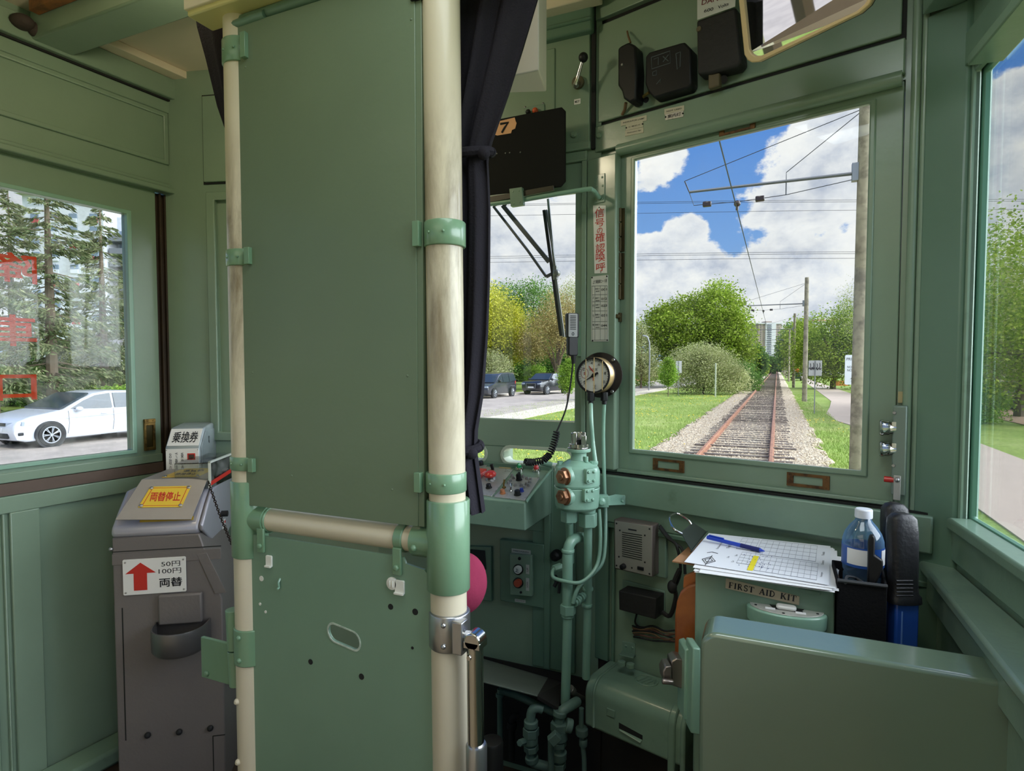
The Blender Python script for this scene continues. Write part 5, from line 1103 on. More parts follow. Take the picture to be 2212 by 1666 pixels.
# driver's perch with a pink cushion
c = A(998, 1260, 1.20); st = thing('perch_stool', (c.x, c.y, 0), 'pink plush round stool top peeping out behind the thick cream pole', 'stool')
m = MB(); m.ball(c, .062, sc=(.80, .9, 1.0), nu=28, nv=18); m.build('cushion', mat('pink_plush', rgb(140, 50, 76), .95, spec=.1, var=.12, vscale=22, bump=.3, bscale=60), st)
m = MB(); m.cyl((c.x - .01, c.y, .02), (c.x - .01, c.y, c.z - .04), .018, n=14); m.lathe((c.x - .01, c.y, 0), (0, 0, 1), [(0, .07), (.015, .07), (.03, .03)], 24); m.build('post', MBLACK, st)
# ================================================================== fare box and ticket dispenser
FB = mat('fare_box_grey', rgb(116, 110, 108), .5, var=.08, vscale=10, bump=.14, bscale=120, metal=.15)
FBT = mat('fare_box_top', rgb(158, 152, 146), .45, var=.06, vscale=20, bump=.08, metal=.25)
LID = mat('fare_box_casing', rgb(176, 174, 184), .36, var=.06, bump=.12, metal=.3, coat=.2)
FH = R(54.7)                                            # the front runs away to the right
fu = Vector((math.sin(FH), math.cos(FH), 0)); fn = fu.cross(Vector((0, 0, 1)))      # along the front, outward normal
FBP = Plane(0, 0, fu.x, fu.y)
anchor = A(372, 1300, 1.78)
FBP.o = Vector((anchor.x, anchor.y, 0))
Zv = Vector((0, 0, 1))
fb = thing('fare_box', (anchor.x, anchor.y, 0), 'grey metal fare box with a red arrow sign and coin tray', 'fare box')
F = lambda px, py, d=0.0: FBP.hit(px, py, d)
ul, _ = FBP.uz(248, 1400); ur, _ = FBP.uz(482, 1400); ztop = FBP.uz(300, 1160)[1]; DEP = .26
back = -fn * DEP
uc = FBP.uz(430, 1140)[0]; CD = -.42
W3 = lambda u, z, d=0.0: FBP.w(u, z, d)
zch = FBP.uz(482, 1292)[1]; m = MB(); m.prism([W3(u_, z_) for u_, z_ in ((ul, 0), (ur, 0), (ur, zch), (uc, ztop), (ul, ztop))], -fn * DEP)
m.build('cabinet', FB, fb, .004)
# door outline, lower plinth, seams
m = MB(); ud, zd0 = FBP.uz(272, 1600); zd1 = FBP.uz(272, 1313)[1]
FBP.box(m, ud - .0016, ud + .0016, zd0, zd1, -.002, .0008); u2, z2 = FBP.uz(460, 1590); FBP.box(m, u2 - .0014, u2 + .0014, .05, z2, -.002, .0008); FBP.box(m, u2, ur, z2 - .002, z2 + .001, -.002, .0008)
ua, za = FBP.uz(258, 1192); FBP.box(m, ul, ur, za - .0012, za + .0012, -.002, .0007)
m.build('door_seam', GAP, fb)
m = MB(); FBP.box(m, ul, ur, FBP.uz(300, 1218)[1], FBP.uz(300, 1194)[1], 0, .003); m.build('front_band', FB, fb, .001)
for px, py in ((320, 1587), (388, 1580), (455, 1572)):
    p = F(px, py); m = MB(); m.ball(p + fn * .004, .009); m.build('door_knob', MBLACK, fb)
m = MB(); a_ = [F(425, 1197, .001), F(447, 1194, .001), F(490, 1280, .001), F(465, 1283, .001)]; m.prism(a_, fn * .0025); m.build('side_strip', FB, fb, .001)
# sign with the arrow
su0, sz1 = FBP.uz(266, 1209); su1, sz0 = FBP.uz(404, 1279); sz0b = FBP.uz(270, 1286)[1]; sz1 = FBP.uz(335, 1205)[1]; sz0 = FBP.uz(337, 1281)[1]
m = MB(); c = W3((su0 + su1) / 2, (sz0 + sz1) / 2, .0026); m.rslab(c, fu, Zv, fn, su1 - su0, sz1 - sz0, .003, .004); sg = m.build('exchange_sign', WHITE, fb, .0006)
sw, sh = su1 - su0, sz1 - sz0; sp = lambda a, b: W3(su0 + sw * a, sz0 + sh * b, .0058)
m = MB(); m.prism([sp(.17, .12), sp(.38, .12), sp(.38, .60), sp(.52, .60), sp(.28, .90), sp(.04, .60), sp(.17, .60)], fn * .0006); m.build('red_arrow', RED, sg)
text('lettering', '50円', sp(.76, .82), fu, Zv, sw * .30, sh * .15, INK, sg); text('lettering', '100円', sp(.745, .62), fu, Zv, sw * .36, sh * .15, INK, sg); text('lettering', '両替', sp(.755, .30), fu, Zv, sw * .37, sh * .26, INK, sg, bold=.02)
m = MB()
for a, b in ((.04, .92), (.96, .92), (.04, .07), (.96, .07)): m.screw(sp(a, b), fn, .003, .001)
m.build('sign_screw', STEEL, sg)
# coin tray: flat hood over a rounded cup
h0, h1 = FBP.uz(345, 1282), FBP.uz(440, 1340); m = MB(); FBP.box(m, h0[0], h1[0], h1[1], h0[1] - .002, 0, .018); m.build('coin_hood', FB, fb, .005)
c0, c1 = FBP.uz(336, 1345)[0], FBP.uz(456, 1345)[0]; zt_ = FBP.uz(390, 1340)[1]; cw = (c1 - c0) / 2; rings = []
def cup(scale, z, inn=0): 
    pts_ = [W3(c1 - inn, z, 0)]
    for i in range(17):
        a = math.pi * i / 16; pts_.append(W3((c0 + c1) / 2 + math.cos(a) * (cw * scale - inn), z, .004 + math.sin(a) ** .7 * (.105 * scale - inn)))
    pts_.append(W3(c0 + inn, z, 0)); return pts_
m = MB(); m.loft([cup(.90, zt_ - .074), cup(.99, zt_ - .062), cup(1.0, zt_ - .004), cup(.99, zt_), cup(.95, zt_), cup(.94, zt_ - .004), cup(.93, zt_ - .046)]); m.build('coin_cup', STEEL if 0 else mat('cup_metal', rgb(120, 118, 118), .35, metal=.7, var=.1), fb, 0)
# upper casing with sloped front and the acrylic coin chute
Q = lambda u, z, d: FBP.w(u, z, d)
zc0, zc1 = ztop, FBP.uz(300, 1128)[1] + .0
cas = [(.0, ztop), (.0, ztop + .026), (-.05, ztop + .070), (-.11, ztop + .118), (CD, ztop + .118), (CD, ztop - .09), (-.10, ztop - .09), (-.03, ztop - .04)]
m = MB(); m.prism([W3(ul - .004, z, d) for d, z in cas[:6]] , fu * (uc - ul + .004)); m.build('casing', LID, fb, .012, seg=3)
m = MB(); m.prism([W3(uc, z, d) for d, z in ((.004, ztop + .026), (-.05, ztop + .072), (-.11, ztop + .116), (CD, ztop + .124), (CD, ztop - .02), (-.215, ztop - .10), (-.185, ztop - .105), (.0, ztop + .01))], fu * .012); sc_ = m.build('side_cover', LID, fb, .010, seg=3)
p = W3(uc + .010, ztop + .012, -.20); m = MB(); m.cyl(p, p + fu * .022, .010, n=16); m.build('cover_knob', MBLACK, sc_, .001)
p = W3(uc + .0122, ztop - .03, -.225); m = MB(); m.obox(p, -fn, Zv, fu, (-.018, .018), (-.016, .016), (0, .0008)); st_ = m.build('sticker', WHITE, sc_); text('lettering', 'No.1', p - fn * -.004 + fu * .001, -fn, Zv, .014, .008, INK, st_); m = MB(); m.obox(p + fu * .001 - fn * .012, -fn, Zv, fu, (-.006, .006), (.002, .010), (0, .0006)); m.build('red_mark', RED, st_)
m = MB(); m.prism([W3(ul + .07, ztop + .040, -.016), W3(uc - .02, ztop + .040, -.016), W3(uc - .02, ztop + .050, -.022), W3(ul + .07, ztop + .050, -.022)], fn * .003); m.build('yellow_edge', mat('yellow_strip', rgb(196, 160, 50), .5), fb)
m = MB(); m.ball(W3(ul - .002, FBP.uz(250, 1186)[1], .002), .006); m.build('side_pin', STEEL, fb)
# folded metal cover on top with two yellow plates
cv = thing('fare_box_cover', W3((ul + ur) / 2, ztop + .1, -.05), 'folded grey metal cover with two yellow notices lying over the fare box', 'cover')
A1, A2 = A(249, 1123, 1.73), A(413, 1122, 1.79)          # bottom edge of the sloping flap
B1, B2 = A(306, 1036, 1.83), A(449, 1033, 1.90)          # fold
C1, C2 = A(362, 1014, 1.98), A(494, 1011, 2.05)          # back edge of the flat leaf
def onplane(px, py, p, nn):
    r = ray(px, py); return EYE + r * ((p - EYE).dot(nn) / r.dot(nn))
B1 = onplane(306, 1036, A1, (A2 - A1).cross(B2 - A1)); nn_ = (B2 - B1).cross(C2 - B1); C1 = onplane(362, 1014, B1, nn_)
def slabq(m, a, b, c, d, th):
    n_ = (b - a).cross(d - a).normalized(); m.prism([a, b, c, d], -n_ * th); return n_
m = MB(); n1_ = slabq(m, A1, A2, B2, B1, .003); m.build('sloping_flap', FBT, cv, .0008)
m = MB(); n2_ = slabq(m, B1, B2, C2, C1, .003); m.build('flat_flap', FBT, cv, .0008)
def onq(a, b, c, d, s, t_): return (a.lerp(b, s)).lerp(d.lerp(c, s), t_)
def plate(par, quad, s0, s1, t0, t1, lines, ink, nrm, border=None):
    a, b, c, d = [onq(*quad, s, t_) for s, t_ in ((s0, t0), (s1, t0), (s1, t1), (s0, t1))]
    m = MB(); m.prism([a + nrm * .0005, b + nrm * .0005, c + nrm * .0005, d + nrm * .0005], nrm * .0016); pl = m.build('yellow_notice', YELLOW, par, .0006)
    ex = (b - a).normalized(); ey = nrm.cross(ex).normalized(); w_ = (b - a).length; h_ = (d - a).length; up = (d - a)
    cen = (a + b + c + d) / 4 + nrm * .0022; sk = up.normalized()
    for i, tx in enumerate(lines):
        off = (len(lines) - 1) / 2 - i; text('lettering', tx, cen + sk * (off * h_ * .40), ex, ey, w_ * (.70 if len(lines) == 1 else .6), abs(up.dot(ey)) * (.46 if len(lines) == 1 else .30), ink, pl, .0004, bold=.02)
    if border:
        m = MB(); f_ = lambda k_: [cen - nrm * .0002 + (p - (a + b + c + d) / 4) * k_ for p in (a, b, c, d)]; m.ring([q for q in f_(.86)], f_(.83), nrm * .0005); m.build('red_border', border, pl)
    m = MB()
    for s_, t_ in ((.05, .08), (.95, .08), (.95, .92), (.05, .92)): m.lathe(a.lerp(b, s_).lerp(d.lerp(c, s_), t_) + nrm * .001, nrm, [(0, .0055), (.003, .005), (.005, .002)], 12)
    m.build('rivet', STEEL, pl)
plate(cv, (A1, A2, B2, B1), .20, .80, .28, .80, ['両替停止'], RED, n1_, RED)
plate(cv, (B1, B2, C2, C1), .25, .80, .12, .96, ['運賃箱', '使用停止'], INK, n2_)
m = MB(); r0, r1 = B2 + Vector((.012, .0, -.01)), C2 + Vector((.006, 0, -.004))
m.prism([r0, r1, r1 - Zv * .012, r0 - Zv * .012], fu * .003); m.build('red_lip', RED, cv)
# acrylic chute beside the cover
ac = thing('acrylic_chute', W3(uc, ztop + .14, -.14), 'clear acrylic coin chute beside the folded cover', 'coin chute')
d0 = W3(uc + .004, ztop + .118, -.10); d1 = W3(uc + .03, ztop + .155, -.33)
ACR = glass_mat('acrylic', (.86, .90, .88, 1), 1.0, .25)
e_ = (d1 - d0); e_.z = 0; e_n = e_.normalized(); m = MB(); m.obox(d0, e_n, Zv, fu, (0, e_.length), (0, .082), (0, .003)); m.obox(d0, e_n, Zv, fu, (0, .003), (0, .082), (-.10, .0)); m.obox(d0, e_n, Zv, fu, (0, e_.length), (.079, .082), (-.10, 0)); m.build('acrylic_wall', ACR, ac)
m = MB(); m.obox(d0, e_n, Zv, fu, (-.002, e_.length), (.080, .086), (-.002, .005)); m.obox(d0, e_n, Zv, fu, (-.002, .002), (0, .086), (-.002, .005)); m.build('acrylic_edge', mat('acrylic_edge', rgb(206, 210, 200), .3), ac)
# chain hanging from the cover
ch = thing('chain', B2, 'small dark chain hanging from the fare box cover', 'chain'); a_, b_ = A(450, 1040, 1.83), A(505, 1185, 1.66); NL = 34
P_ = [a_.lerp(b_, i / NL) + Vector((0, 0, -.010 * math.sin(math.pi * i / NL))) for i in range(NL + 1)]
for i in range(NL):
    m = MB(); p, q_ = P_[i], P_[i + 1]; d = (q_ - p).normalized(); e1, e2, _ = m.basis(d); e = e1 if i % 2 else e2; L_ = (q_ - p).length * .66
    c = (p + q_) / 2; m.tube([c + d * (math.cos(t_) * L_) + e * (math.sin(t_) * .0034) for t_ in np.linspace(0, 2 * math.pi, 11)], .0012, 5, caps=False); m.build('link', mat('chain_dark', rgb(54, 44, 38), .4, metal=.8), ch)
# ticket dispenser
TD = mat('dispenser_grey', rgb(150, 160, 162), .4, var=.1, vscale=14, metal=.2, second=rgb(126, 136, 138), fac=(.5, .7))
DH = R(56); du = Vector((math.sin(DH), math.cos(DH), 0)); an = A(395, 1000, 2.02); DP = Plane(an.x, an.y, du.x, du.y); dn = DP.n
td = thing('ticket_dispenser', (an.x, an.y, 0), 'pale transfer ticket dispenser standing behind the fare box', 'ticket dispenser')
l0, r0_ = DP.uz(357, 1000)[0], DP.uz(432, 1000)[0]; ze = DP.uz(395, 967)[1]; dep_ = .20
hit_top = .062; back_ = -.055
prof = [(0, .35), (0, ze), (back_, ze + hit_top), (-.17, ze + hit_top + .008), (-.21, ze + hit_top - .02), (-.21, .35)]
m = MB(); m.prism([DP.w(l0, z, d) for d, z in prof], du * (r0_ - l0)); m.build('casing', TD, td, .006)
ww = r0_ - l0
m = MB(); DP.box(m, l0 + .003, r0_ - .003, ze - .12, ze - .004, 0, .002)
fp = m.build('front_plate', WHITE, td, .0006)
sl = Vector((0, 0, 0)); a_ = DP.w(l0, ze, 0); bvec = (DP.w(l0, ze + hit_top, back_) - a_); nr = du.cross(bvec.normalized())
m = MB(); q4 = [a_ + du * (ww * .04) + bvec * .08, a_ + du * (ww * .96) + bvec * .08, a_ + du * (ww * .96) + bvec * .93, a_ + du * (ww * .04) + bvec * .93]; m.prism(q4, nr * .0015); tp = m.build('name_plate', WHITE, td, .0005)
text('lettering', '乗換券', a_ + du * (ww * .52) + bvec * .5 + nr * .002, du, bvec, ww * .74, bvec.length * .56, INK, tp, .0004, bold=.012)
for k_, s_ in enumerate(('乗換券', 'で乗車', 'お取り')): text('lettering', '\n'.join(s_), DP.w(l0 + ww * (.50 - .17 * k_), ze - .048, .0022), du, Zv, ww * .085, .062, INK, fp, .0004)
m = MB(); uu = l0 + ww * .76; DP.frame(m, (uu - .012, uu + .012, ze - .052, ze - .020), (uu - .009, uu + .009, ze - .050, ze - .024), .002, .0035); m.build('slot_frame', RED, fp, 0)
m = MB(); DP.box(m, uu - .009, uu + .009, ze - .050, ze - .024, .001, .0025); m.build('ticket_slot', mat('slot_brown', rgb(70, 54, 48), .6), fp)
m = MB()
for a, b in ((.05, -.008), (.95, -.008)): m.screw(DP.w(l0 + ww * a, ze + b, .002), dn, .002, .001)
m.build('screw', STEEL, fp)
sd_ = [(d * .86 - .012, z) for d, z in ((0, ze - .1), (0, ze + .004), (back_, ze + hit_top - .012), (-.2, ze + hit_top - .012), (-.2, ze - .1))]
m = MB(); m.prism([DP.w(r0_, z, d) for d, z in sd_], du * .003); sp_ = m.build('side_panel', TD, td, .001)
text('lettering', 'Q', DP.w(r0_ + .0035, ze + .016, -.088), -dn, Zv, .012, .026, INK, sp_, bold=.02)
m = MB(); m.cyl((an.x - .03, an.y + .12, 0), (an.x - .03, an.y + .12, .36), .03, n=16); m.build('stand', DGREEN, td)
# ================================================================== things on the front wall
ZV = Vector((0, 0, 1))
def pbox(pl, name, m_, par, x0, y0, x1, y1, d0, d1, bev=.002, at=None):
    m = MB(); pl.rect(m, x0, y0, x1, y1, d0, d1, at); return m.build(name, m_, par, bev)
def center(pl, x0, y0, x1, y1, d): return pl.hit((x0 + x1) / 2, (y0 + y1) / 2, d)
def lettering(pl, body, x0, y0, x1, y1, d, ink, par, bold=.01):
    a, b = pl.uz(x0, (y0 + y1) / 2, d), pl.uz(x1, (y0 + y1) / 2, d); t_, c_ = pl.uz((x0 + x1) / 2, y0, d), pl.uz((x0 + x1) / 2, y1, d)
    return text('lettering', body, pl.hit((x0 + x1) / 2, (y0 + y1) / 2, d), pl.u, ZV, abs(b[0] - a[0]), abs(t_[1] - c_[1]), ink, par, .0005, bold)

# black sun visor on a bent green rod
vs = thing('sun_visor', CF.hit(1140, 330, .1), 'black sun visor board with an orange number tag above the middle windscreen', 'sun visor')
VD = .10
q = [CF.hit(x, y, VD) for x, y in ((1030, 425), (1030, 266), (1213, 231), (1222, 240), (1222, 392), (1212, 404))]
m = MB(); m.prism(q, CF.n * -.004); m.build('board', mat('visor_black', rgb(10, 12, 11), .75, spec=.25), vs, .003)
pq = [CF.hit(x, y, VD + .0008) for x, y in ((1070, 264), (1112, 254), (1114, 262), (1116, 266), (1113, 278), (1106, 281), (1104, 288), (1074, 293), (1066, 290))]
m = MB(); m.prism(pq, CF.n * .0008); tg_ = m.build('number_tag', mat('orange_tag', rgb(228, 172, 124), .6), vs)
m = MB(); m.tube([CF.hit(x, y, VD + .002) for x, y in ((1081, 268), (1098, 265), (1090, 276), (1084, 287))], .0032, 6); m.build('lettering', INK, tg_)
for i, px in enumerate((1065, 1073, 1092, 1101, 1124)):
    m = MB(); m.lathe(CF.hit(px, 333 - i * 1.0, VD + .001), CF.n, [(-.001, .003), (.001, .002)], 8); m.build('stud', mat('visor_stud', rgb(70, 80, 76), .4), vs)
m = MB(); m.prism([CF.hit(x, y, VD + .006) for x, y in ((1040, 428), (1196, 400), (1196, 411), (1040, 441))], CF.n * -.006); m.build('bottom_strip', mat('visor_strip', rgb(74, 72, 64), .3, metal=.5), vs, .001)
m = MB(); m.prism([CF.hit(x, y, VD + .016) for x, y in ((1100, 408), (1127, 404), (1130, 442), (1103, 446))], CF.n * -.016)
for x, y in ((1108, 414), (1121, 412), (1110, 440), (1123, 437)): m.screw(CF.hit(x, y, VD + .016), CF.n, .003, .001)
m.build('clamp', GREEN2, vs, .002)
m = MB(); m.tube([CF.hit(1020, 446, VD), CF.hit(1130, 432, VD), CF.hit(1245, 412, VD), CF.hit(1276, 408, VD), RF.hit(1284, 413, .06), RF.hit(1295, 428, .034)], .0065, 10); m.build('rod', AQUA, vs)
m = MB(); RF.rect(m, 1284, 379, 1306, 436, .030, .033)
for x, y in ((1289, 384), (1301, 383), (1289, 403), (1302, 401), (1290, 432), (1301, 430)): m.screw(RF.hit(x, y, .033), RF.n, .0035, .0015)
m.build('rod_bracket', GREEN2, vs, .001)
# switch strip peeping over the visor
sp = thing('toggle_strip', CF.hit(1155, 240, .02), 'little switch strip with an orange knob above the sun visor', 'switch'); pbox(CF, 'plate', GREEN2, sp, 1132, 232, 1176, 250, .012, .02)
m = MB(); m.ball(CF.hit(1156, 239, .03), .009); m.build('orange_knob', mat('orange_knob', rgb(214, 92, 48), .35), sp)
m = MB(); m.ball(CF.hit(1141, 242, .03), .008); m.build('black_knob', BLACK, sp)
m = MB()
for x, y in ((1134, 232), (1173, 224)): m.ball(CF.hit(x, y, .016), .004)
m.build('screw', STEEL, sp)
# lever with a black ball
lv = thing('brake_lever', CF.hit(1246, 180, .02), 'chrome lever with a black ball knob beside the header seam', 'lever')
a_, b_ = CF.hit(1243, 184, .05), CF.hit(1259, 128, .075)
m = MB(); m.lathe(CF.hit(1250, 180, .012), CF.n, [(0, .018), (.01, .018), (.014, .012)], 20); m.build('pivot', mat('brown_washer', rgb(96, 86, 64), .6), lv)
m = MB(); m.tube([CF.hit(1250, 180, .02), a_, a_.lerp(b_, .25), b_], [.008, .0085, .006, .0045], 12, 3); m.build('arm', CHROME, lv)
m = MB(); m.ball(CF.hit(1260, 124, .077), .0135); m.build('ball_knob', BLACK, lv)
t = thing('small_label', CF.hit(1247, 219, .012), 'tiny white label under the black ball lever', 'label'); pbox(CF, 'plate', WHITE, t, 1240, 215, 1254, 224, .012, .0135, .0003); lettering(CF, 'MDT', 1242, 217, 1252, 222, .0135, INK, t)
m = MB()
for x, y in ((1240, 291), (1296, 294)): (CF if x < 1280 else RF).hit(x, y, .016); m.lathe((CF if x < 1280 else RF).hit(x, y, .012), (CF if x < 1280 else RF).n, [(0, .009), (.006, .009), (.009, .006)], 16)
o = m.build('trim_50', GREEN); o['kind'] = 'structure'; tag(o, 'green capped screw heads on the header', 'trim')

# signs on the post
sg = thing('signal_sign', RF.hit(1297, 520, .03), 'narrow white sign with red vertical characters on the green post', 'sign')
m = MB(); m.prism([RF.hit(x, y, .0315) for x, y in ((1281, 444), (1308, 444), (1311, 590), (1284, 591))], RF.n * -.0015); sp = m.build('plate', WHITE, sg, .0004)
for i, ch_ in enumerate('信号の確認喚呼'):
    y = (460, 481, 498, 513, 536, 555, 577)[i]; hh = (10, 8.5, 6, 10, 10, 10, 9)[i]; x = 1295 + i * .45; lettering(RF, ch_, x - (10 if ch_ != 'の' else 6), y - hh, x + (10 if ch_ != 'の' else 6), y + hh, .0315, RED, sp, .006)
m = MB(); m.screw(RF.hit(1294.5, 448, .0315), RF.n, .002, .001); m.screw(RF.hit(1298, 588, .0315), RF.n, .0016, .001); m.build('screw', MBLACK, sp)
sh = thing('code_sheet', RF.hit(1295, 665, .03), 'white framed code table with ruled boxes on the green post', 'notice')
m = MB(); m.prism([RF.hit(x, y, .0315) for x, y in ((1277, 598), (1313, 594), (1314, 738), (1277, 738))], RF.n * -.0015); sp = m.build('sheet', mat('aged_white', rgb(206, 208, 202), .5), sh, .0004)
m = MB(); ln = lambda a, b, w_=.0007: m.tube([RF.hit(*a, .0318), RF.hit(*b, .0318)], w_, 4)
for y in (618, 637, 652, 672, 695, 711, 735): ln((1279, y), (1312, y - .5))
for x in (1279, 1285, 1297, 1307, 1312): ln((x, 618), (x, 735))
m.build('ruled_lines', mat('grey_line', rgb(120, 126, 122), .6), sp)
lettering(RF, '上り乗換車コード表', 1281, 604, 1311, 612, .0315, INK, sp)
for y, a, b in ((622, '住吉→', '001'), (642, '我孫子→', '012'), (657, '浜寺→', '023'), (678, '恵美→', '031'), (700, '帝塚→', '044')):
    lettering(RF, a, 1286, y, 1296, y + 4, .0315, INK, sp); lettering(RF, '乗換券', 1287, y + 6, 1295, y + 9, .0315, INK, sp); lettering(RF, b, 1299, y + 1, 1311, y + 6, .0315, INK, sp)
lettering(RF, '上', 1280, 640, 1284, 645, .0315, INK, sp); lettering(RF, '行', 1280, 658, 1284, 663, .0315, INK, sp); lettering(RF, '番', 1280, 680, 1284, 685, .0315, INK, sp); lettering(RF, '号', 1280, 700, 1284, 705, .0315, INK, sp)
m = MB()
for x, y in ((1279, 600), (1311, 597), (1280, 736), (1312, 735)): m.screw(RF.hit(x, y, .0315), RF.n, .0025, .0015)
m.build('screw', MBLACK, sp)

# pressure gauge
gd = .095
gc = A(1281, 811, RF.hit(1281, 811, .105).dot(V_H)); rad = .0375 * 1.32
gn = (EYE + V_R * -.75 - gc); gn.z = 0; gn.normalize(); gu = gn.cross(ZV) * -1
gau = thing('pressure_gauge', gc, 'round brass rimmed pressure gauge on the green post', 'gauge')
bk = gc - gn * .052
m = MB(); m.lathe(bk - gn * .0, gn, [(-.014, rad * 1.0), (-.01, rad * 1.30), (-.002, rad * 1.32), (.002, rad * 1.02), (.036, rad * 1.0), (.040, rad * .98)], 40); m.build('case', mat('gauge_black', rgb(38, 32, 30), .4, metal=.3), gau)
m = MB(); m.lathe(gc, gn, [(-.034, rad * 1.01), (-.034, rad * 1.03), (-.002, rad * 1.03), (.0, rad * 1.0), (-.002, rad * .95), (-.010, rad * .95), (-.034, rad * 1.0)], 40, caps=False); m.build('brass_rim', mat('gauge_brass', rgb(196, 168, 124), .35, metal=.8, var=.1), gau)
m = MB(); m.lathe(gc - gn * .008, gn, [(0, rad * .97), (.003, rad * .96)], 40); dial = m.build('dial', mat('dial_white', rgb(222, 222, 216), .5), gau)
m = MB(); m.ring([gc + gu * (math.cos(a) * rad * 1.02) + ZV * (math.sin(a) * rad * 1.02) - gn * .004 for a in np.arange(40) * math.pi / 20], [gc + gu * (math.cos(a) * rad * .92) + ZV * (math.sin(a) * rad * .92) - gn * .004 for a in np.arange(40) * math.pi / 20], gn * .006); m.build('black_bezel', MBLACK, gau)
dp = lambda r_, a, e=.0: gc + gu * (math.cos(R(a)) * rad * r_) + ZV * (math.sin(R(a)) * rad * r_) - gn * (.0045 - e)
m = MB()
for a in range(-40, 230, 9): m.tube([dp(.82, a), dp(.90 if a % 27 else .88, a)], .0006 if a % 27 else .0011, 4)
m.build('scale_mark', INK, dial)
for tx, a in (('0', 218), ('2', 150), ('4', 100), ('6', 62), ('8', 10), ('10', -32)): text('lettering', tx, dp(.70, a), gu, ZV, .006 if len(tx) == 1 else .009, .008, INK, dial, .0003)
text('lettering', '空気圧', dp(.33, 90), gu, ZV, .024, .007, INK, dial, .0003); text('lettering', '正', dp(.66, -84), gu, ZV, .010, .010, INK, dial, .0003)
m = MB(); m.tube([dp(.0, 0, .001), dp(.30, -90, .001)], .002, 5); m.tube([dp(.12, 20, .001), dp(.58, 118, .001)], .0012, 5); m.build('red_needle', RED, gau)
m = MB(); m.tube([dp(.15, 30, .002), dp(.72, 212, .002)], [.0022, .0006], 6); m.tube([dp(.15, 210, .002), dp(.3, 28, .002)], .003, 6); m.lathe(gc - gn * .004, gn, [(0, .006), (.003, .005)], 14); m.build('black_needle', MBLACK, gau)
m = MB()
for xo in (-.42, .08, .58): m.tube([gc + gu * (rad * xo) + ZV * (rad * math.sqrt(1 - xo * xo) * 1.0) + gn * .002, gc + gu * (rad * xo) + ZV * (-rad * math.sqrt(1 - xo * xo) * 1.0) + gn * .002], .0016, 6)
m.build('guard_bar', mat('gauge_brass', rgb(0, 0, 0)), gau)
m = MB(); m.ring([gc + gu * (rad * -.55 + math.cos(a) * rad * .24) + ZV * (rad * .12 + math.sin(a) * rad * .3) - gn * .0048 for a in np.arange(16) * math.pi / 8], [gc + gu * (rad * -.55 + math.cos(a) * rad * .21) + ZV * (rad * .12 + math.sin(a) * rad * .27) - gn * .0048 for a in np.arange(16) * math.pi / 8], gn * .0005); m.build('inspection_ring', mat('pink_ink', rgb(168, 120, 120), .6), dial)
text('lettering', '1', gc + gu * (rad * -.55) + ZV * (rad * .1) - gn * .0048, gu, ZV, .005, .009, mat('pink_ink', rgb(0, 0, 0)), dial)
m = MB(); m.lathe(dp(1.22, 46) - gn * .044, gn, [(0, .005), (.006, .004)], 10); m.lathe(dp(1.22, -50) - gn * .044, gn, [(0, .005), (.006, .004)], 10); m.build('mounting_screw', STEEL, gau)
m = MB(); gl = [gc - ZV * (rad * .96) + gu * (-.006), gc - ZV * (rad * .96) + gu * .026 - gn * .02]
for p in gl: m.cyl(p, p - ZV * .024, .011, n=6); m.cyl(p, p - ZV * .034, .007, n=12)
m.build('pipe_union', BLACK, gau, .001)

# microphone with a coiled lead
mi = thing('microphone', CF.hit(1238, 720, .08), 'black hand microphone with a silver grille hanging on the window jamb', 'microphone')
c0 = A(1239, 703, 1.70); ex, ez = V_R * math.cos(.2) - V_H * math.sin(.2) * -1, ZV
ex = (V_R + V_H * .35).normalized(); ey = ex.cross(ZV) 
m = MB(); m.rslab(c0 - ey * .0, ex, ZV, -ey, .036, .070, .020, .006); m.rslab(c0 - ZV * .058 , ex, ZV, -ey, .030, .056, .018, .007); m.build('body', BLACK, mi, .003)
m = MB(); m.rslab(c0 - ex * .003, ex, ZV, ey, .028, .066, .003, .003); fc_ = m.build('grille_plate', mat('mic_grille', rgb(140, 140, 138), .5), mi, .001)
m = MB()
for i in range(9): m.obox(c0 - ex * .003 + ey * .003 + ZV * (.026 - i * .0046), ex, ZV, ey, (-.009, .009), (-.0009, .0009), (0, .0006))
m.build('sound_slot', GAP, fc_)
m = MB(); m.ring([c0 - ex * .003 + ey * .003 - ZV * .024 + ex * (math.cos(a) * .004) + ZV * (math.sin(a) * .005) for a in np.arange(12) * math.pi / 6], [c0 - ex * .003 + ey * .003 - ZV * .024 + ex * (math.cos(a) * .002) + ZV * (math.sin(a) * .003) for a in np.arange(12) * math.pi / 6], ey * .0006); m.build('emblem', INK, fc_)
m = MB(); m.tube([c0 - ZV * .085, c0 - ZV * .108], [.008, .005], 10)
P_ = [A(1238, 768, 1.70), A(1236, 800, 1.70), A(1230, 845, 1.70), A(1222, 885, 1.70), A(1208, 920, 1.70), A(1202, 933, 1.70)]; m.tube(P_, .0024, 7, 4); m.build('lead', RUBBER, mi)
path = [A(1203, 932, 1.70), A(1197, 958, 1.70), A(1188, 982, 1.70), A(1174, 995, 1.69), A(1150, 999, 1.68), A(1134, 998, 1.67)]
m = MB(); fine = []
for a, b in zip(path, path[1:]):
    for k_ in range(40): fine.append(a.lerp(b, k_ / 40))
hel = []; ang = 0
for i, p in enumerate(fine[:-1]):
    d = (fine[i + 1] - p).normalized(); e1 = d.cross(V_H).normalized(); e2 = d.cross(e1); ang += 2 * math.pi * 24 / len(fine) * (1.0); hel.append(p + e1 * (math.cos(ang) * .0088) + e2 * (math.sin(ang) * .0088))
m.tube(hel, .0022, 6); m.build('coiled_lead', RUBBER, mi)
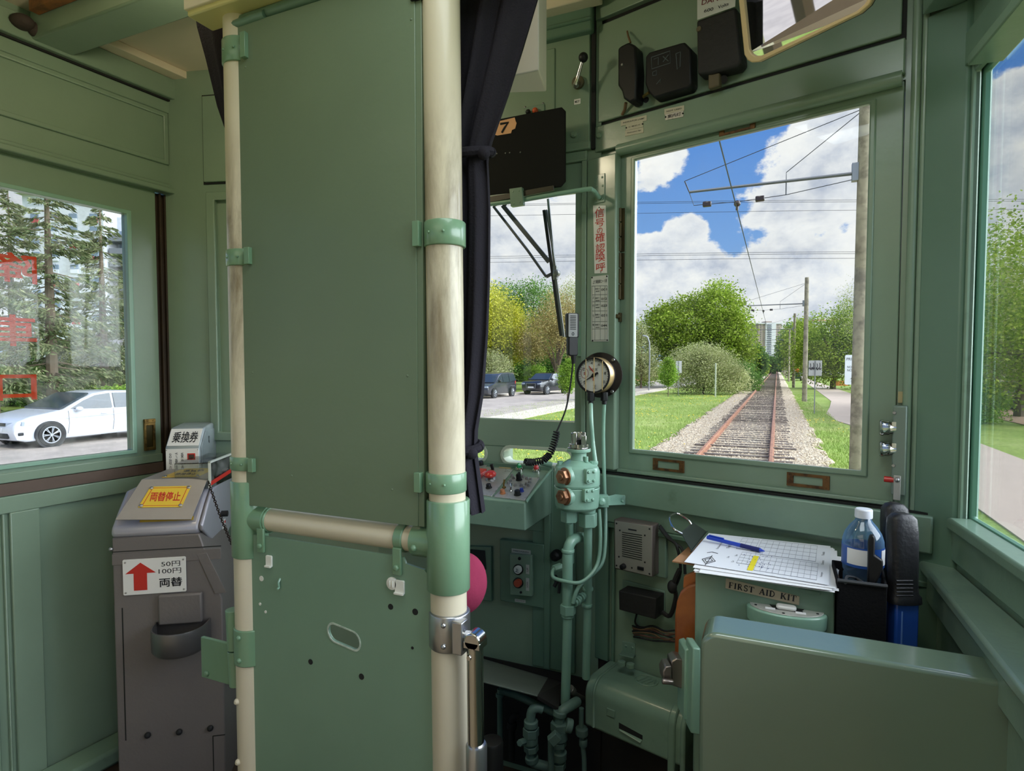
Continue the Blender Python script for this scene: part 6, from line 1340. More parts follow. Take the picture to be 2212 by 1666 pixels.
m = MB(); CF.box(m, CF.uz(1252, 740, .0)[0] - .004, CF.uz(1262, 740, .0)[0], CF.uz(1255, 770, 0)[1], CF.uz(1255, 695, 0)[1], 0, .006); m.build('hanger_plate', AQUA, mi, .001)

# electrical gear on the header board
kn = thing('knife_switch', RF.hit(1355, 160, .03), 'tall narrow black switch box on the header board', 'switch box')
m = MB(); m.prism([RF.hit(x, y, .060) for x, y in ((1334, 104), (1342, 98), (1357, 90), (1373, 98), (1376, 150), (1374, 214), (1360, 222), (1346, 212), (1342, 196), (1334, 184))], RF.n * -.048); m.build('box', BLACK, kn, .006)
m = MB(); m.tube([RF.hit(1362, 92, .04), RF.hit(1357, 78, .03), RF.hit(1355, 68, .02)], .003, 6); m.build('lead_top', mat('brown_wire', rgb(110, 84, 56), .6), kn)
m = MB(); m.tube([RF.hit(1352, 222, .03), RF.hit(1350, 236, .02), RF.hit(1344, 248, .014)], .0045, 6); m.build('lead_bottom', mat('brown_wire', rgb(0, 0, 0)), kn)
m = MB(); m.lathe(RF.hit(1344, 140, .060), RF.n, [(0, .004), (.002, .003)], 8); m.build('screw', STEEL, kn)
cb = thing('contact_box', RF.hit(1440, 150, .03), 'square black contact box with worn white markings on the header board', 'switch box')
m = MB(); m.prism([RF.hit(x, y, .055) for x, y in ((1394, 122), (1402, 112), (1470, 92), (1478, 90), (1493, 106), (1494, 180), (1486, 190), (1412, 212), (1399, 196), (1393, 180))], RF.n * -.043); m.build('box', BLACK, cb, .005)
m = MB(); mk = lambda pts_: m.tube([RF.hit(x, y, .0555) for x, y in pts_], .0010, 4)
mk([(1407, 124), (1447, 110), (1448, 136), (1408, 149), (1407, 124)]); mk([(1412, 128), (1422, 124), (1422, 140)]); mk([(1432, 122), (1444, 132)]); mk([(1444, 118), (1432, 134)]); mk([(1460, 116), (1470, 112), (1469, 144), (1463, 150), (1460, 116)]); mk([(1410, 156), (1418, 152), (1418, 162), (1410, 163), (1410, 156)]); mk([(1418, 182), (1428, 170), (1426, 178)])
m.build('worn_marking', mat('worn_grey', rgb(96, 104, 110), .7), cb)
m = MB(); m.tube([RF.hit(1402, 200, .03), RF.hit(1390, 208, .022), RF.hit(1382, 216, .014)], .004, 6); m.build('lead', mat('yellow_wire', rgb(120, 106, 54), .6), cb)
m = MB(); m.lathe(RF.hit(1396, 216, .012), RF.n, [(0, .008), (.002, .006)], 14); m.build('cable_hole', MBLACK, cb)
fz = thing('fuse_box', RF.hit(1550, 90, .03), 'dark fuse box under the danger sign on the header board', 'fuse box')
m = MB(); m.prism([RF.hit(x, y, .060) for x, y in ((1504, 44), (1590, 14), (1602, 130), (1592, 143), (1536, 158), (1506, 160))], RF.n * -.048); m.build('box', mat('fuse_black', rgb(30, 28, 28), .6, bump=.3), fz, .006)
m = MB(); m.prism([RF.hit(x, y, .062) for x, y in ((1506, -40), (1592, -60), (1588, 14), (1506, 43))], RF.n * -.0015); pl = m.build('danger_sign', mat('aged_white', rgb(0, 0, 0)), fz, .0004)
def slant(body, x0, y0, x1, y1, hpx, ink, par, pl_=RF, d=.0622):
    a, b = pl_.hit(x0, y0, d), pl_.hit(x1, y1, d); ex = (b - a); c = (a + b) / 2; up = pl_.hit((x0 + x1) / 2, (y0 + y1) / 2 - hpx, d) - pl_.hit((x0 + x1) / 2, (y0 + y1) / 2, d)
    text('lettering', body, c, ex, pl_.n.cross(ex.normalized()), ex.length, up.length, ink, par, .0004, .01)
slant('DANGER', 1516, 6, 1586, -14, 11, mat('dark_red_print', rgb(110, 34, 40), .5), pl); slant('600', 1521, 24, 1541, 19, 7, INK, pl); slant('Volts', 1551, 16, 1574, 8, 7, INK, pl)
m = MB(); m.lathe(RF.hit(1510, 63, .060), RF.n, [(0, .007), (.003, .006)], 14); m.build('cover_screw', mat('brown_washer', rgb(0, 0, 0)), fz)
m = MB(); m.obox(RF.hit(1548, 168, .03), RF.u, ZV, RF.n, (-.014, .014), (-.03, .012), (0, .02)); m.build('handle', mat('brown_washer', rgb(0, 0, 0)), fz, .003); m = MB(); m.cyl(RF.hit(1563, 172, .014), RF.hit(1563, 172, .034), .010, n=14); m.build('gland', BLACK, fz)
for (x0, y0, x1, y1, body, sl, nm, lab) in ((1341, 257, 1397, 264, 'INDICATOR LAMP', -.22, 'small_label', 'upper cream label of the three under the narrow switch box'), (1352, 269, 1389, 275, '番号灯三', -.22, 'small_label', 'metal character plate between two cream labels'), (1350, 282, 1390, 287, 'Destination Sign', -.2, 'small_label', 'lowest cream label of the three under the narrow switch box'),
                                        (1435, 235, 1478, 240, 'NOT USED', -.2, 'small_label', 'cream label under the square contact box'), (1437, 246, 1476, 252, '案内灯', -.2, 'small_label', 'metal character plate under the square contact box')):
    t = thing(nm, RF.hit((x0 + x1) / 2, (y0 + y1) / 2, .016), lab, 'label'); h_ = 6 if 'cream' in lab else 7; sk = sl * (x1 - x0) / 2
    yc = (y0 + y1) / 2; m = MB(); m.prism([RF.hit(x, y, .0175) for x, y in ((x0, yc - sk - h_), (x1, yc + sk - h_), (x1, yc + sk + h_), (x0, yc - sk + h_))], RF.n * -.0015); pl = m.build('plate', mat('cream_label', rgb(196, 190, 168), .6) if 'cream' in lab else ALU, t, .0003)
    slant(body, x0 + 5, yc - sk * .8, x1 - 5, yc + sk * .8, 3.0 if 'cream' in lab else 7.5, INK, pl, RF, .0177)
    if 'metal' in lab:
        m = MB(); m.screw(RF.hit(x0 + 1, yc - sk, .0175), RF.n, .0022, .0015); m.screw(RF.hit(x1 - 1, yc + sk, .0175), RF.n, .0022, .0015); m.build('screw', MBLACK, pl)
# driver's mirror
mr = thing('rear_view_mirror', A(1730, 20, 1.15), 'large rounded mirror in a cream frame hung above the big windscreen', 'mirror')
mq = [(1594, -40), (1610, 118), (1617, 130), (1626, 135), (1640, 134), (1860, 28), (1880, 10), (1892, -12), (1894, -60)]
def mp3(x, y):                                            # the glass leans towards the driver
    return A(x, y, 1.20 + (y - 40) * .00026 - (x - 1740) * .00052)
m = MB(); cx_, cy_ = 1745, 0; inn = [(cx_ + (x - cx_) * .925, cy_ + (y - cy_) * (.895)) for x, y in mq]
ip = [mp3(x, y) for x, y in inn]; op = [mp3(x, y) for x, y in mq]; mnrm = (op[3] - op[0]).cross(op[5] - op[0]).normalized()
if mnrm.dot(V_H) > 0: mnrm = -mnrm
m.ring([p - mnrm * .012 for p in op], [p - mnrm * .012 for p in ip], mnrm * .018); m.build('frame', mat('mirror_frame', rgb(206, 178, 130), .45, var=.08), mr, .005)
m = MB(); m.prism([p - mnrm * .010 for p in op], mnrm * .008); m.build('glass', mat('mirror_glass', (.85, .87, .86, 1), .02, metal=1.0), mr, 0, 0)
m = MB(); m.prism([p - mnrm * .016 for p in op], mnrm * .006); m.build('back', MBLACK, mr)
m = MB(); m.cyl(mp3(1720, -30) - mnrm * .01, RF.hit(1700, -60, .0), .010); m.build('arm', BLACK, mr)

# windscreen wiper outside the middle window
wp = thing('windscreen_wiper', CF.hit(1190, 560, -.09), 'double armed black wiper parked across the middle windscreen', 'wiper')
wd = -.095; WPT = lambda x, y, d=wd: CF.hit(x, y, d)
def flat(m, pts_, w_, th=.004):
    for a, b in zip(pts_, pts_[1:]):
        d = (b - a).normalized(); e = CF.n.cross(d).normalized(); m.obox(a, d, e, CF.n, (0, (b - a).length), (-w_ / 2, w_ / 2), (-th, th))
m = MB(); flat(m, [WPT(1086, 444), WPT(1186, 566)], .014); m.build('drive_arm', mat('wiper_grey', rgb(86, 88, 92), .4, metal=.5), wp, .001)
m = MB(); flat(m, [WPT(1066, 446), WPT(1139, 540), WPT(1180, 598)], .008); flat(m, [WPT(1180, 598), WPT(1192, 592)], .01); m.build('guide_arm', mat('wiper_grey', rgb(0, 0, 0)), wp, .001)
m = MB(); flat(m, [WPT(1175, 454), WPT(1212, 726)], .009); m.build('blade', RUBBER, wp, .001)
m = MB(); flat(m, [WPT(1184, 430), WPT(1198, 580), WPT(1218, 728)], .007, .003); flat(m, [WPT(1181, 454), WPT(1204, 600)], .005, .006); m.build('blade_spring', mat('wiper_light', rgb(140, 142, 140), .35, metal=.7), wp)
m = MB(); m.lathe(WPT(1202, 590, wd + .006), CF.n, [(-.01, .011), (.006, .011), (.01, .006)], 14); m.obox(WPT(1200, 590), CF.u, ZV, CF.n, (-.007, .007), (-.022, .022), (-.006, .008)); m.build('pivot', mat('wiper_light', rgb(0, 0, 0)), wp, .002)
m = MB(); m.cyl(WPT(1090, 440, wd), WPT(1090, 440, -.025), .008, n=12); m.cyl(WPT(1070, 442, wd), WPT(1070, 442, -.025), .006, n=12); m.build('spindle', mat('wiper_grey', rgb(0, 0, 0)), wp)
# ================================================================== control desk under the middle window
class Tilt:
    def __init__(s, o, ex, ey): s.o, s.ex, s.ey = o, ex.normalized(), ey.normalized(); s.n = s.ex.cross(s.ey)
    def hit(s, px, py, d=0.0):
        r = ray(px, py); return EYE + r * ((s.o + s.n * d - EYE).dot(s.n) / r.dot(s.n))
bR = CF.hit(1194, 1014, .0); fR = Vector((bR.x, 1.516, YP(1135, 1086, 1.516).z)); fB = YP(1138, 1148, 1.516).z; bB = CF.hit(1192, 1108).z
DT = Tilt(fR, Vector((1, 0, 0)), bR - fR)
desk = thing('control_desk', (-.9, 1.63, .9), 'sloping green control desk with metal switch plates beneath the middle window', 'control desk')
XL = -1.18
m = MB(); m.prism([bR, fR, (fR.x, fR.y, fB), (bR.x, bR.y, bB)], (XL - bR.x, 0, 0)); m.build('desk_box', GREEN2, desk, .004)
m = MB(); m.box(XL, bR.x + .004, CF.o.y - .012, CF.o.y - .001, bB - .06, bR.z + .01); m.build('back_board', DGREEN, desk, .002)
m = MB(); m.prism([DT.hit(x, y, .0) for x, y in ((1139, 1088), (1136, 1083), (1192, 1012), (1196, 1013))], DT.n * .004); m.build('edge_strip', AQUA, desk, .001)
def dplate(name, q, th=.003, m_=ALU):
    m = MB(); m.prism([DT.hit(x, y, th) for x, y in q], DT.n * -th); return m.build(name, m_, desk, .0008)
p1 = dplate('switch_plate', ((1067, 1073), (1106, 1029), (1166, 1032), (1134, 1081)))
p2 = dplate('switch_plate', ((1000, 1063), (1062, 1072), (1108, 1014), (1040, 1008)))
p3 = dplate('switch_plate', ((960, 1050), (994, 1054), (1054, 1003), (1020, 1000)))
m = MB()
for x, y in ((1069, 1070), (1130, 1078), (1107, 1031), (1162, 1033), (1060, 1070), (1097, 1016), (1093, 1014)): m.screw(DT.hit(x, y, .003), DT.n, .0022, .001)
m.build('plate_screw', STEEL, desk)
def lampb(px, py, r, mt, h=.014, ring=True, name='pilot_lamp', square=False):
    p = DT.hit(px, py, .0); m = MB(); m.lathe(p, DT.n, [(0, r * 1.55), (.006, r * 1.5), (.009, r * 1.15), (.009, r)], 22)
    b = m.build(name, CHROME, desk); m = MB()
    if square: m.lathe(p + DT.n * .008, DT.n, [(0, r * 1.1), (.006, r), (h, r * .35), (h + .001, .0005)], 4)
    else: m.lathe(p + DT.n * .008, DT.n, [(0, r), (h * .5, r * .95), (h * .85, r * .6), (h, r * .1)], 18)
    m.build('lens', mt, b); return b
lampb(1122, 1015, .0085, mat('green_lens', rgb(24, 150, 84), .15, coat=1), square=True); lampb(1159, 1018, .0085, mat('red_lens', rgb(190, 40, 40), .15, coat=1))
# big red mushroom button and black toggle
p = DT.hit(1060, 1038, 0); m = MB(); m.lathe(p, DT.n, [(0, .016), (.006, .016), (.012, .010)], 22); bse = m.build('stop_button', STEEL, desk); m = MB(); m.lathe(p + DT.n * .012, DT.n, [(0, .010), (.004, .0185), (.010, .0195), (.016, .015), (.019, .006), (.0195, .001)], 26); m.build('red_mushroom', REDGLOSS, bse)
p = DT.hit(1065, 1020, 0); m = MB(); m.tube([p, p + DT.n * .012, p + DT.n * .024 + Vector((-.003, 0, .002))], [.003, .005, .006], 10); m.build('black_toggle', BLACK, desk, .001)
def knob(px, py, r, h, mt, name='knob', pointer=False, n=20):
    p = DT.hit(px, py, .003); m = MB(); m.lathe(p, DT.n, [(0, r * 1.25), (.002, r * 1.2), (.003, r), (h * .9, r * .95), (h, r * .85)], n)
    if pointer: m.obox(p + DT.n * .004, DT.ex, DT.ey, DT.n, (-r * .35, r * .35), (-r * 1.1, r * 1.1), (0, h))
    return m.build(name, mt, desk)
knob(1056, 1054, .0078, .012, BLACK); knob(1039, 1004, .0085, .012, BLACK); knob(1121, 1037, .008, .018, BLACK, pointer=True); knob(1118, 1069, .0085, .014, BLACK)
knob(1086, 1066, .007, .012, mat('orange_brown_knob', rgb(176, 112, 72), .4)); knob(1127, 1062, .0055, .010, mat('blue_knob', rgb(40, 62, 160), .3))
GREYK = mat('grey_indicator', rgb(140, 138, 140), .25, coat=.4)
m = MB(); 
for i, (x, y) in enumerate(((1102, 1040), (1109, 1034), (1130, 1031), (1138, 1035), (1146, 1037), (1144, 1043), (1137, 1047), (1132, 1054), (1098, 1045), (1113, 1050), (1126, 1050), (1106, 1029), (1142, 1050))): m.lathe(DT.hit(x, y, .003), DT.n, [(0, .0052), (.002, .005), (.004, .004), (.007, .0035), (.009, .001)], 12)
m.build('indicator_lamps', GREYK, desk)
for x, y in ((1104, 1062), (1089, 1054)):
    p = DT.hit(x, y, .003); m = MB(); m.lathe(p, DT.n, [(0, .006), (.003, .0055), (.005, .003)], 6); m.tube([p, p + DT.n * .012, p + DT.n * .022 + DT.ey * .008], [.0022, .0026, .0034], 8); m.build('toggle_switch', CHROME if x > 1100 else BRASS, desk)
p = DT.hit(1036, 1027, .003); m = MB(); m.obox(p, DT.ex, DT.ey, DT.n, (-.016, .016), (-.024, .024), (0, .014)); m.build('red_key', REDGLOSS, desk, .003)
m = MB()
for q in (((1077, 1004), (1078, 1011), (1104, 1013), (1103, 1006)), ((1124, 1008), (1125, 1012), (1142, 1013), (1141, 1009))): m.prism([DT.hit(x, y, .0008) for x, y in q], DT.n * -.001)
m.build('paper_label', mat('tan_label', rgb(176, 158, 118), .7), desk)
cyl_ = A(1168, 999, 1.74); m = MB(); m.cyl(cyl_, A(1192, 1005, 1.74), .0085, n=14); o = m.build('pipe_stub', AQUA); tag(o, 'short pale green pipe stub behind the red pilot lamp', 'pipe')

# push button box under the desk
bb = thing('push_button_box', CF.hit(1127, 1240, .01), 'green push button box with white and red buttons on the wall under the desk', 'switch box')
def cpoly(name, q, d0, d1, m_, par, bev=.0015, pl=CF):
    m = MB(); m.prism([pl.hit(x, y, d1) for x, y in q], pl.n * -(d1 - d0)); return m.build(name, m_, par, bev)
cpoly('back_plate', ((1079, 1165), (1175, 1177), (1175, 1316), (1080, 1298)), 0, .018, DGREEN, bb, .003); cpoly('front_plate', ((1100, 1196), (1148, 1201), (1149, 1290), (1101, 1286)), .018, .034, GREEN2, bb, .003)
lb = cpoly('name_label', ((1105, 1185), (1146, 1190), (1146, 1198), (1105, 1194)), .018, .0195, mat('label_grey', rgb(190, 190, 186), .5), bb, 0)
slant('PANTOGRAPH', 1109, 1189.5, 1142, 1193.5, 3, INK, lb, CF, .0196)
for (y, mt, ch) in ((1230, WHITE, '上'), (1259, mat('dim_red_button', rgb(176, 66, 44), .3, coat=.5), '')):
    p = CF.hit(1120, y, .034); m = MB(); m.lathe(p, CF.n, [(0, .0165), (.006, .016), (.008, .0135)], 24); rg = m.build('button_ring', BLACK, bb); p = CF.hit(1119.5, y, .042); m = MB(); m.lathe(p - CF.n * .004, CF.n, [(0, .0122), (.012, .0122), (.014, .011)], 24); bt = m.build('button', mt, rg)
    if ch: text('lettering', ch, p + CF.n * .0102, CF.u, ZV, .012, .012, INK, bt, .0004, .02)
for (y0, y1, s_) in ((1221, 1241, 'UP'), (1250, 1277, 'DOWN')):
    pl = cpoly('side_label', ((1136, y0 - 1), (1143, y0), (1143, y1), (1136, y1 - 1)), .034, .035, mat('label_grey', rgb(0, 0, 0)), bb, 0); text('lettering', s_, CF.hit(1139.5, (y0 + y1) / 2, .0352), ZV, -CF.u, .012 + .006 * (len(s_) > 2), .005, INK, pl, .0003)
pl = cpoly('bottom_label', ((1112, 1294), (1135, 1297), (1135, 1303), (1112, 1300)), .018, .019, mat('label_grey', rgb(0, 0, 0)), bb, 0); slant('パン下げ', 1114, 1297.5, 1133, 1299.5, 2.6, INK, pl, CF, .0191)
m = MB(); m.ball(CF.hit(1122, 1207, .036), .005); m.ball(CF.hit(1125, 1280, .036), .004); m.build('screw', MBLACK, bb)
bp_ = thing('framed_plate', CF.hit(1032, 1240, .01), 'dark framed plate half hidden behind the pink stool top', 'panel'); cpoly('frame', ((1000, 1180), (1060, 1182), (1062, 1300), (1000, 1292)), 0, .012, DGREEN, bp_, .002); cpoly('plate', ((1002, 1186), (1047, 1190), (1050, 1232), (1002, 1226)), .012, .016, MBLACK, bp_, .002)
ck = thing('drain_cock', CF.hit(1200, 1240, .02), 'black knob and small brass cock between the button box and the pipes', 'cock')
m = MB(); m.lathe(CF.hit(1206, 1196, .0), CF.n, [(0, .016), (.02, .017), (.034, .015), (.04, .008)], 20); m.build('black_knob', BLACK, ck)
cpoly('knob_label', ((1194, 1208), (1217, 1210), (1217, 1215), (1194, 1214)), 0, .002, mat('label_grey', rgb(0, 0, 0)), ck, 0)
lb = cpoly('off_label', ((1175, 1263), (1199, 1266), (1198, 1273), (1175, 1270)), 0, .002, mat('label_grey', rgb(0, 0, 0)), ck, 0); slant('OFF', 1180, 1267, 1190, 1268.3, 3, INK, lb, CF, .0021)
cpoly('cock_plate', ((1197, 1250), (1216, 1252), (1216, 1294), (1195, 1290)), 0, .006, mat('dirty_plate', rgb(110, 104, 98), .5, metal=.4, var=.3, vscale=80), ck, .001)
m = MB(); m.tube([CF.hit(1200, 1245, .01), CF.hit(1202, 1258, .03), CF.hit(1197, 1268, .035)], .006, 10); m.tube([CF.hit(1209, 1255, .01), CF.hit(1207, 1282, .02)], .005, 8); m.build('lever', BLACK, ck)
lb = cpoly('number_label', ((1194, 1284), (1216, 1288), (1216, 1294), (1194, 1291)), .006, .008, mat('label_pink', rgb(190, 160, 156), .5), ck, 0); slant('7パン', 1196, 1287.5, 1213, 1290.5, 2.4, INK, lb, CF, .0081)

# foot plate and the dark toe space
m = MB(); q = [CF.hit(1020, 1416, .006), CF.hit(1184, 1464, .006), A(1161, 1503, 1.54), A(1020, 1466, 1.60)]; m.prism(q, (0, 0, -.004)); o = m.build('foot_plate', mat('worn_foot_plate', rgb(120, 128, 120), .5, metal=.3, var=.15, vscale=14), None, .001); tag(o, 'worn sloping foot plate under the control desk', 'foot plate')
DK = mat('shaded_toe_space', rgb(34, 30, 28), .8, var=.3, vscale=12)  # dark colour stands in for the shade low under the desk
m = MB(); m.prism([CF.hit(1184, 1464, .006), CF.hit(1216, 1474, .006), A(1206, 1530, 1.56), A(1161, 1503, 1.54)], (0, 0, -.01)); o = m.build('trim_51', DK); o['kind'] = 'structure'; tag(o, 'side of the toe space, coloured dark for its shade', 'trim')
m = MB(); CF.box(m, -1.2, -.02, 0.02, .35, .0, .004); RF.box(m, -.14, .72, .02, .42, 0, .004); o = m.build('trim_52', DK); o['kind'] = 'structure'; tag(o, 'kick board at floor level, coloured dark for the shade there', 'trim')
m = MB(); CF.box(m, -.24, -.10, .36, .98, .0, .010); CF.box(m, -.20, -.18, .36, .98, .01, .016); RF.box(m, -.13, -.085, .42, .905, 0, .012); RF.box(m, -.075, -.066, .42, .905, 0, .010); o = m.build('trim_53', DGREEN, None, .002); o['kind'] = 'structure'; tag(o, 'green boards behind the brake pipes', 'trim')

# ================================================================== brake valve, pipes
bv = thing('brake_valve', A(1245, 1050, 1.62), 'pale green cast brake valve with two copper hex plugs and a chrome handle socket', 'brake valve')
D0 = 1.62; mp_ = D0 / FOC
vc = A(1246, 1050, D0)
def vp(px, py, dd=0.0): return A(px, py, D0 + dd)
ax = Vector((1, 0, 0)) * 1.0
m = MB()
top_, mid_, bot_ = vp(1246, 1003).z, vp(1246, 1046).z, vp(1246, 1098).z
def blob(z, rx, ry, n=28, p=2.6):
    pts_ = []
    for i in range(n):
        a = 2 * math.pi * i / n; ca, sa = math.cos(a), math.sin(a); k_ = (abs(ca) ** p + abs(sa) ** p) ** (-1 / p); pts_.append(Vector((vc.x, vc.y, z)) + V_R * (ca * k_ * rx) + V_H * (sa * k_ * ry))
    return pts_
r0 = 49 * mp_
m.loft([blob(bot_, r0 * .80, r0 * .8), blob(bot_ + .008, r0 * .95, r0 * .95), blob(mid_ - .004, r0, r0)]); m.loft([blob(mid_ - .003, r0 * .97, r0 * .97), blob(mid_ + .001, r0 * .97, r0 * .97)]); m.loft([blob(mid_ + .0005, r0, r0), blob(top_ - .016, r0, r0), blob(top_ - .004, r0 * .92, r0 * .92), blob(top_, r0 * .7, r0 * .7), blob(top_ + .012, 20 * mp_, 20 * mp_, p=2.1)])
m.build('body', AQUA, bv, .003)
zt = vp(1250, 972).z; c_ = vp(1250, 990)
m = MB(); m.lathe((c_.x, c_.y, top_ + .004), ZV, [(0, 20 * mp_), (zt - top_ - .020, 17 * mp_), (zt - top_ - .010, 17 * mp_), (zt - top_ - .008, 26 * mp_), (zt - top_, 26 * mp_), (zt - top_ + .001, 20 * mp_)], 28); m.cyl(vp(1264, 996) - V_H * .02, vp(1264, 984) - V_H * .02, .006, n=12); m.build('neck', AQUA, bv, .001)
m = MB(); z1 = zt + .001; m.lathe((c_.x, c_.y, z1), ZV, [(0, 24 * mp_), (.006, 25 * mp_), (.007, 22 * mp_), (.016, 22 * mp_), (.017, 16 * mp_)], 28); m.build('handle_collar', CHROME, bv)
m = MB(); R0 = 17 * mp_; arc = [Vector((c_.x, c_.y, z1 + .014)) + V_R * (math.cos(R(a)) * R0) + V_H * (math.sin(R(a)) * R0) for a in range(20, 260, 12)]; arcI = [Vector((c_.x, c_.y, z1 + .014)) + V_R * (math.cos(R(a)) * R0 * .80) + V_H * (math.sin(R(a)) * R0 * .80) for a in range(20, 260, 12)]
m.prism(arc + arcI[::-1], ZV * .032); m.obox((c_.x, c_.y, z1 + .014), V_R, V_H, ZV, (.004, .018), (-.022, -.008), (0, .026)); m.build('handle_socket', CHROME, bv, .0015)
m = MB(); m.lathe((c_.x - .002, c_.y, z1 + .010), ZV, [(0, R0 * .7), (.018, R0 * .66)], 18); m.build('socket_core', BLACK, bv)
nd = (-V_R * .78 - V_H * .62).normalized()
for y in (1029, 1072):
    p = vp(1224, y, -.044); m = MB(); m.lathe(p, nd, [(-.02, .025), (.004, .026), (.007, .024)], 26); b = m.build('plug_seat', AQUA, bv)
    m = MB(); m.lathe(p + nd * .005, nd, [(0, .0235), (.004, .0235), (.005, .020)], 24); m.hexnut(p + nd * .008, p + nd * .022, .0195); m.lathe(p + nd * .021, nd, [(0, .010), (.004, .009)], 14); m.build('copper_plug', COPPER, bv, .001)
for (x0, y0, x1, y1) in ((1264, 1014, 1286, 1044), (1260, 1056, 1285, 1084)):
    fnr = (V_R * .45 - V_H * .9).normalized(); p = vp((x0 + x1) / 2, (y0 + y1) / 2, -.060); ex = ZV.cross(fnr); m = MB(); m.rslab(p - fnr * .014, ex, ZV, fnr, (x1 - x0) * mp_ * 1.05, (y1 - y0) * mp_, .018, .005)
    for sx in (-1, 1):
        for sz in (-1, 1): m.lathe(p + ex * (sx * .008) + ZV * (sz * .0115) + fnr * .003, fnr, [(0, .0042), (.004, .004), (.0055, .002)], 8)
    m.build('cover_plate', AQUA, bv, .001)
m = MB()
for px in (1210, 1280):
    p = vp(px, 1006); m.cyl(p, p + ZV * .012, .008, n=6); m.cyl((p.x, p.y, bot_), (p.x, p.y, top_), .010, n=12)
m.build('tie_bolt', AQUA, bv)
for px, y0, y1, r in ((1230, 1102, 1127, .024), (1270, 1108, 1137, .026)):
    m = MB(); m.hexnut(vp(px, y0), vp(px, y1), r); m.cyl(vp(px, y0 - 10), vp(px, y0), r * .8, n=18); m.build('union_nut', AQUA, bv, .002)
m = MB(); b0 = vp(1290, 1082, .02); m.obox(b0, V_R, ZV, -V_H, (-.004, .030), (-.016, .016), (-.012, .012)); m.lathe(b0 + V_R * .009 - V_H * .012, -V_H, [(0, .012), (.008, .012), (.010, .008), (.014, .007)], 14)
w0 = RF.hit(1330, 1078, .034); w1 = RF.hit(1350, 1080, .036); m.prism([b0 + V_R * .028 + ZV * .013, w0 + ZV * .014, w1 + ZV * .014, w1 - ZV * .014, w0 - ZV * .014, b0 + V_R * .028 - ZV * .013], -V_H * .006)
m.screw(RF.hit(1345, 1083, .044), RF.n, .004, .003); m.build('wall_bracket', AQUA, bv, .003)
def pipe(name, label, pts_, r, parts=(), n=14, sm=4, mt=AQUA):
    t = thing(name, pts_[0], label, 'pipe', None); m = MB(); m.tube(pts_, r, n, sm); m.build('tube', mt, t)
    for kind, p, q, rr in parts:
        m = MB()
        if kind == 'nut': m.hexnut(p, q, rr)
        else: m.lathe(p, Vector(q) - Vector(p), [(0, rr * .9), (.002, rr), ((Vector(q) - Vector(p)).length - .002, rr), ((Vector(q) - Vector(p)).length, rr * .9)], 18)
        m.build('union_nut' if kind == 'nut' else 'collar', mt, t, .001)
    return t
v = lambda px, py, dd=0.0: A(px, py, 1.62 + dd)
pipe('brake_pipe', 'stout green pipe with an elbow at its top beneath the brake valve', [A(1262, 1162, 1.76), v(1252, 1161, .04), v(1236, 1168, .01), v(1227, 1190), v(1226, 1240), v(1226, 1310)], .0145, [('c', v(1227, 1186), v(1227, 1194), .018), ('nut', v(1227, 1306), v(1227, 1326), .022), ('c', v(1226, 1326), v(1226, 1334), .017)])
pipe('brake_pipe', 'green pipe running down from the hexagon coupling below the elbow', [v(1226, 1334), v(1224, 1420), v(1221, 1520, .0)], .0130, [], sm=2)
pipe('brake_pipe', 'green pipe dropping straight from the larger union nut of the brake valve', [v(1270, 1137), v(1270, 1290, .04), v(1268, 1380, .04), v(1266, 1465, .05)], .0115, [('c', v(1270, 1268, .04), v(1270, 1276, .04), .015), ('c', v(1268, 1304, .04), v(1268, 1312, .04), .015)], sm=2)
pipe('brake_pipe', 'short green pipe hidden partly behind the elbow', [v(1230, 1127), v(1231, 1160, .03), v(1232, 1215, .05)], .011, [], sm=2)
pipe('gauge_pipe', 'thin green pipe from the gauge curving into the brake valve', [gl[0] - ZV * .030, A(1277, 910, 1.66), A(1281, 960, 1.66), A(1286, 1000, 1.64), A(1284, 1010, 1.63)], .0060, [('c', A(1285, 996, 1.64), A(1285, 1004, 1.64), .009)], 10)
pipe('gauge_pipe', 'thin green pipe from the gauge running down past the brake valve', [gl[1] - ZV * .030, A(1303, 940, 1.70), A(1306, 1060, 1.70), A(1308, 1100, 1.69), A(1307, 1180, 1.66), A(1299, 1220, 1.64), A(1272, 1248, 1.62), A(1248, 1272, 1.60), A(1238, 1303, 1.60)], .0055, [], 10)
pipe('gauge_pipe', 'thin green pipe looping from the small cock behind the stout pipe', [A(1202, 1226, 1.66), A(1194, 1234, 1.65), A(1196, 1248, 1.63), A(1220, 1256, 1.60), A(1252, 1259, 1.59), A(1278, 1240, 1.60), A(1293, 1210, 1.62), A(1297, 1160, 1.63), A(1294, 1100, 1.64)], .0052, [('nut', A(1196, 1230, 1.655), A(1212, 1224, 1.67), .011)], 10)
m = MB(); q0, q1 = v(1240, 1304, -.01), v(1262, 1286, .03); d_ = (q1 - q0)
for i in range(5): a_ = q0 + d_ * (i / 5); m.cyl(a_, a_ + d_ * .13, .0125 if i % 2 else .0105, n=10)
m.cyl(q0, q1, .008, n=10); o = m.build('pipe_fitting', AQUA); tag(o, 'ribbed green fitting joining the two vertical brake pipes', 'pipe fitting')
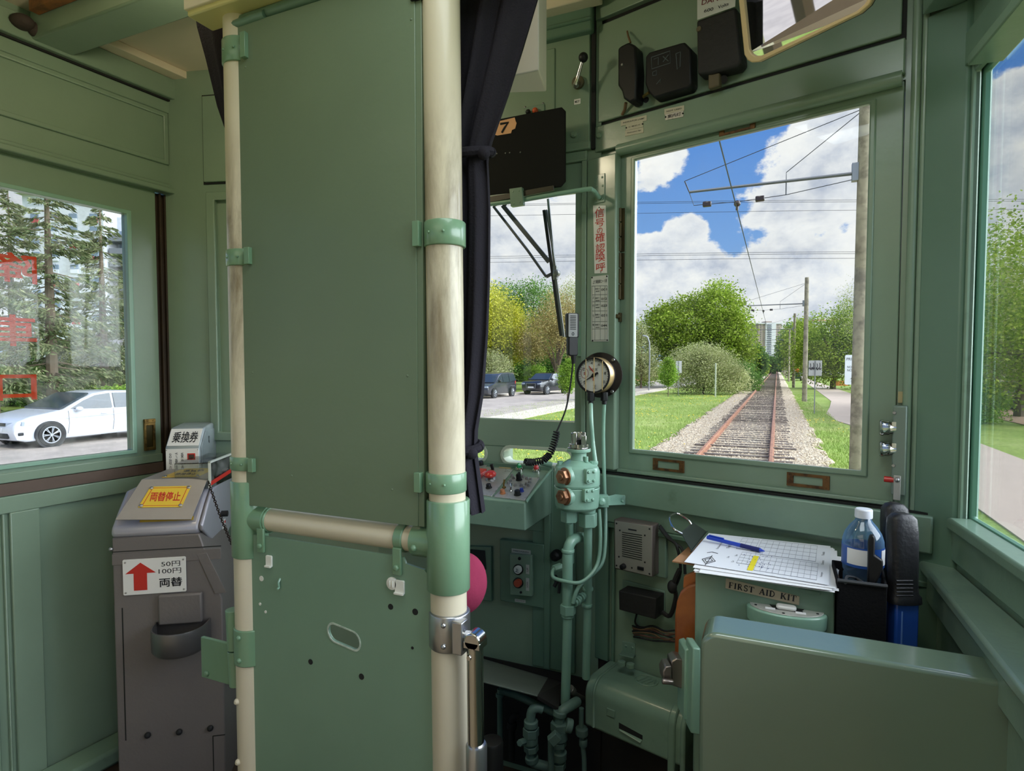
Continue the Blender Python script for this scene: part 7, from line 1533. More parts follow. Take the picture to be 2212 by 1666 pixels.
# tangle of valves near the floor
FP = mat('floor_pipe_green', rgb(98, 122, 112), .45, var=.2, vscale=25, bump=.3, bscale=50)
def w(px, py, dd=0.0): return A(px, py, 1.56 + dd)
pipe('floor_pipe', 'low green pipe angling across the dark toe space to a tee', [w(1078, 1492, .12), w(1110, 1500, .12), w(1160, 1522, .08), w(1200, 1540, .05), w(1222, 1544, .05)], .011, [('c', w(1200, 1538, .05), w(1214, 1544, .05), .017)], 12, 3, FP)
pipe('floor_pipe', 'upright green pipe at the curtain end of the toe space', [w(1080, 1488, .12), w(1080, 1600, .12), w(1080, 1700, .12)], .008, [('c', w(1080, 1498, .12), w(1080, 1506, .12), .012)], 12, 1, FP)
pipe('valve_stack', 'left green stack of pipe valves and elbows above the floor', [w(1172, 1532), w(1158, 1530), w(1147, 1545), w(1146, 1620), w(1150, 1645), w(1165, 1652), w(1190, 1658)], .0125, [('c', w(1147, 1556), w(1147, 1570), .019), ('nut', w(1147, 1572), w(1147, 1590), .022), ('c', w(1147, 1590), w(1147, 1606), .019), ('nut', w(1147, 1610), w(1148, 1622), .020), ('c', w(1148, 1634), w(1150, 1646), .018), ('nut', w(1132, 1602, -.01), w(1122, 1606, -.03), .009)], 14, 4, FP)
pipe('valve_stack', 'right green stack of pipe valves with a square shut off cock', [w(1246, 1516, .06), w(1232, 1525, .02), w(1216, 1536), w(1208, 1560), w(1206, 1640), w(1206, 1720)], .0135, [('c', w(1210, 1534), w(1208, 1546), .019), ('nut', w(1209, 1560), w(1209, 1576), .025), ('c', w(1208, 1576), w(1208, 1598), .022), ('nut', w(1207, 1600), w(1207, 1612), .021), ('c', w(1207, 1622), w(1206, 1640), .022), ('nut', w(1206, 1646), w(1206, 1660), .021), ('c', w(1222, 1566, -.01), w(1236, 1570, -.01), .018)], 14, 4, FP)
m = MB(); c_ = w(1197, 1590, -.05); m.obox(c_, (V_R + ZV * .9).normalized(), (ZV - V_R * .9).normalized(), -V_H, (-.014, .014), (-.012, .012), (0, .02)); m.tube([w(1190, 1600, -.04), w(1190, 1640, -.04), w(1192, 1690, -.03)], .008, 10); o = m.build('shutoff_cock', FP, None, .002); tag(o, 'square headed shut off cock in front of the valve stack', 'cock')
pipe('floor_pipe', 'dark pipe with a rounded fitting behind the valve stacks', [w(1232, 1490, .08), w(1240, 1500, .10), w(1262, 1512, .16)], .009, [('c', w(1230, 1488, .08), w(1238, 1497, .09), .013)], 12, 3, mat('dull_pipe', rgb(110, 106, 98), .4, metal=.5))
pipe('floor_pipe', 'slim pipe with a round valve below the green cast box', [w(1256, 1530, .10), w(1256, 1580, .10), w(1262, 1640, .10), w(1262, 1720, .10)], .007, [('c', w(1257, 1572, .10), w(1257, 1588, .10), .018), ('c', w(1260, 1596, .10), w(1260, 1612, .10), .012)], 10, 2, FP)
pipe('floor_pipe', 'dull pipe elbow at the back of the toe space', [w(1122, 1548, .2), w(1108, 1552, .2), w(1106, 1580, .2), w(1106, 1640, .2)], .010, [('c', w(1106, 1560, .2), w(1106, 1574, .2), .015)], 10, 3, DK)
m = MB(); p = A(1062, 1596, 1.50); m.lathe((p.x, p.y, 0), ZV, [(0, .03), (p.z - .01, .03), (p.z - .004, .027), (p.z, .014)], 20); o = m.build('pedal_post', mat('dark_steel', rgb(70, 68, 66), .4, metal=.7)); tag(o, 'dark round pedal post with a bright top beside the gate bar', 'pedal')
# ================================================================== right of the cab
# intercom speaker
spk = thing('intercom_speaker', RF.hit(1370, 1185, .03), 'beige metal intercom speaker with black grille slots on the front wall', 'speaker')
SPK = mat('speaker_beige', rgb(168, 162, 154), .45, metal=.4, var=.05); SD = .058
cpoly('mounting_board', ((1344, 1098), (1438, 1118), (1438, 1250), (1344, 1230)), 0, .016, GREEN2, spk, .002, RF)
q = ((1326, 1122), (1409, 1136), (1409, 1248), (1327, 1229))
cpoly('box', q, .016, SD, mat('speaker_side', rgb(110, 98, 92), .5, metal=.3), spk, .003, RF)
fp = cpoly('front_plate', ((1328, 1125), (1408, 1138), (1408, 1246), (1329, 1227)), SD, SD + .0015, SPK, spk, .0006, RF)
m = MB()
for i in range(12):
    t_ = i / 11; a, b = RF.hit(1344, 1150 + t_ * 51, SD + .0016), RF.hit(1387, 1157 + t_ * 53.5, SD + .0016); e = (b - a).normalized(); m.obox(a, e, ZV, RF.n, (0, (b - a).length), (-.0011, .0011), (0, .0006))
m.build('grille_slot', GAP, fp)
m = MB(); m.prism([RF.hit(x, y, SD + .0018) for x, y in ((1357, 1142), (1375, 1145), (1375, 1148), (1357, 1145))], RF.n * -.0006); m.build('maker_mark', INK, fp)
m = MB()
for x, y in ((1332, 1131), (1403, 1143), (1332, 1222), (1403, 1240), (1339, 1146), (1393, 1157), (1337, 1203), (1393, 1215), (1365, 1227)): m.screw(RF.hit(x, y, SD + .0015), RF.n, .0026, .001)
m.build('screw', MBLACK, fp)
m = MB(); m.lathe(RF.hit(1348, 1223, SD), RF.n, [(0, .008), (.003, .008), (.014, .007), (.015, .005)], 18); m.build('volume_knob', BLACK, fp)
m = MB(); RF.rect(m, 1376, 1224, 1389, 1234, SD, SD + .006); m.build('rocker_switch', BLACK, fp, .001)
m = MB(); m.tube([RF.hit(1425, 1135, .03), RF.hit(1440, 1155, .03), RF.hit(1456, 1172, .04), RF.hit(1475, 1190, .05), RF.hit(1480, 1240, .05)], .004, 7, 4); m.tube([RF.hit(1425, 1140, .035), RF.hit(1443, 1163, .04), RF.hit(1462, 1180, .05), RF.hit(1470, 1235, .04), RF.hit(1455, 1275, .03)], .004, 7, 4); m.build('cable', RUBBER, spk)
# black control box with bundled wires below
bx = thing('relay_box', RF.hit(1376, 1300, .03), 'dusty black relay box under the intercom speaker', 'relay box')
cpoly('mounting_plate', ((1344, 1252), (1436, 1278), (1436, 1330), (1344, 1300)), 0, .006, GREEN2, bx, .002, RF)
cpoly('box', ((1336, 1276), (1417, 1293), (1416, 1339), (1337, 1318)), .006, .06, mat('dusty_black', rgb(34, 31, 30), .7, bump=.3), bx, .003, RF)
m = MB(); rr = random.Random(8)
m.tube([RF.hit(1375, 1328, .03), RF.hit(1372, 1345, .02), RF.hit(1380, 1354, .02), RF.hit(1392, 1356, .02)], .003, 6, 4); m.build('lead', RUBBER, bx)
wb = thing('wire_bundle', RF.hit(1410, 1366, .02), 'tangled bundle of brown and black wires under the relay box', 'wires')
for k_ in range(7):
    m = MB(); y0 = 1352 + k_ * 4; m.tube([RF.hit(1368 + rr.uniform(-4, 6), y0, .015), RF.hit(1385, y0 + rr.uniform(-2, 5), .03), RF.hit(1410, y0 + 4 + rr.uniform(-5, 5), .025), RF.hit(1435, y0 + 9 + rr.uniform(-5, 5), .03), RF.hit(1458, y0 + 12 + rr.uniform(-3, 5), .02)], .0026, 6, 4); m.build('wire', (RUBBER, mat('brown_wire', rgb(0, 0, 0)), mat('rust_wire', rgb(92, 58, 46), .6))[k_ % 3], wb)
m = MB(); m.tube([RF.hit(1468, 1230, .05), RF.hit(1455, 1262, .05), RF.hit(1460, 1290, .04), RF.hit(1448, 1330, .03), RF.hit(1430, 1322, .03)], .006, 7, 4); m.ball(RF.hit(1452, 1268, .05), .013, sc=(1, 1, 1.4)); m.build('wire', mat('dusty_black', rgb(0, 0, 0)), wb)
# angle bracket above the cast box
m = MB(); m.prism([RF.hit(x, y, .004) for x, y in ((1344, 1386), (1372, 1391), (1372, 1418), (1344, 1408))], RF.n * -.004); m.prism([RF.hit(1344, 1408, .0), RF.hit(1372, 1416, .0), RF.hit(1368, 1424, .05), RF.hit(1336, 1416, .05)], ZV * .004); m.screw(RF.hit(1352, 1396, .004), RF.n, .004, .002); m.screw(RF.hit(1366, 1400, .004), RF.n, .004, .002); o = m.build('angle_bracket', GREEN2, None, .001); tag(o, 'green angle bracket on the wall above the cast box', 'bracket')
# cast box, aligned with the slanted wall
u0, zb0 = RF.uz(1312, 1434, .02)
best = min((abs(RF.uz(1264, 1480, d)[0] - u0), d) for d in np.arange(.05, .5, .005)); DF = float(best[1])
ut = RF.uz(1264, 1480, DF); zt_ = (zb0 + RF.uz(1300, 1474, DF)[1]) / 2
zbot = RF.uz(1266, 1566, DF)[1]; ue = RF.uz(1480, 1590, DF)[0]
cbx = thing('cast_box', RF.w((u0 + ue) / 2, zbot, DF / 2), 'rounded green cast metal box with a raised crest, mounted low on the front wall', 'cast box')
rr_ = .045; prof = [(.006, zt_), (DF - rr_, zt_)] + [(DF - rr_ + rr_ * math.sin(R(a)), zt_ - rr_ + rr_ * math.cos(R(a))) for a in range(10, 91, 10)] + [(DF, zbot), (DF - .02, zbot - .012), (.006, zbot - .012)]
m = MB(); m.prism([RF.w(u0, z, d) for d, z in prof], RF.u * (ue - u0)); m.build('shell', GREEN2, cbx, .006, seg=3)
prof2 = [(d + (.006 if d > .05 else 0), z + .006) for d, z in prof[:12]]; prof2 += [(DF + .006, zbot - .03), (DF - .03, zbot - .03), (0, zbot - .02)]
m = MB(); m.prism([RF.w(ue - .045, z, d) for d, z in prof2], RF.u * .02); m.prism([RF.w(ue - .012, z, d) for d, z in prof2], RF.u * .014); m.build('end_rib', GREEN2, cbx, .004)
m = MB(); m.prism([RF.w(u0 + .025, z, d) for d, z in [(d + (.003 if d > .05 else 0), z + .003) for d, z in prof[:12]] + [(DF + .003, zbot), (DF - .02, zbot), (0, zbot)]], RF.u * .008); m.build('rib', GREEN2, cbx, .003)
TT = Tilt(RF.w(0, zt_, 0), RF.u, -RF.n)
m = MB(); cc = TT.hit(1396, 1470, .001); m.tube([cc + RF.u * (math.cos(a) * .032) - RF.n * (math.sin(a) * .028) for a in np.linspace(0, 2 * math.pi, 25)], .0024, 6)
for k_ in (-.012, 0, .012): m.tube([cc + RF.u * (k_ + .006) - RF.n * .018, cc + RF.u * (k_ - .006) + RF.n * .018], .0024, 6)
m.tube([cc + RF.u * .02 - RF.n * .012, cc + RF.u * .026 + RF.n * .004], .0024, 6); m.build('raised_crest', GREEN2, cbx)
m = MB(); m.box(0, 0, 0, 0, 0, 0) if 0 else None
RF.box(m, RF.uz(1320, 1530, DF)[0] - .012, RF.uz(1320, 1530, DF)[0] + .012, RF.uz(1320, 1540, DF)[1] - .010, RF.uz(1320, 1540, DF)[1] + .010, DF - .002, DF + .003); m.build('maker_plate', GREEN2, cbx, .001)
ua, za = RF.uz(1337, 1572, DF); ub, zb_ = RF.uz(1388, 1602, DF)
m = MB(); m.prism([RF.w(ua, za + .014, DF + .0006), RF.w(ub, za + .006, DF + .0006), RF.w(ub, za - .006, DF + .0006), RF.w(ua, za - .002, DF + .0006)], RF.n * -.002); m.build('latch_shade', GAP, cbx); m = MB(); m.prism([RF.w(ua, za - .002, DF - .001), RF.w(ub, za - .006, DF - .001), RF.w(ub - .004, zb_ - .004, DF + .006), RF.w(ua + .004, zb_ + .006, DF + .006)], RF.n * -.004); m.build('pull_lip', GREEN2, cbx, .002)  # flat dark patch painted for the shade inside the pull recess
m = MB(); m.lathe(RF.hit(1343, 1432, .06), ZV, [(-.006, .012), (.004, .012), (.006, .008)], 6); m.lathe(RF.hit(1362, 1437, .06), ZV, [(-.006, .012), (.004, .012), (.006, .008)], 6); m.build('lid_bolt', GREEN2, cbx)

# first aid box with the controller dial on its front
BY = 1.278; zT = .874; x0, x1 = YP(1502, 1240, BY).x, YP(1804, 1290, BY).x
fa = thing('first_aid_box', ((x0 + x1) / 2, 1.36, .4), 'tall green first aid kit cabinet with a crooked lettered label', 'first aid box')
m = MB(); m.prism([(x0, BY, .35), (x1, BY, .35), (x1, 1.50, .35), (x0, 1.56, .35)], (0, 0, zT - .35)); m.build('cabinet', GREEN2, fa, .004)
FA = Plane(0, BY, 1, 0)
m = MB(); m.prism([FA.hit(x, y, .0015) for x, y in ((1568, 1249), (1727, 1289), (1726, 1308), (1567, 1271))], (0, .0015, 0)); pl = m.build('name_label', mat('tape_label', rgb(178, 166, 142), .6, var=.08, vscale=40), fa, 0)
a, b = FA.hit(1574, 1263.5, .0018), FA.hit(1720, 1294, .0018); ex = (b - a).normalized(); ey = Vector((0, -1, 0)).cross(ex); ey = ey if ey.z > 0 else -ey
def arc_(cx, cy, rx, ry, a0, a1, n=10): return [(cx + rx * math.cos(R(a0 + (a1 - a0) * i / n)), cy + ry * math.sin(R(a0 + (a1 - a0) * i / n))) for i in range(n + 1)]
TK, TN, SV = .15, .055, .045                                     # thick, thin and serif strokes of a roman capital, height 1
def serif(x, y): return ([(x - .16, y), (x + .16, y)], SV)
GLY = {'I': (.36, [([(.18, 0), (.18, 1)], TK), serif(.18, .02), serif(.18, .98)]),
       'F': (.66, [([(.18, 0), (.18, 1)], TK), serif(.18, .02), ([(.04, .975), (.60, .975)], TN), ([(.60, .99), (.60, .74)], TN), ([(.2, .52), (.46, .52)], TN), ([(.46, .62), (.46, .42)], TN)]),
       'T': (.72, [([(.36, 0), (.36, 1)], TK), serif(.36, .02), ([(.02, .975), (.70, .975)], TN), ([(.03, .98), (.03, .72)], TN), ([(.69, .98), (.69, .72)], TN)]),
       'D': (.78, [([(.18, 0), (.18, 1)], TK), serif(.14, .02), serif(.14, .98), ([(.18, .975)] + arc_(.30, .5, .38, .475, 90, -90, 14) + [(.18, .025)], .09)]),
       'R': (.80, [([(.18, 0), (.18, 1)], TK), serif(.18, .02), serif(.14, .98), ([(.18, .975)] + arc_(.34, .74, .20, .235, 90, -90, 10) + [(.18, .505)], .085), ([(.36, .5), (.66, .02)], .13), ([(.56, .02), (.80, .02)], SV)]),
       'A': (.80, [([(.10, .0), (.40, 1)], .07), ([(.40, 1), (.68, 0)], TK), ([(.20, .34), (.58, .34)], TN), ([(.0, .02), (.22, .02)], SV), ([(.54, .02), (.82, .02)], SV)]),
       'K': (.82, [([(.18, 0), (.18, 1)], TK), serif(.18, .02), serif(.18, .98), ([(.24, .42), (.66, .98)], .065), ([(.38, .56), (.70, .02)], .14), ([(.52, .98), (.78, .98)], SV), ([(.56, .02), (.84, .02)], SV)]),
       'S': (.60, [(arc_(.30, .745, .20, .235, 20, 240, 14) + arc_(.29, .265, .22, .245, 70, -160, 14), .10), ([(.50, .98), (.50, .74)], TN), ([(.07, .28), (.07, .02)], TN)])}
adv, pos_ = 0, []
for ch_ in 'FIRST AID KIT':
    if ch_ == ' ': adv += .62; continue
    pos_.append((ch_, adv)); adv += GLY[ch_][0] + .10
us = (b - a).length / (adv - .1); hs = .0118; m = MB(); pf = lambda x, y: a + ex * (x * us) + ey * ((y - .5) * hs) + Vector((0, -.0004, 0))
for ch_, x0_ in pos_:
    for pts_, w_ in GLY[ch_][1]:
        Pn = [pf(x0_ + x, y) for x, y in pts_]; ww_ = w_ * us * .68; L_, Q_ = [], []
        for i, p in enumerate(Pn):
            d = (Pn[min(i + 1, len(Pn) - 1)] - Pn[max(i - 1, 0)]).normalized(); nrm = d.cross(Vector((0, -1, 0))); L_.append(m.bm.verts.new(p + nrm * ww_)); Q_.append(m.bm.verts.new(p - nrm * ww_))
        for i in range(len(Pn) - 1): m.face([L_[i], L_[i + 1], Q_[i + 1], Q_[i]])
m.build('lettering', INK, pl, 0, 0)
m = MB(); m.prism([FA.hit(x, y, .003) for x, y in ((1725, 1272), (1772, 1280), (1772, 1286), (1725, 1279))], (0, .003, 0)); m.build('hinge_leaf', GREEN2, fa, .001)
dz = FA.hit(1700, 1314, 0).z; dl, dr = FA.hit(1614, 1300, 0).x, FA.hit(1786, 1330, 0).x; rad_ = (dr - dl) / 2; dc = Vector(((dl + dr) / 2, BY, dz))
def half(r_, z, k_=.62): return [Vector((dc.x + math.cos(R(a)) * r_, BY - math.sin(R(a)) ** .9 * r_ * k_ if 0 < a < 180 else BY, z)) for a in range(0, 181, 9)]
cdl = thing('controller_dial', dc, 'half round controller dial plate on the front of the first aid cabinet', 'controller')
m = MB(); m.loft([half(rad_, dz - .030), half(rad_ * 1.02, dz - .006), half(rad_ * 1.0, dz)]); m.build('dial_body', AQUA, cdl, .003)
m = MB(); m.prism(half(rad_ * .93, dz - .0005), (0, 0, .0025)); dpz = m.build('dial_plate', mat('dial_metal', rgb(196, 196, 190), .4, metal=.4, var=.15, vscale=60), cdl, .0006)
m = MB(); m.rslab((dc.x - .0, BY - .012, dz + .002), (1, 0, 0), (0, 1, 0), ZV, .036, .018, .008, .007); m.build('dial_knob', WHITE, dpz, .003)
m = MB(); m.prism([(dc.x - .030, BY - .0, dz + .0021), (dc.x - .022, BY - .020, dz + .0021), (dc.x + .024, BY - .020, dz + .0021), (dc.x + .032, BY - .0, dz + .0021)], (0, 0, .0006)); m.build('dark_notch', GAP, dpz)
m = MB()
for a, r_ in ((160, .82), (95, .80), (20, .82), (40, .5)): m.screw(Vector((dc.x + math.cos(R(a)) * rad_ * r_, BY - math.sin(R(a)) * rad_ * r_ * .62, dz + .002)), ZV, .0028, .001)
m.build('screw', MBLACK, dpz)
for a in (130, 55):
    p = Vector((dc.x + math.cos(R(a)) * rad_ * .62, BY - math.sin(R(a)) * rad_ * .62 * .62, dz + .0022)); m = MB(); m.obox(p, (1, 0, 0), (0, 1, 0), ZV, (-.009, .009), (-.005, .005), (0, .0006)); m.build('paper_patch', PAPER, dpz)
# plates and bright lever at its side
lev = thing('reverser_lever', A(1470, 1450, 1.28), 'stubby polished metal lever on green plates beside the first aid cabinet', 'lever')
pq = lambda x, y, d=1.2: A(x, y, d)
m = MB(); m.prism([pq(1497, 1400, 1.17), pq(1514, 1402, 1.17), pq(1514, 1590, 1.17), pq(1492, 1585, 1.17)], V_H * .05); m.prism([pq(1480, 1404, 1.20), pq(1494, 1400, 1.20), pq(1490, 1560, 1.20), pq(1477, 1556, 1.20)], V_H * .05); m.build('side_plate', AQUA, lev, .003)
m = MB(); m.prism([pq(1450, 1430, 1.22), pq(1462, 1423, 1.22), pq(1478, 1426, 1.22), pq(1477, 1490, 1.22), pq(1452, 1482, 1.22)], V_H * .035); m.prism([pq(1432, 1452, 1.21), pq(1438, 1441, 1.21), pq(1451, 1439, 1.21), pq(1451, 1478, 1.21), pq(1434, 1474, 1.21)], V_H * .035); m.tube([pq(1430, 1472, 1.20), pq(1455, 1474, 1.20)], .006, 8); m.build('lever', mat('worn_lever', rgb(150, 138, 132), .3, metal=.8, var=.15), lev, .005)
# varnished board and clipped card behind
wd = thing('wooden_board', YP(1480, 1330, 1.33), 'orange brown varnished wooden board standing behind the first aid cabinet', 'board')
m = MB(); m.prism([YP(x, y, 1.325) for x, y in ((1457, 1430), (1458, 1330), (1462, 1300), (1470, 1280), (1484, 1268), (1502, 1262), (1520, 1262), (1520, 1432))], (0, .018, 0))
m.build('board', mat('varnished_wood', rgb(170, 98, 46), .35, var=.2, vscale=9, second=rgb(140, 74, 34), fac=(.42, .62), coat=.3), wd, .004)
m = MB(); m.prism([YP(x, y, 1.345) for x, y in ((1475, 1272), (1477, 1246), (1500, 1236), (1520, 1236), (1520, 1272))], (0, .014, 0)); m.build('orange_rest', mat('orange_rest', rgb(198, 120, 66), .5), wd, .003)

# clipboard with papers and pen on top of the cabinet
zc = .876
cl = thing('clipboard', G(1640, 1210, zc), 'brown clipboard with a chrome and black clip and thick white trip sheets', 'clipboard')
BRN = mat('hardboard', rgb(168, 124, 86), .6, var=.1)
def sheet(q, z, m_, par, name='sheet', th=.0006, curl=None):
    m = MB(); P4 = [G(x, y, z) for x, y in q]; m.prism([p - ZV * th for p in P4], ZV * th); return m.build(name, m_, par, 0, 0)
sheet(((1452, 1212), (1486, 1182), (1530, 1158), (1800, 1190), (1817, 1268), (1790, 1268)), zc + .003, BRN, cl, 'board', .0028)
st_ = None
for i, q in enumerate((((1500, 1236), (1540, 1170), (1818, 1203), (1803, 1280)), ((1498, 1233), (1536, 1162), (1808, 1190), (1812, 1277)), ((1510, 1237), (1540, 1160), (1803, 1186), (1797, 1276)), ((1497, 1226), (1534, 1158), (1800, 1184), (1806, 1272)))): sheet(q, zc + .0045 + i * .0016, PAPER, cl)
zt2 = zc + .0118
TQ = ((1478, 1214), (1531, 1152), (1794, 1180), (1791, 1264)); top = sheet(TQ, zt2, mat('top_sheet', rgb(232, 234, 240), .8), cl, 'trip_sheet')
a_, b_, c_, d_ = [G(x, y, zt2) for x, y in TQ]       # near left, far left, far right, near right
ts = lambda s, t, h=.0004: a_.lerp(b_, t).lerp(d_.lerp(c_, t), s) + ZV * h        # s away from the clip, t to the far edge
exf = (b_ - a_).normalized(); eyl = ZV.cross(exf)
GL = mat('grey_line_print', rgb(110, 112, 122), .8)
m = MB()
def gl_(s0, t0, s1, t1, r=.0002): m.tube([ts(s0, t0), ts(s1, t1)], r, 4)
for (s0, s1, t0, t1, ns, nt) in ((.30, .44, .58, .95, 3, 3), (.36, .50, .18, .50, 4, 4), (.46, .90, .50, .96, 9, 4), (.50, .92, .06, .46, 10, 4)):
    for k_ in range(ns + 1): s = s0 + (s1 - s0) * k_ / ns; gl_(s, t0, s, t1)
    for k_ in range(nt + 1): t = t0 + (t1 - t0) * k_ / nt; gl_(s0, t, s1, t, .00045 if k_ == 0 else .0002)
m.build('ruled_table', GL, top)
def wr(body, s, t, w_, h_): text('lettering', body, ts(s, t), exf, eyl, w_, h_, INK, top, .0003)
wr('The Edmonton Radial Railway', .165, .66, .088, .006); wr('Trip Sheet', .24, .66, .056, .0085)
for s, t, b in ((.33, .2, 'Car'), (.33, .38, 'Date'), (.28, .30, 'Crew')): wr(b, s, t, .012, .005)
for s, t, b in ((.95, .2, 'Passengers'), (.95, .5, 'Donations'), (.95, .74, 'Totals')): wr(b, s, t, .03, .005)
m = MB(); rr = random.Random(3)
for k_ in range(26):
    s, t = rr.uniform(.38, .62), rr.uniform(.10, .48); m.tube([ts(s + rr.uniform(-.004, .004), t + j * .008, .0005) for j in range(4)], .0004, 4)
m.build('pen_marks', mat('pen_ink', rgb(44, 54, 120), .7), top)
m = MB(); cr = (.16, .14)
for sc_ in (1, .6): 
    q = [ts(cr[0] + sc_ * x, cr[1] + sc_ * y) for x, y in ((-.05, 0), (0, .11), (.05, 0), (0, -.11), (-.05, 0))]; m.tube(q, .0009, 4)
m.tube([ts(cr[0], cr[1] - .14), ts(cr[0], cr[1] + .14)], .0008, 4); m.tube([ts(cr[0] - .05, cr[1] + .2), ts(cr[0] - .02, cr[1] + .24), ts(cr[0] + .03, cr[1] + .22)], .0008, 4); m.build('crest', INK, top)
m = MB(); m.prism([ts(.455, .04), ts(.455, .44), ts(.495, .44), ts(.495, .04)], ZV * .0003); m.build('highlight', mat('highlighter_yellow', rgb(238, 220, 40), .7), top)
# clip
ca, cbb = G(1526, 1152, zt2), G(1493, 1194, zt2); cd = (cbb - ca).normalized(); up_ = ZV; lft = cd.cross(ZV) ; lft = lft if lft.dot(V_R) < 0 else -lft
m = MB(); m.prism([ca + ZV * .003, cbb + ZV * .003, cbb.lerp(ca, .3) + lft * .035 + ZV * .026, ca.lerp(cbb, .1) + lft * .030 + ZV * .026], (0, 0, .002)); m.prism([ca + ZV * .0, cbb + ZV * .0, cbb + ZV * .006 - lft * .004, ca + ZV * .006 - lft * .004], lft * .003); m.build('clip_jaw', mat('clip_black', rgb(60, 66, 64), .25, metal=.6), cl, .001)
m = MB(); h0, h1 = ca.lerp(cbb, .2) + lft * .030 + ZV * .027, ca.lerp(cbb, .75) + lft * .030 + ZV * .027; m.tube([h1, h1 + lft * .02 + ZV * .010, (h0 + h1) / 2 + lft * .042 + ZV * .022, h0 + lft * .034 + ZV * .022, h0 + lft * .008 + ZV * .01, h0], .0026, 8, 5); m.build('clip_loop', CHROME, cl)
pen = thing('ballpoint_pen', G(1590, 1178, zt2 + .006), 'blue ballpoint pen lying across the top trip sheet', 'pen'); e0, e1 = G(1528, 1161, zt2 + .010), G(1652, 1191, zt2 + .0055); PB = mat('pen_blue', rgb(28, 70, 196), .3, coat=.4)
m = MB(); m.tube([e0, e0.lerp(e1, .62)], .0046, 12); m.build('barrel', PB, pen); m = MB(); m.tube([e0.lerp(e1, .60), e0.lerp(e1, .92)], .0050, 12); m.build('rubber_grip', mat('pen_grip', rgb(30, 40, 110), .7), pen); m = MB(); m.tube([e0.lerp(e1, .92), e1], [.0045, .0008], 10); m.build('tip', PB, pen); m = MB(); m.tube([e0, e0.lerp(e1, .04) + ZV * .006, e0.lerp(e1, .30) + ZV * .006], .0018, 6); m.build('pocket_clip', PB, pen)

# black pouch, bottle and long tools beside the cabinet
px0, px1 = YP(1808, 1300, 1.27).x, YP(1916, 1300, 1.27).x
po = thing('black_pouch', ((px0 + px1) / 2, 1.31, .5), 'black fabric caddy pouch between the first aid cabinet and the blue tool', 'pouch')
PF = mat('pouch_fabric', rgb(28, 28, 30), .9, spec=.1, bump=.3, bscale=200); zp = YP(1850, 1258, 1.27).z
m = MB(); m.ring([(px0, 1.27, .45), (px1, 1.27, .45), (px1 + .01, 1.39, .45), (px0, 1.40, .45)], [(px0 + .004, 1.274, .45), (px1 - .004, 1.274, .45), (px1 + .006, 1.386, .45), (px0 + .004, 1.396, .45)], (0, 0, zp - .45)); m.box(px0, px1, 1.275, 1.385, .45, .80); m.build('bag', PF, po, .004)
m = MB(); m.tube([YP(1826, 1260, 1.268), YP(1830, 1246, 1.30), YP(1850, 1250, 1.34), YP(1868, 1262, 1.30)], .0028, 6, 4); m.tube([(px0, 1.268, zp), (px1, 1.268, zp)], .0035, 6); m.build('piping', mat('pouch_piping', rgb(60, 62, 66), .7), po)
m = MB(); m.prism([YP(x, y, 1.28) for x, y in ((1874, 1270), (1876, 1172), (1880, 1158), (1887, 1156), (1891, 1164), (1890, 1200), (1908, 1212), (1908, 1230), (1890, 1270))], (0, .014, 0)); o = m.build('black_scraper', BLACK, None, .004); tag(o, 'slim black scraper standing up in the black pouch before the bottle', 'scraper')
bd = 1.20; bc = A(1864, 1180, bd); k = bd / FOC; bt = thing('water_bottle', (bc.x, bc.y, .80), 'half full clear blue plastic water bottle with a white cap', 'bottle')
zz = lambda y: A(1864, y, bd).z
PET = bpy.data.materials.new('bottle_plastic'); PET.use_nodes = True
def _pet():
    t = NT(PET.node_tree); PET.node_tree.nodes.clear(); tr = t.n('ShaderNodeBsdfTransparent'); tr.inputs[0].default_value = (.72, .86, .98, 1); df = t.n('ShaderNodeBsdfTranslucent'); df.inputs[0].default_value = rgb(150, 196, 240)
    d2 = t.n('ShaderNodeBsdfDiffuse'); d2.inputs[0].default_value = rgb(150, 196, 240); gl = t.n('ShaderNodeBsdfGlossy'); gl.inputs['Roughness'].default_value = .06
    lw = t.n('ShaderNodeLayerWeight'); lw.inputs[0].default_value = .35
    m1 = t.n('ShaderNodeMixShader'); m1.inputs[0].default_value = .5; t.l(df.outputs[0], m1.inputs[1]); t.l(d2.outputs[0], m1.inputs[2])
    m2 = t.n('ShaderNodeMixShader'); t.l(t.math('MULTIPLY_ADD', lw.outputs['Facing'], .5, .18), m2.inputs[0]); t.l(tr.outputs[0], m2.inputs[1]); t.l(m1.outputs[0], m2.inputs[2])
    m3 = t.n('ShaderNodeMixShader'); t.l(t.math('MULTIPLY_ADD', lw.outputs['Fresnel'], .5, .05), m3.inputs[0]); t.l(m2.outputs[0], m3.inputs[1]); t.l(gl.outputs[0], m3.inputs[2])
    o_ = t.n('ShaderNodeOutputMaterial'); t.l(m3.outputs[0], o_.inputs[0])
_pet()
hb = .802
prof_b = [(0, .026), (.004, .033), (.02, .0345), (zz(1240) - hb, .0345), (zz(1236) - hb, .0325), (zz(1230) - hb, .0355), (zz(1216) - hb, .0365), (zz(1175) - hb, .0375), (zz(1165) - hb, .0368), (zz(1150) - hb, .0325), (zz(1136) - hb, .0245), (zz(1126) - hb, .0165), (zz(1120) - hb, .0135), (zz(1112) - hb, .0135)]
m = MB(); m.lathe((bc.x, bc.y, hb), ZV, prof_b, 36); m.build('bottle_shell', PET, bt, 0, 60)
m = MB(); m.lathe((bc.x, bc.y, zz(1118)), ZV, [(0, .0158), (.002, .0162), (zz(1099) - zz(1118) - .002, .0160), (zz(1099) - zz(1118), .014)], 28); m.build('cap', mat('cap_white', rgb(226, 230, 240), .4), bt)
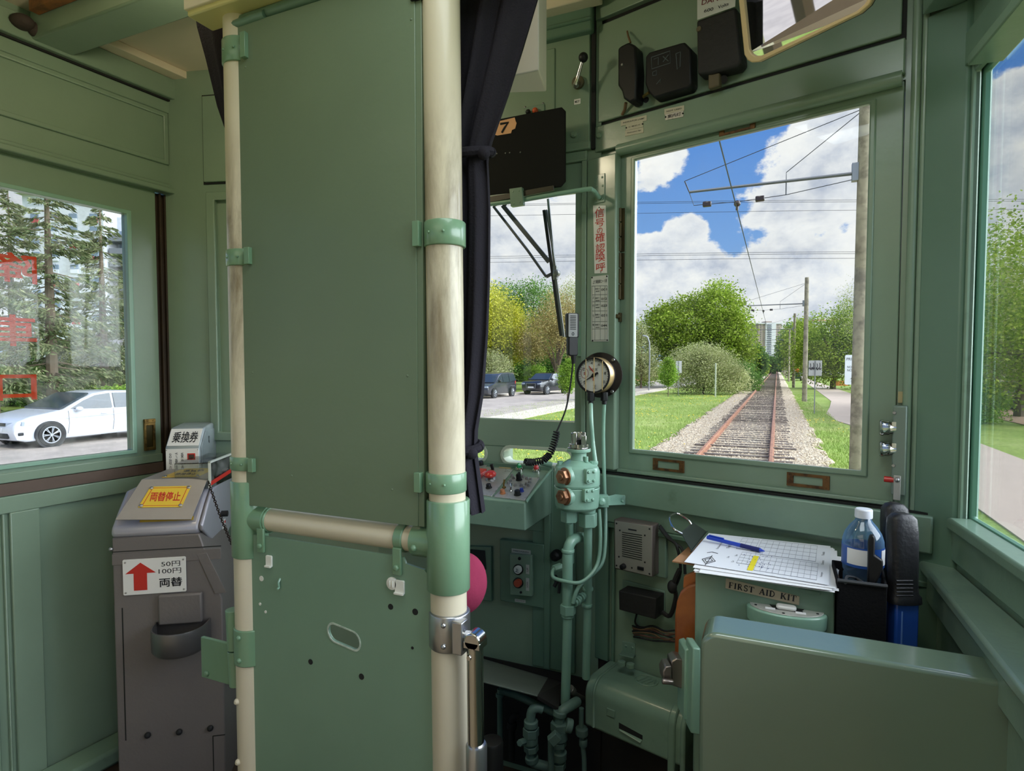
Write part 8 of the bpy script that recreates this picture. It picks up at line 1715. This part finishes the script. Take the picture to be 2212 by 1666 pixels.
def band(z0, z1, a0, a1, r_, m_, nm): 
    mm = MB(); n = 20; lo_, hi_ = [], []
    for i in range(n + 1):
        a = R(a0 + (a1 - a0) * i / n); d = V_R * math.cos(a) - V_H * math.sin(a); lo_.append(Vector((bc.x, bc.y, z0)) + d * r_); hi_.append(Vector((bc.x, bc.y, z1)) + d * r_)
    L4 = [[p for p in lo_], [p for p in hi_]]
    va = [mm.bm.verts.new(p) for p in lo_]; vb = [mm.bm.verts.new(p) for p in hi_]
    for i in range(n): mm.face([va[i], va[i + 1], vb[i + 1], vb[i]])
    return mm.build(nm, m_, bt)
lb_ = band(zz(1218), zz(1176), 0, 359.9, .0382, mat('label_blue', rgb(40, 86, 168), .35), 'label'); band(zz(1212), zz(1179), 105, 165, .0385, PAPER, 'label_panel'); band(zz(1212), zz(1179), 20, 64, .0385, PAPER, 'label_panel')
# two black handled tools
def tool(name, label, px, ytop, ybot, dep, wpx, blue):
    t = thing(name, A(px, ybot, dep), label, 'tool'); k = dep / FOC; m = MB(); rings = []
    for y, w_, th in ((ytop, .30, .5), (ytop + 3, .62, .8), (ytop + 12, .9, 1), (ytop + 40, 1.0, 1), (ytop + 100, .98, 1), (ytop + 150, .92, 1), (ytop + 172, .95, 1), (ytop + 178, 1.12, 1.2), (ytop + 192, 1.14, 1.2), (ytop + 195, .8, .9)):
        c = A(px + (y - ytop) * .015, y, dep); ring = []
        for i in range(20):
            a = 2 * math.pi * i / 20; ca, sa = math.cos(a), math.sin(a); kk = (abs(ca) ** 4 + abs(sa) ** 4) ** -.25; ring.append(c + V_R * (ca * kk * w_ * wpx * k / 2) + V_H * (sa * kk * .016 * th))
        rings.append(ring)
    m.loft(rings); g = m.build('grip', mat('grip_black', rgb(30, 30, 34), .45, bump=.25, bscale=120), t, 0, 50)
    m = MB()
    for i in range(5): y = ytop + 140 + i * 8; a = A(px - wpx * .40, y, dep) - V_H * .0165; m.tube([a, a + V_R * (wpx * .6 * k)], .0014, 5)
    m.build('rib', mat('grip_black', rgb(0, 0, 0)), g)
    m = MB(); a, b = A(px + 2, ytop + 185, dep), A(px + 4, ybot, dep); m.obox(a, V_R, V_H, ZV, (-wpx * .40 * k, wpx * .46 * k), (-.013, .013), (b.z - a.z, 0)); m.build('shaft', blue, t, .004)
    if wpx > 58: m = MB(); m.obox(a - V_R * (wpx * .18 * k), V_R, V_H, ZV, (-.0012, .0012), (-.0142, -.012), (b.z - a.z + .01, -.02)); m.build('edge_line', mat('blue_line', rgb(110, 150, 220), .4), t)
    return t
BLU = mat('tool_blue', rgb(36, 82, 176), .35, coat=.4)
tool('snow_brush', 'front blue shafted tool with a ribbed black grip by the corner post', 1948, 1108, 1560, 1.12, 60, BLU)
tool('snow_brush', 'second black gripped tool just behind the ribbed blue one', 1932, 1086, 1560, 1.20, 54, BLU)

# switch strip on the corner beside the big window
ss = thing('corner_switches', RF.hit(1938, 970, .02), 'narrow green switch strip with two round chrome buttons beside the big windscreen', 'switch panel')
ue_, _ = RF.uz(1938, 960, .02)
m = MB(); RF.box(m, ue_ - .008, ue_ + .018, RF.uz(1938, 1068, .02)[1], RF.uz(1938, 876, .02)[1], 0, .034); m.build('strip', mat('strip_green', rgb(120, 136, 126), .35, metal=.2), ss, .003)
m = MB(); RF.box(m, ue_ - .003, ue_ + .010, RF.uz(1938, 1078, .02)[1], RF.uz(1938, 1025, .02)[1], .034, .037); m.build('grey_plate', ALU, ss, .001)
for y in (925, 971):
    p = RF.hit(1930, y, .026); ad = (-RF.u + RF.n * .25).normalized(); m = MB(); m.lathe(p, ad, [(-.004, .010), (.006, .013), (.009, .0155), (.017, .0155), (.020, .0175), (.024, .0175), (.026, .015)], 24); b = m.build('round_button', CHROME, ss); m = MB(); m.obox(p - ad * .002, ad, ZV, RF.n, (-.004, .004), (.004, .014), (0, .012)); m.build('button_tab', mat('cream_label', rgb(0, 0, 0)), b, .001)
p = RF.hit(1931, 1037, .03); m = MB(); m.cyl(p, p - RF.u * .018, .0065, n=14); m.build('red_button', REDGLOSS, ss); m = MB(); m.ball(RF.hit(1938, 1037, .038), .0055); m.lathe(RF.hit(1932, 892, .034), RF.n, [(0, .004), (.003, .003)], 10); m.lathe(RF.hit(1930, 1006, .034), RF.n, [(0, .004), (.003, .003)], 10); m.build('screw', STEEL, ss)
t = thing('small_label', RF.hit(1946, 858, .01), 'stained cream label above the round chrome buttons', 'label'); pbox(RF, 'plate', mat('stained_label', rgb(176, 162, 122), .7), t, 1940, 846, 1951, 871, .0, .006, .0005)

# green half wall in the foreground
hy0 = 1.08; hy1 = G(1712, 1351, .844).y; hx0 = YP(1511, 1500, hy0).x; hx1 = .326
hwl = thing('half_wall', ((hx0 + hx1) / 2, 1.12, 0), 'low thick green half wall with a glossy rounded top in front of the first aid cabinet', 'half wall')
rc = .030; out = [(hx1, .02), (hx1, .837)] + [(hx0 + rc + rc * math.cos(R(a)), .837 - rc + rc * math.sin(R(a))) for a in range(90, 181, 10)] + [(hx0, .02)]
m = MB(); m.prism([(x, hy0, z) for x, z in out], (0, hy1 - hy0, .0065)); m.build('panel', mat('half_wall_green', rgb(108, 128, 110), .22, var=.06, vscale=5, bump=.14, bscale=40, spec=1.0, coat=.8), hwl, .007, seg=3)
# curved gusset and floor skirting
m = MB(); LW.box(m, -1.2, .56, 0, .055, 0, .10); o = m.build('trim_61', GREEN2, None, .012); o['kind'] = 'structure'; tag(o, 'green floor moulding along the door side', 'trim')
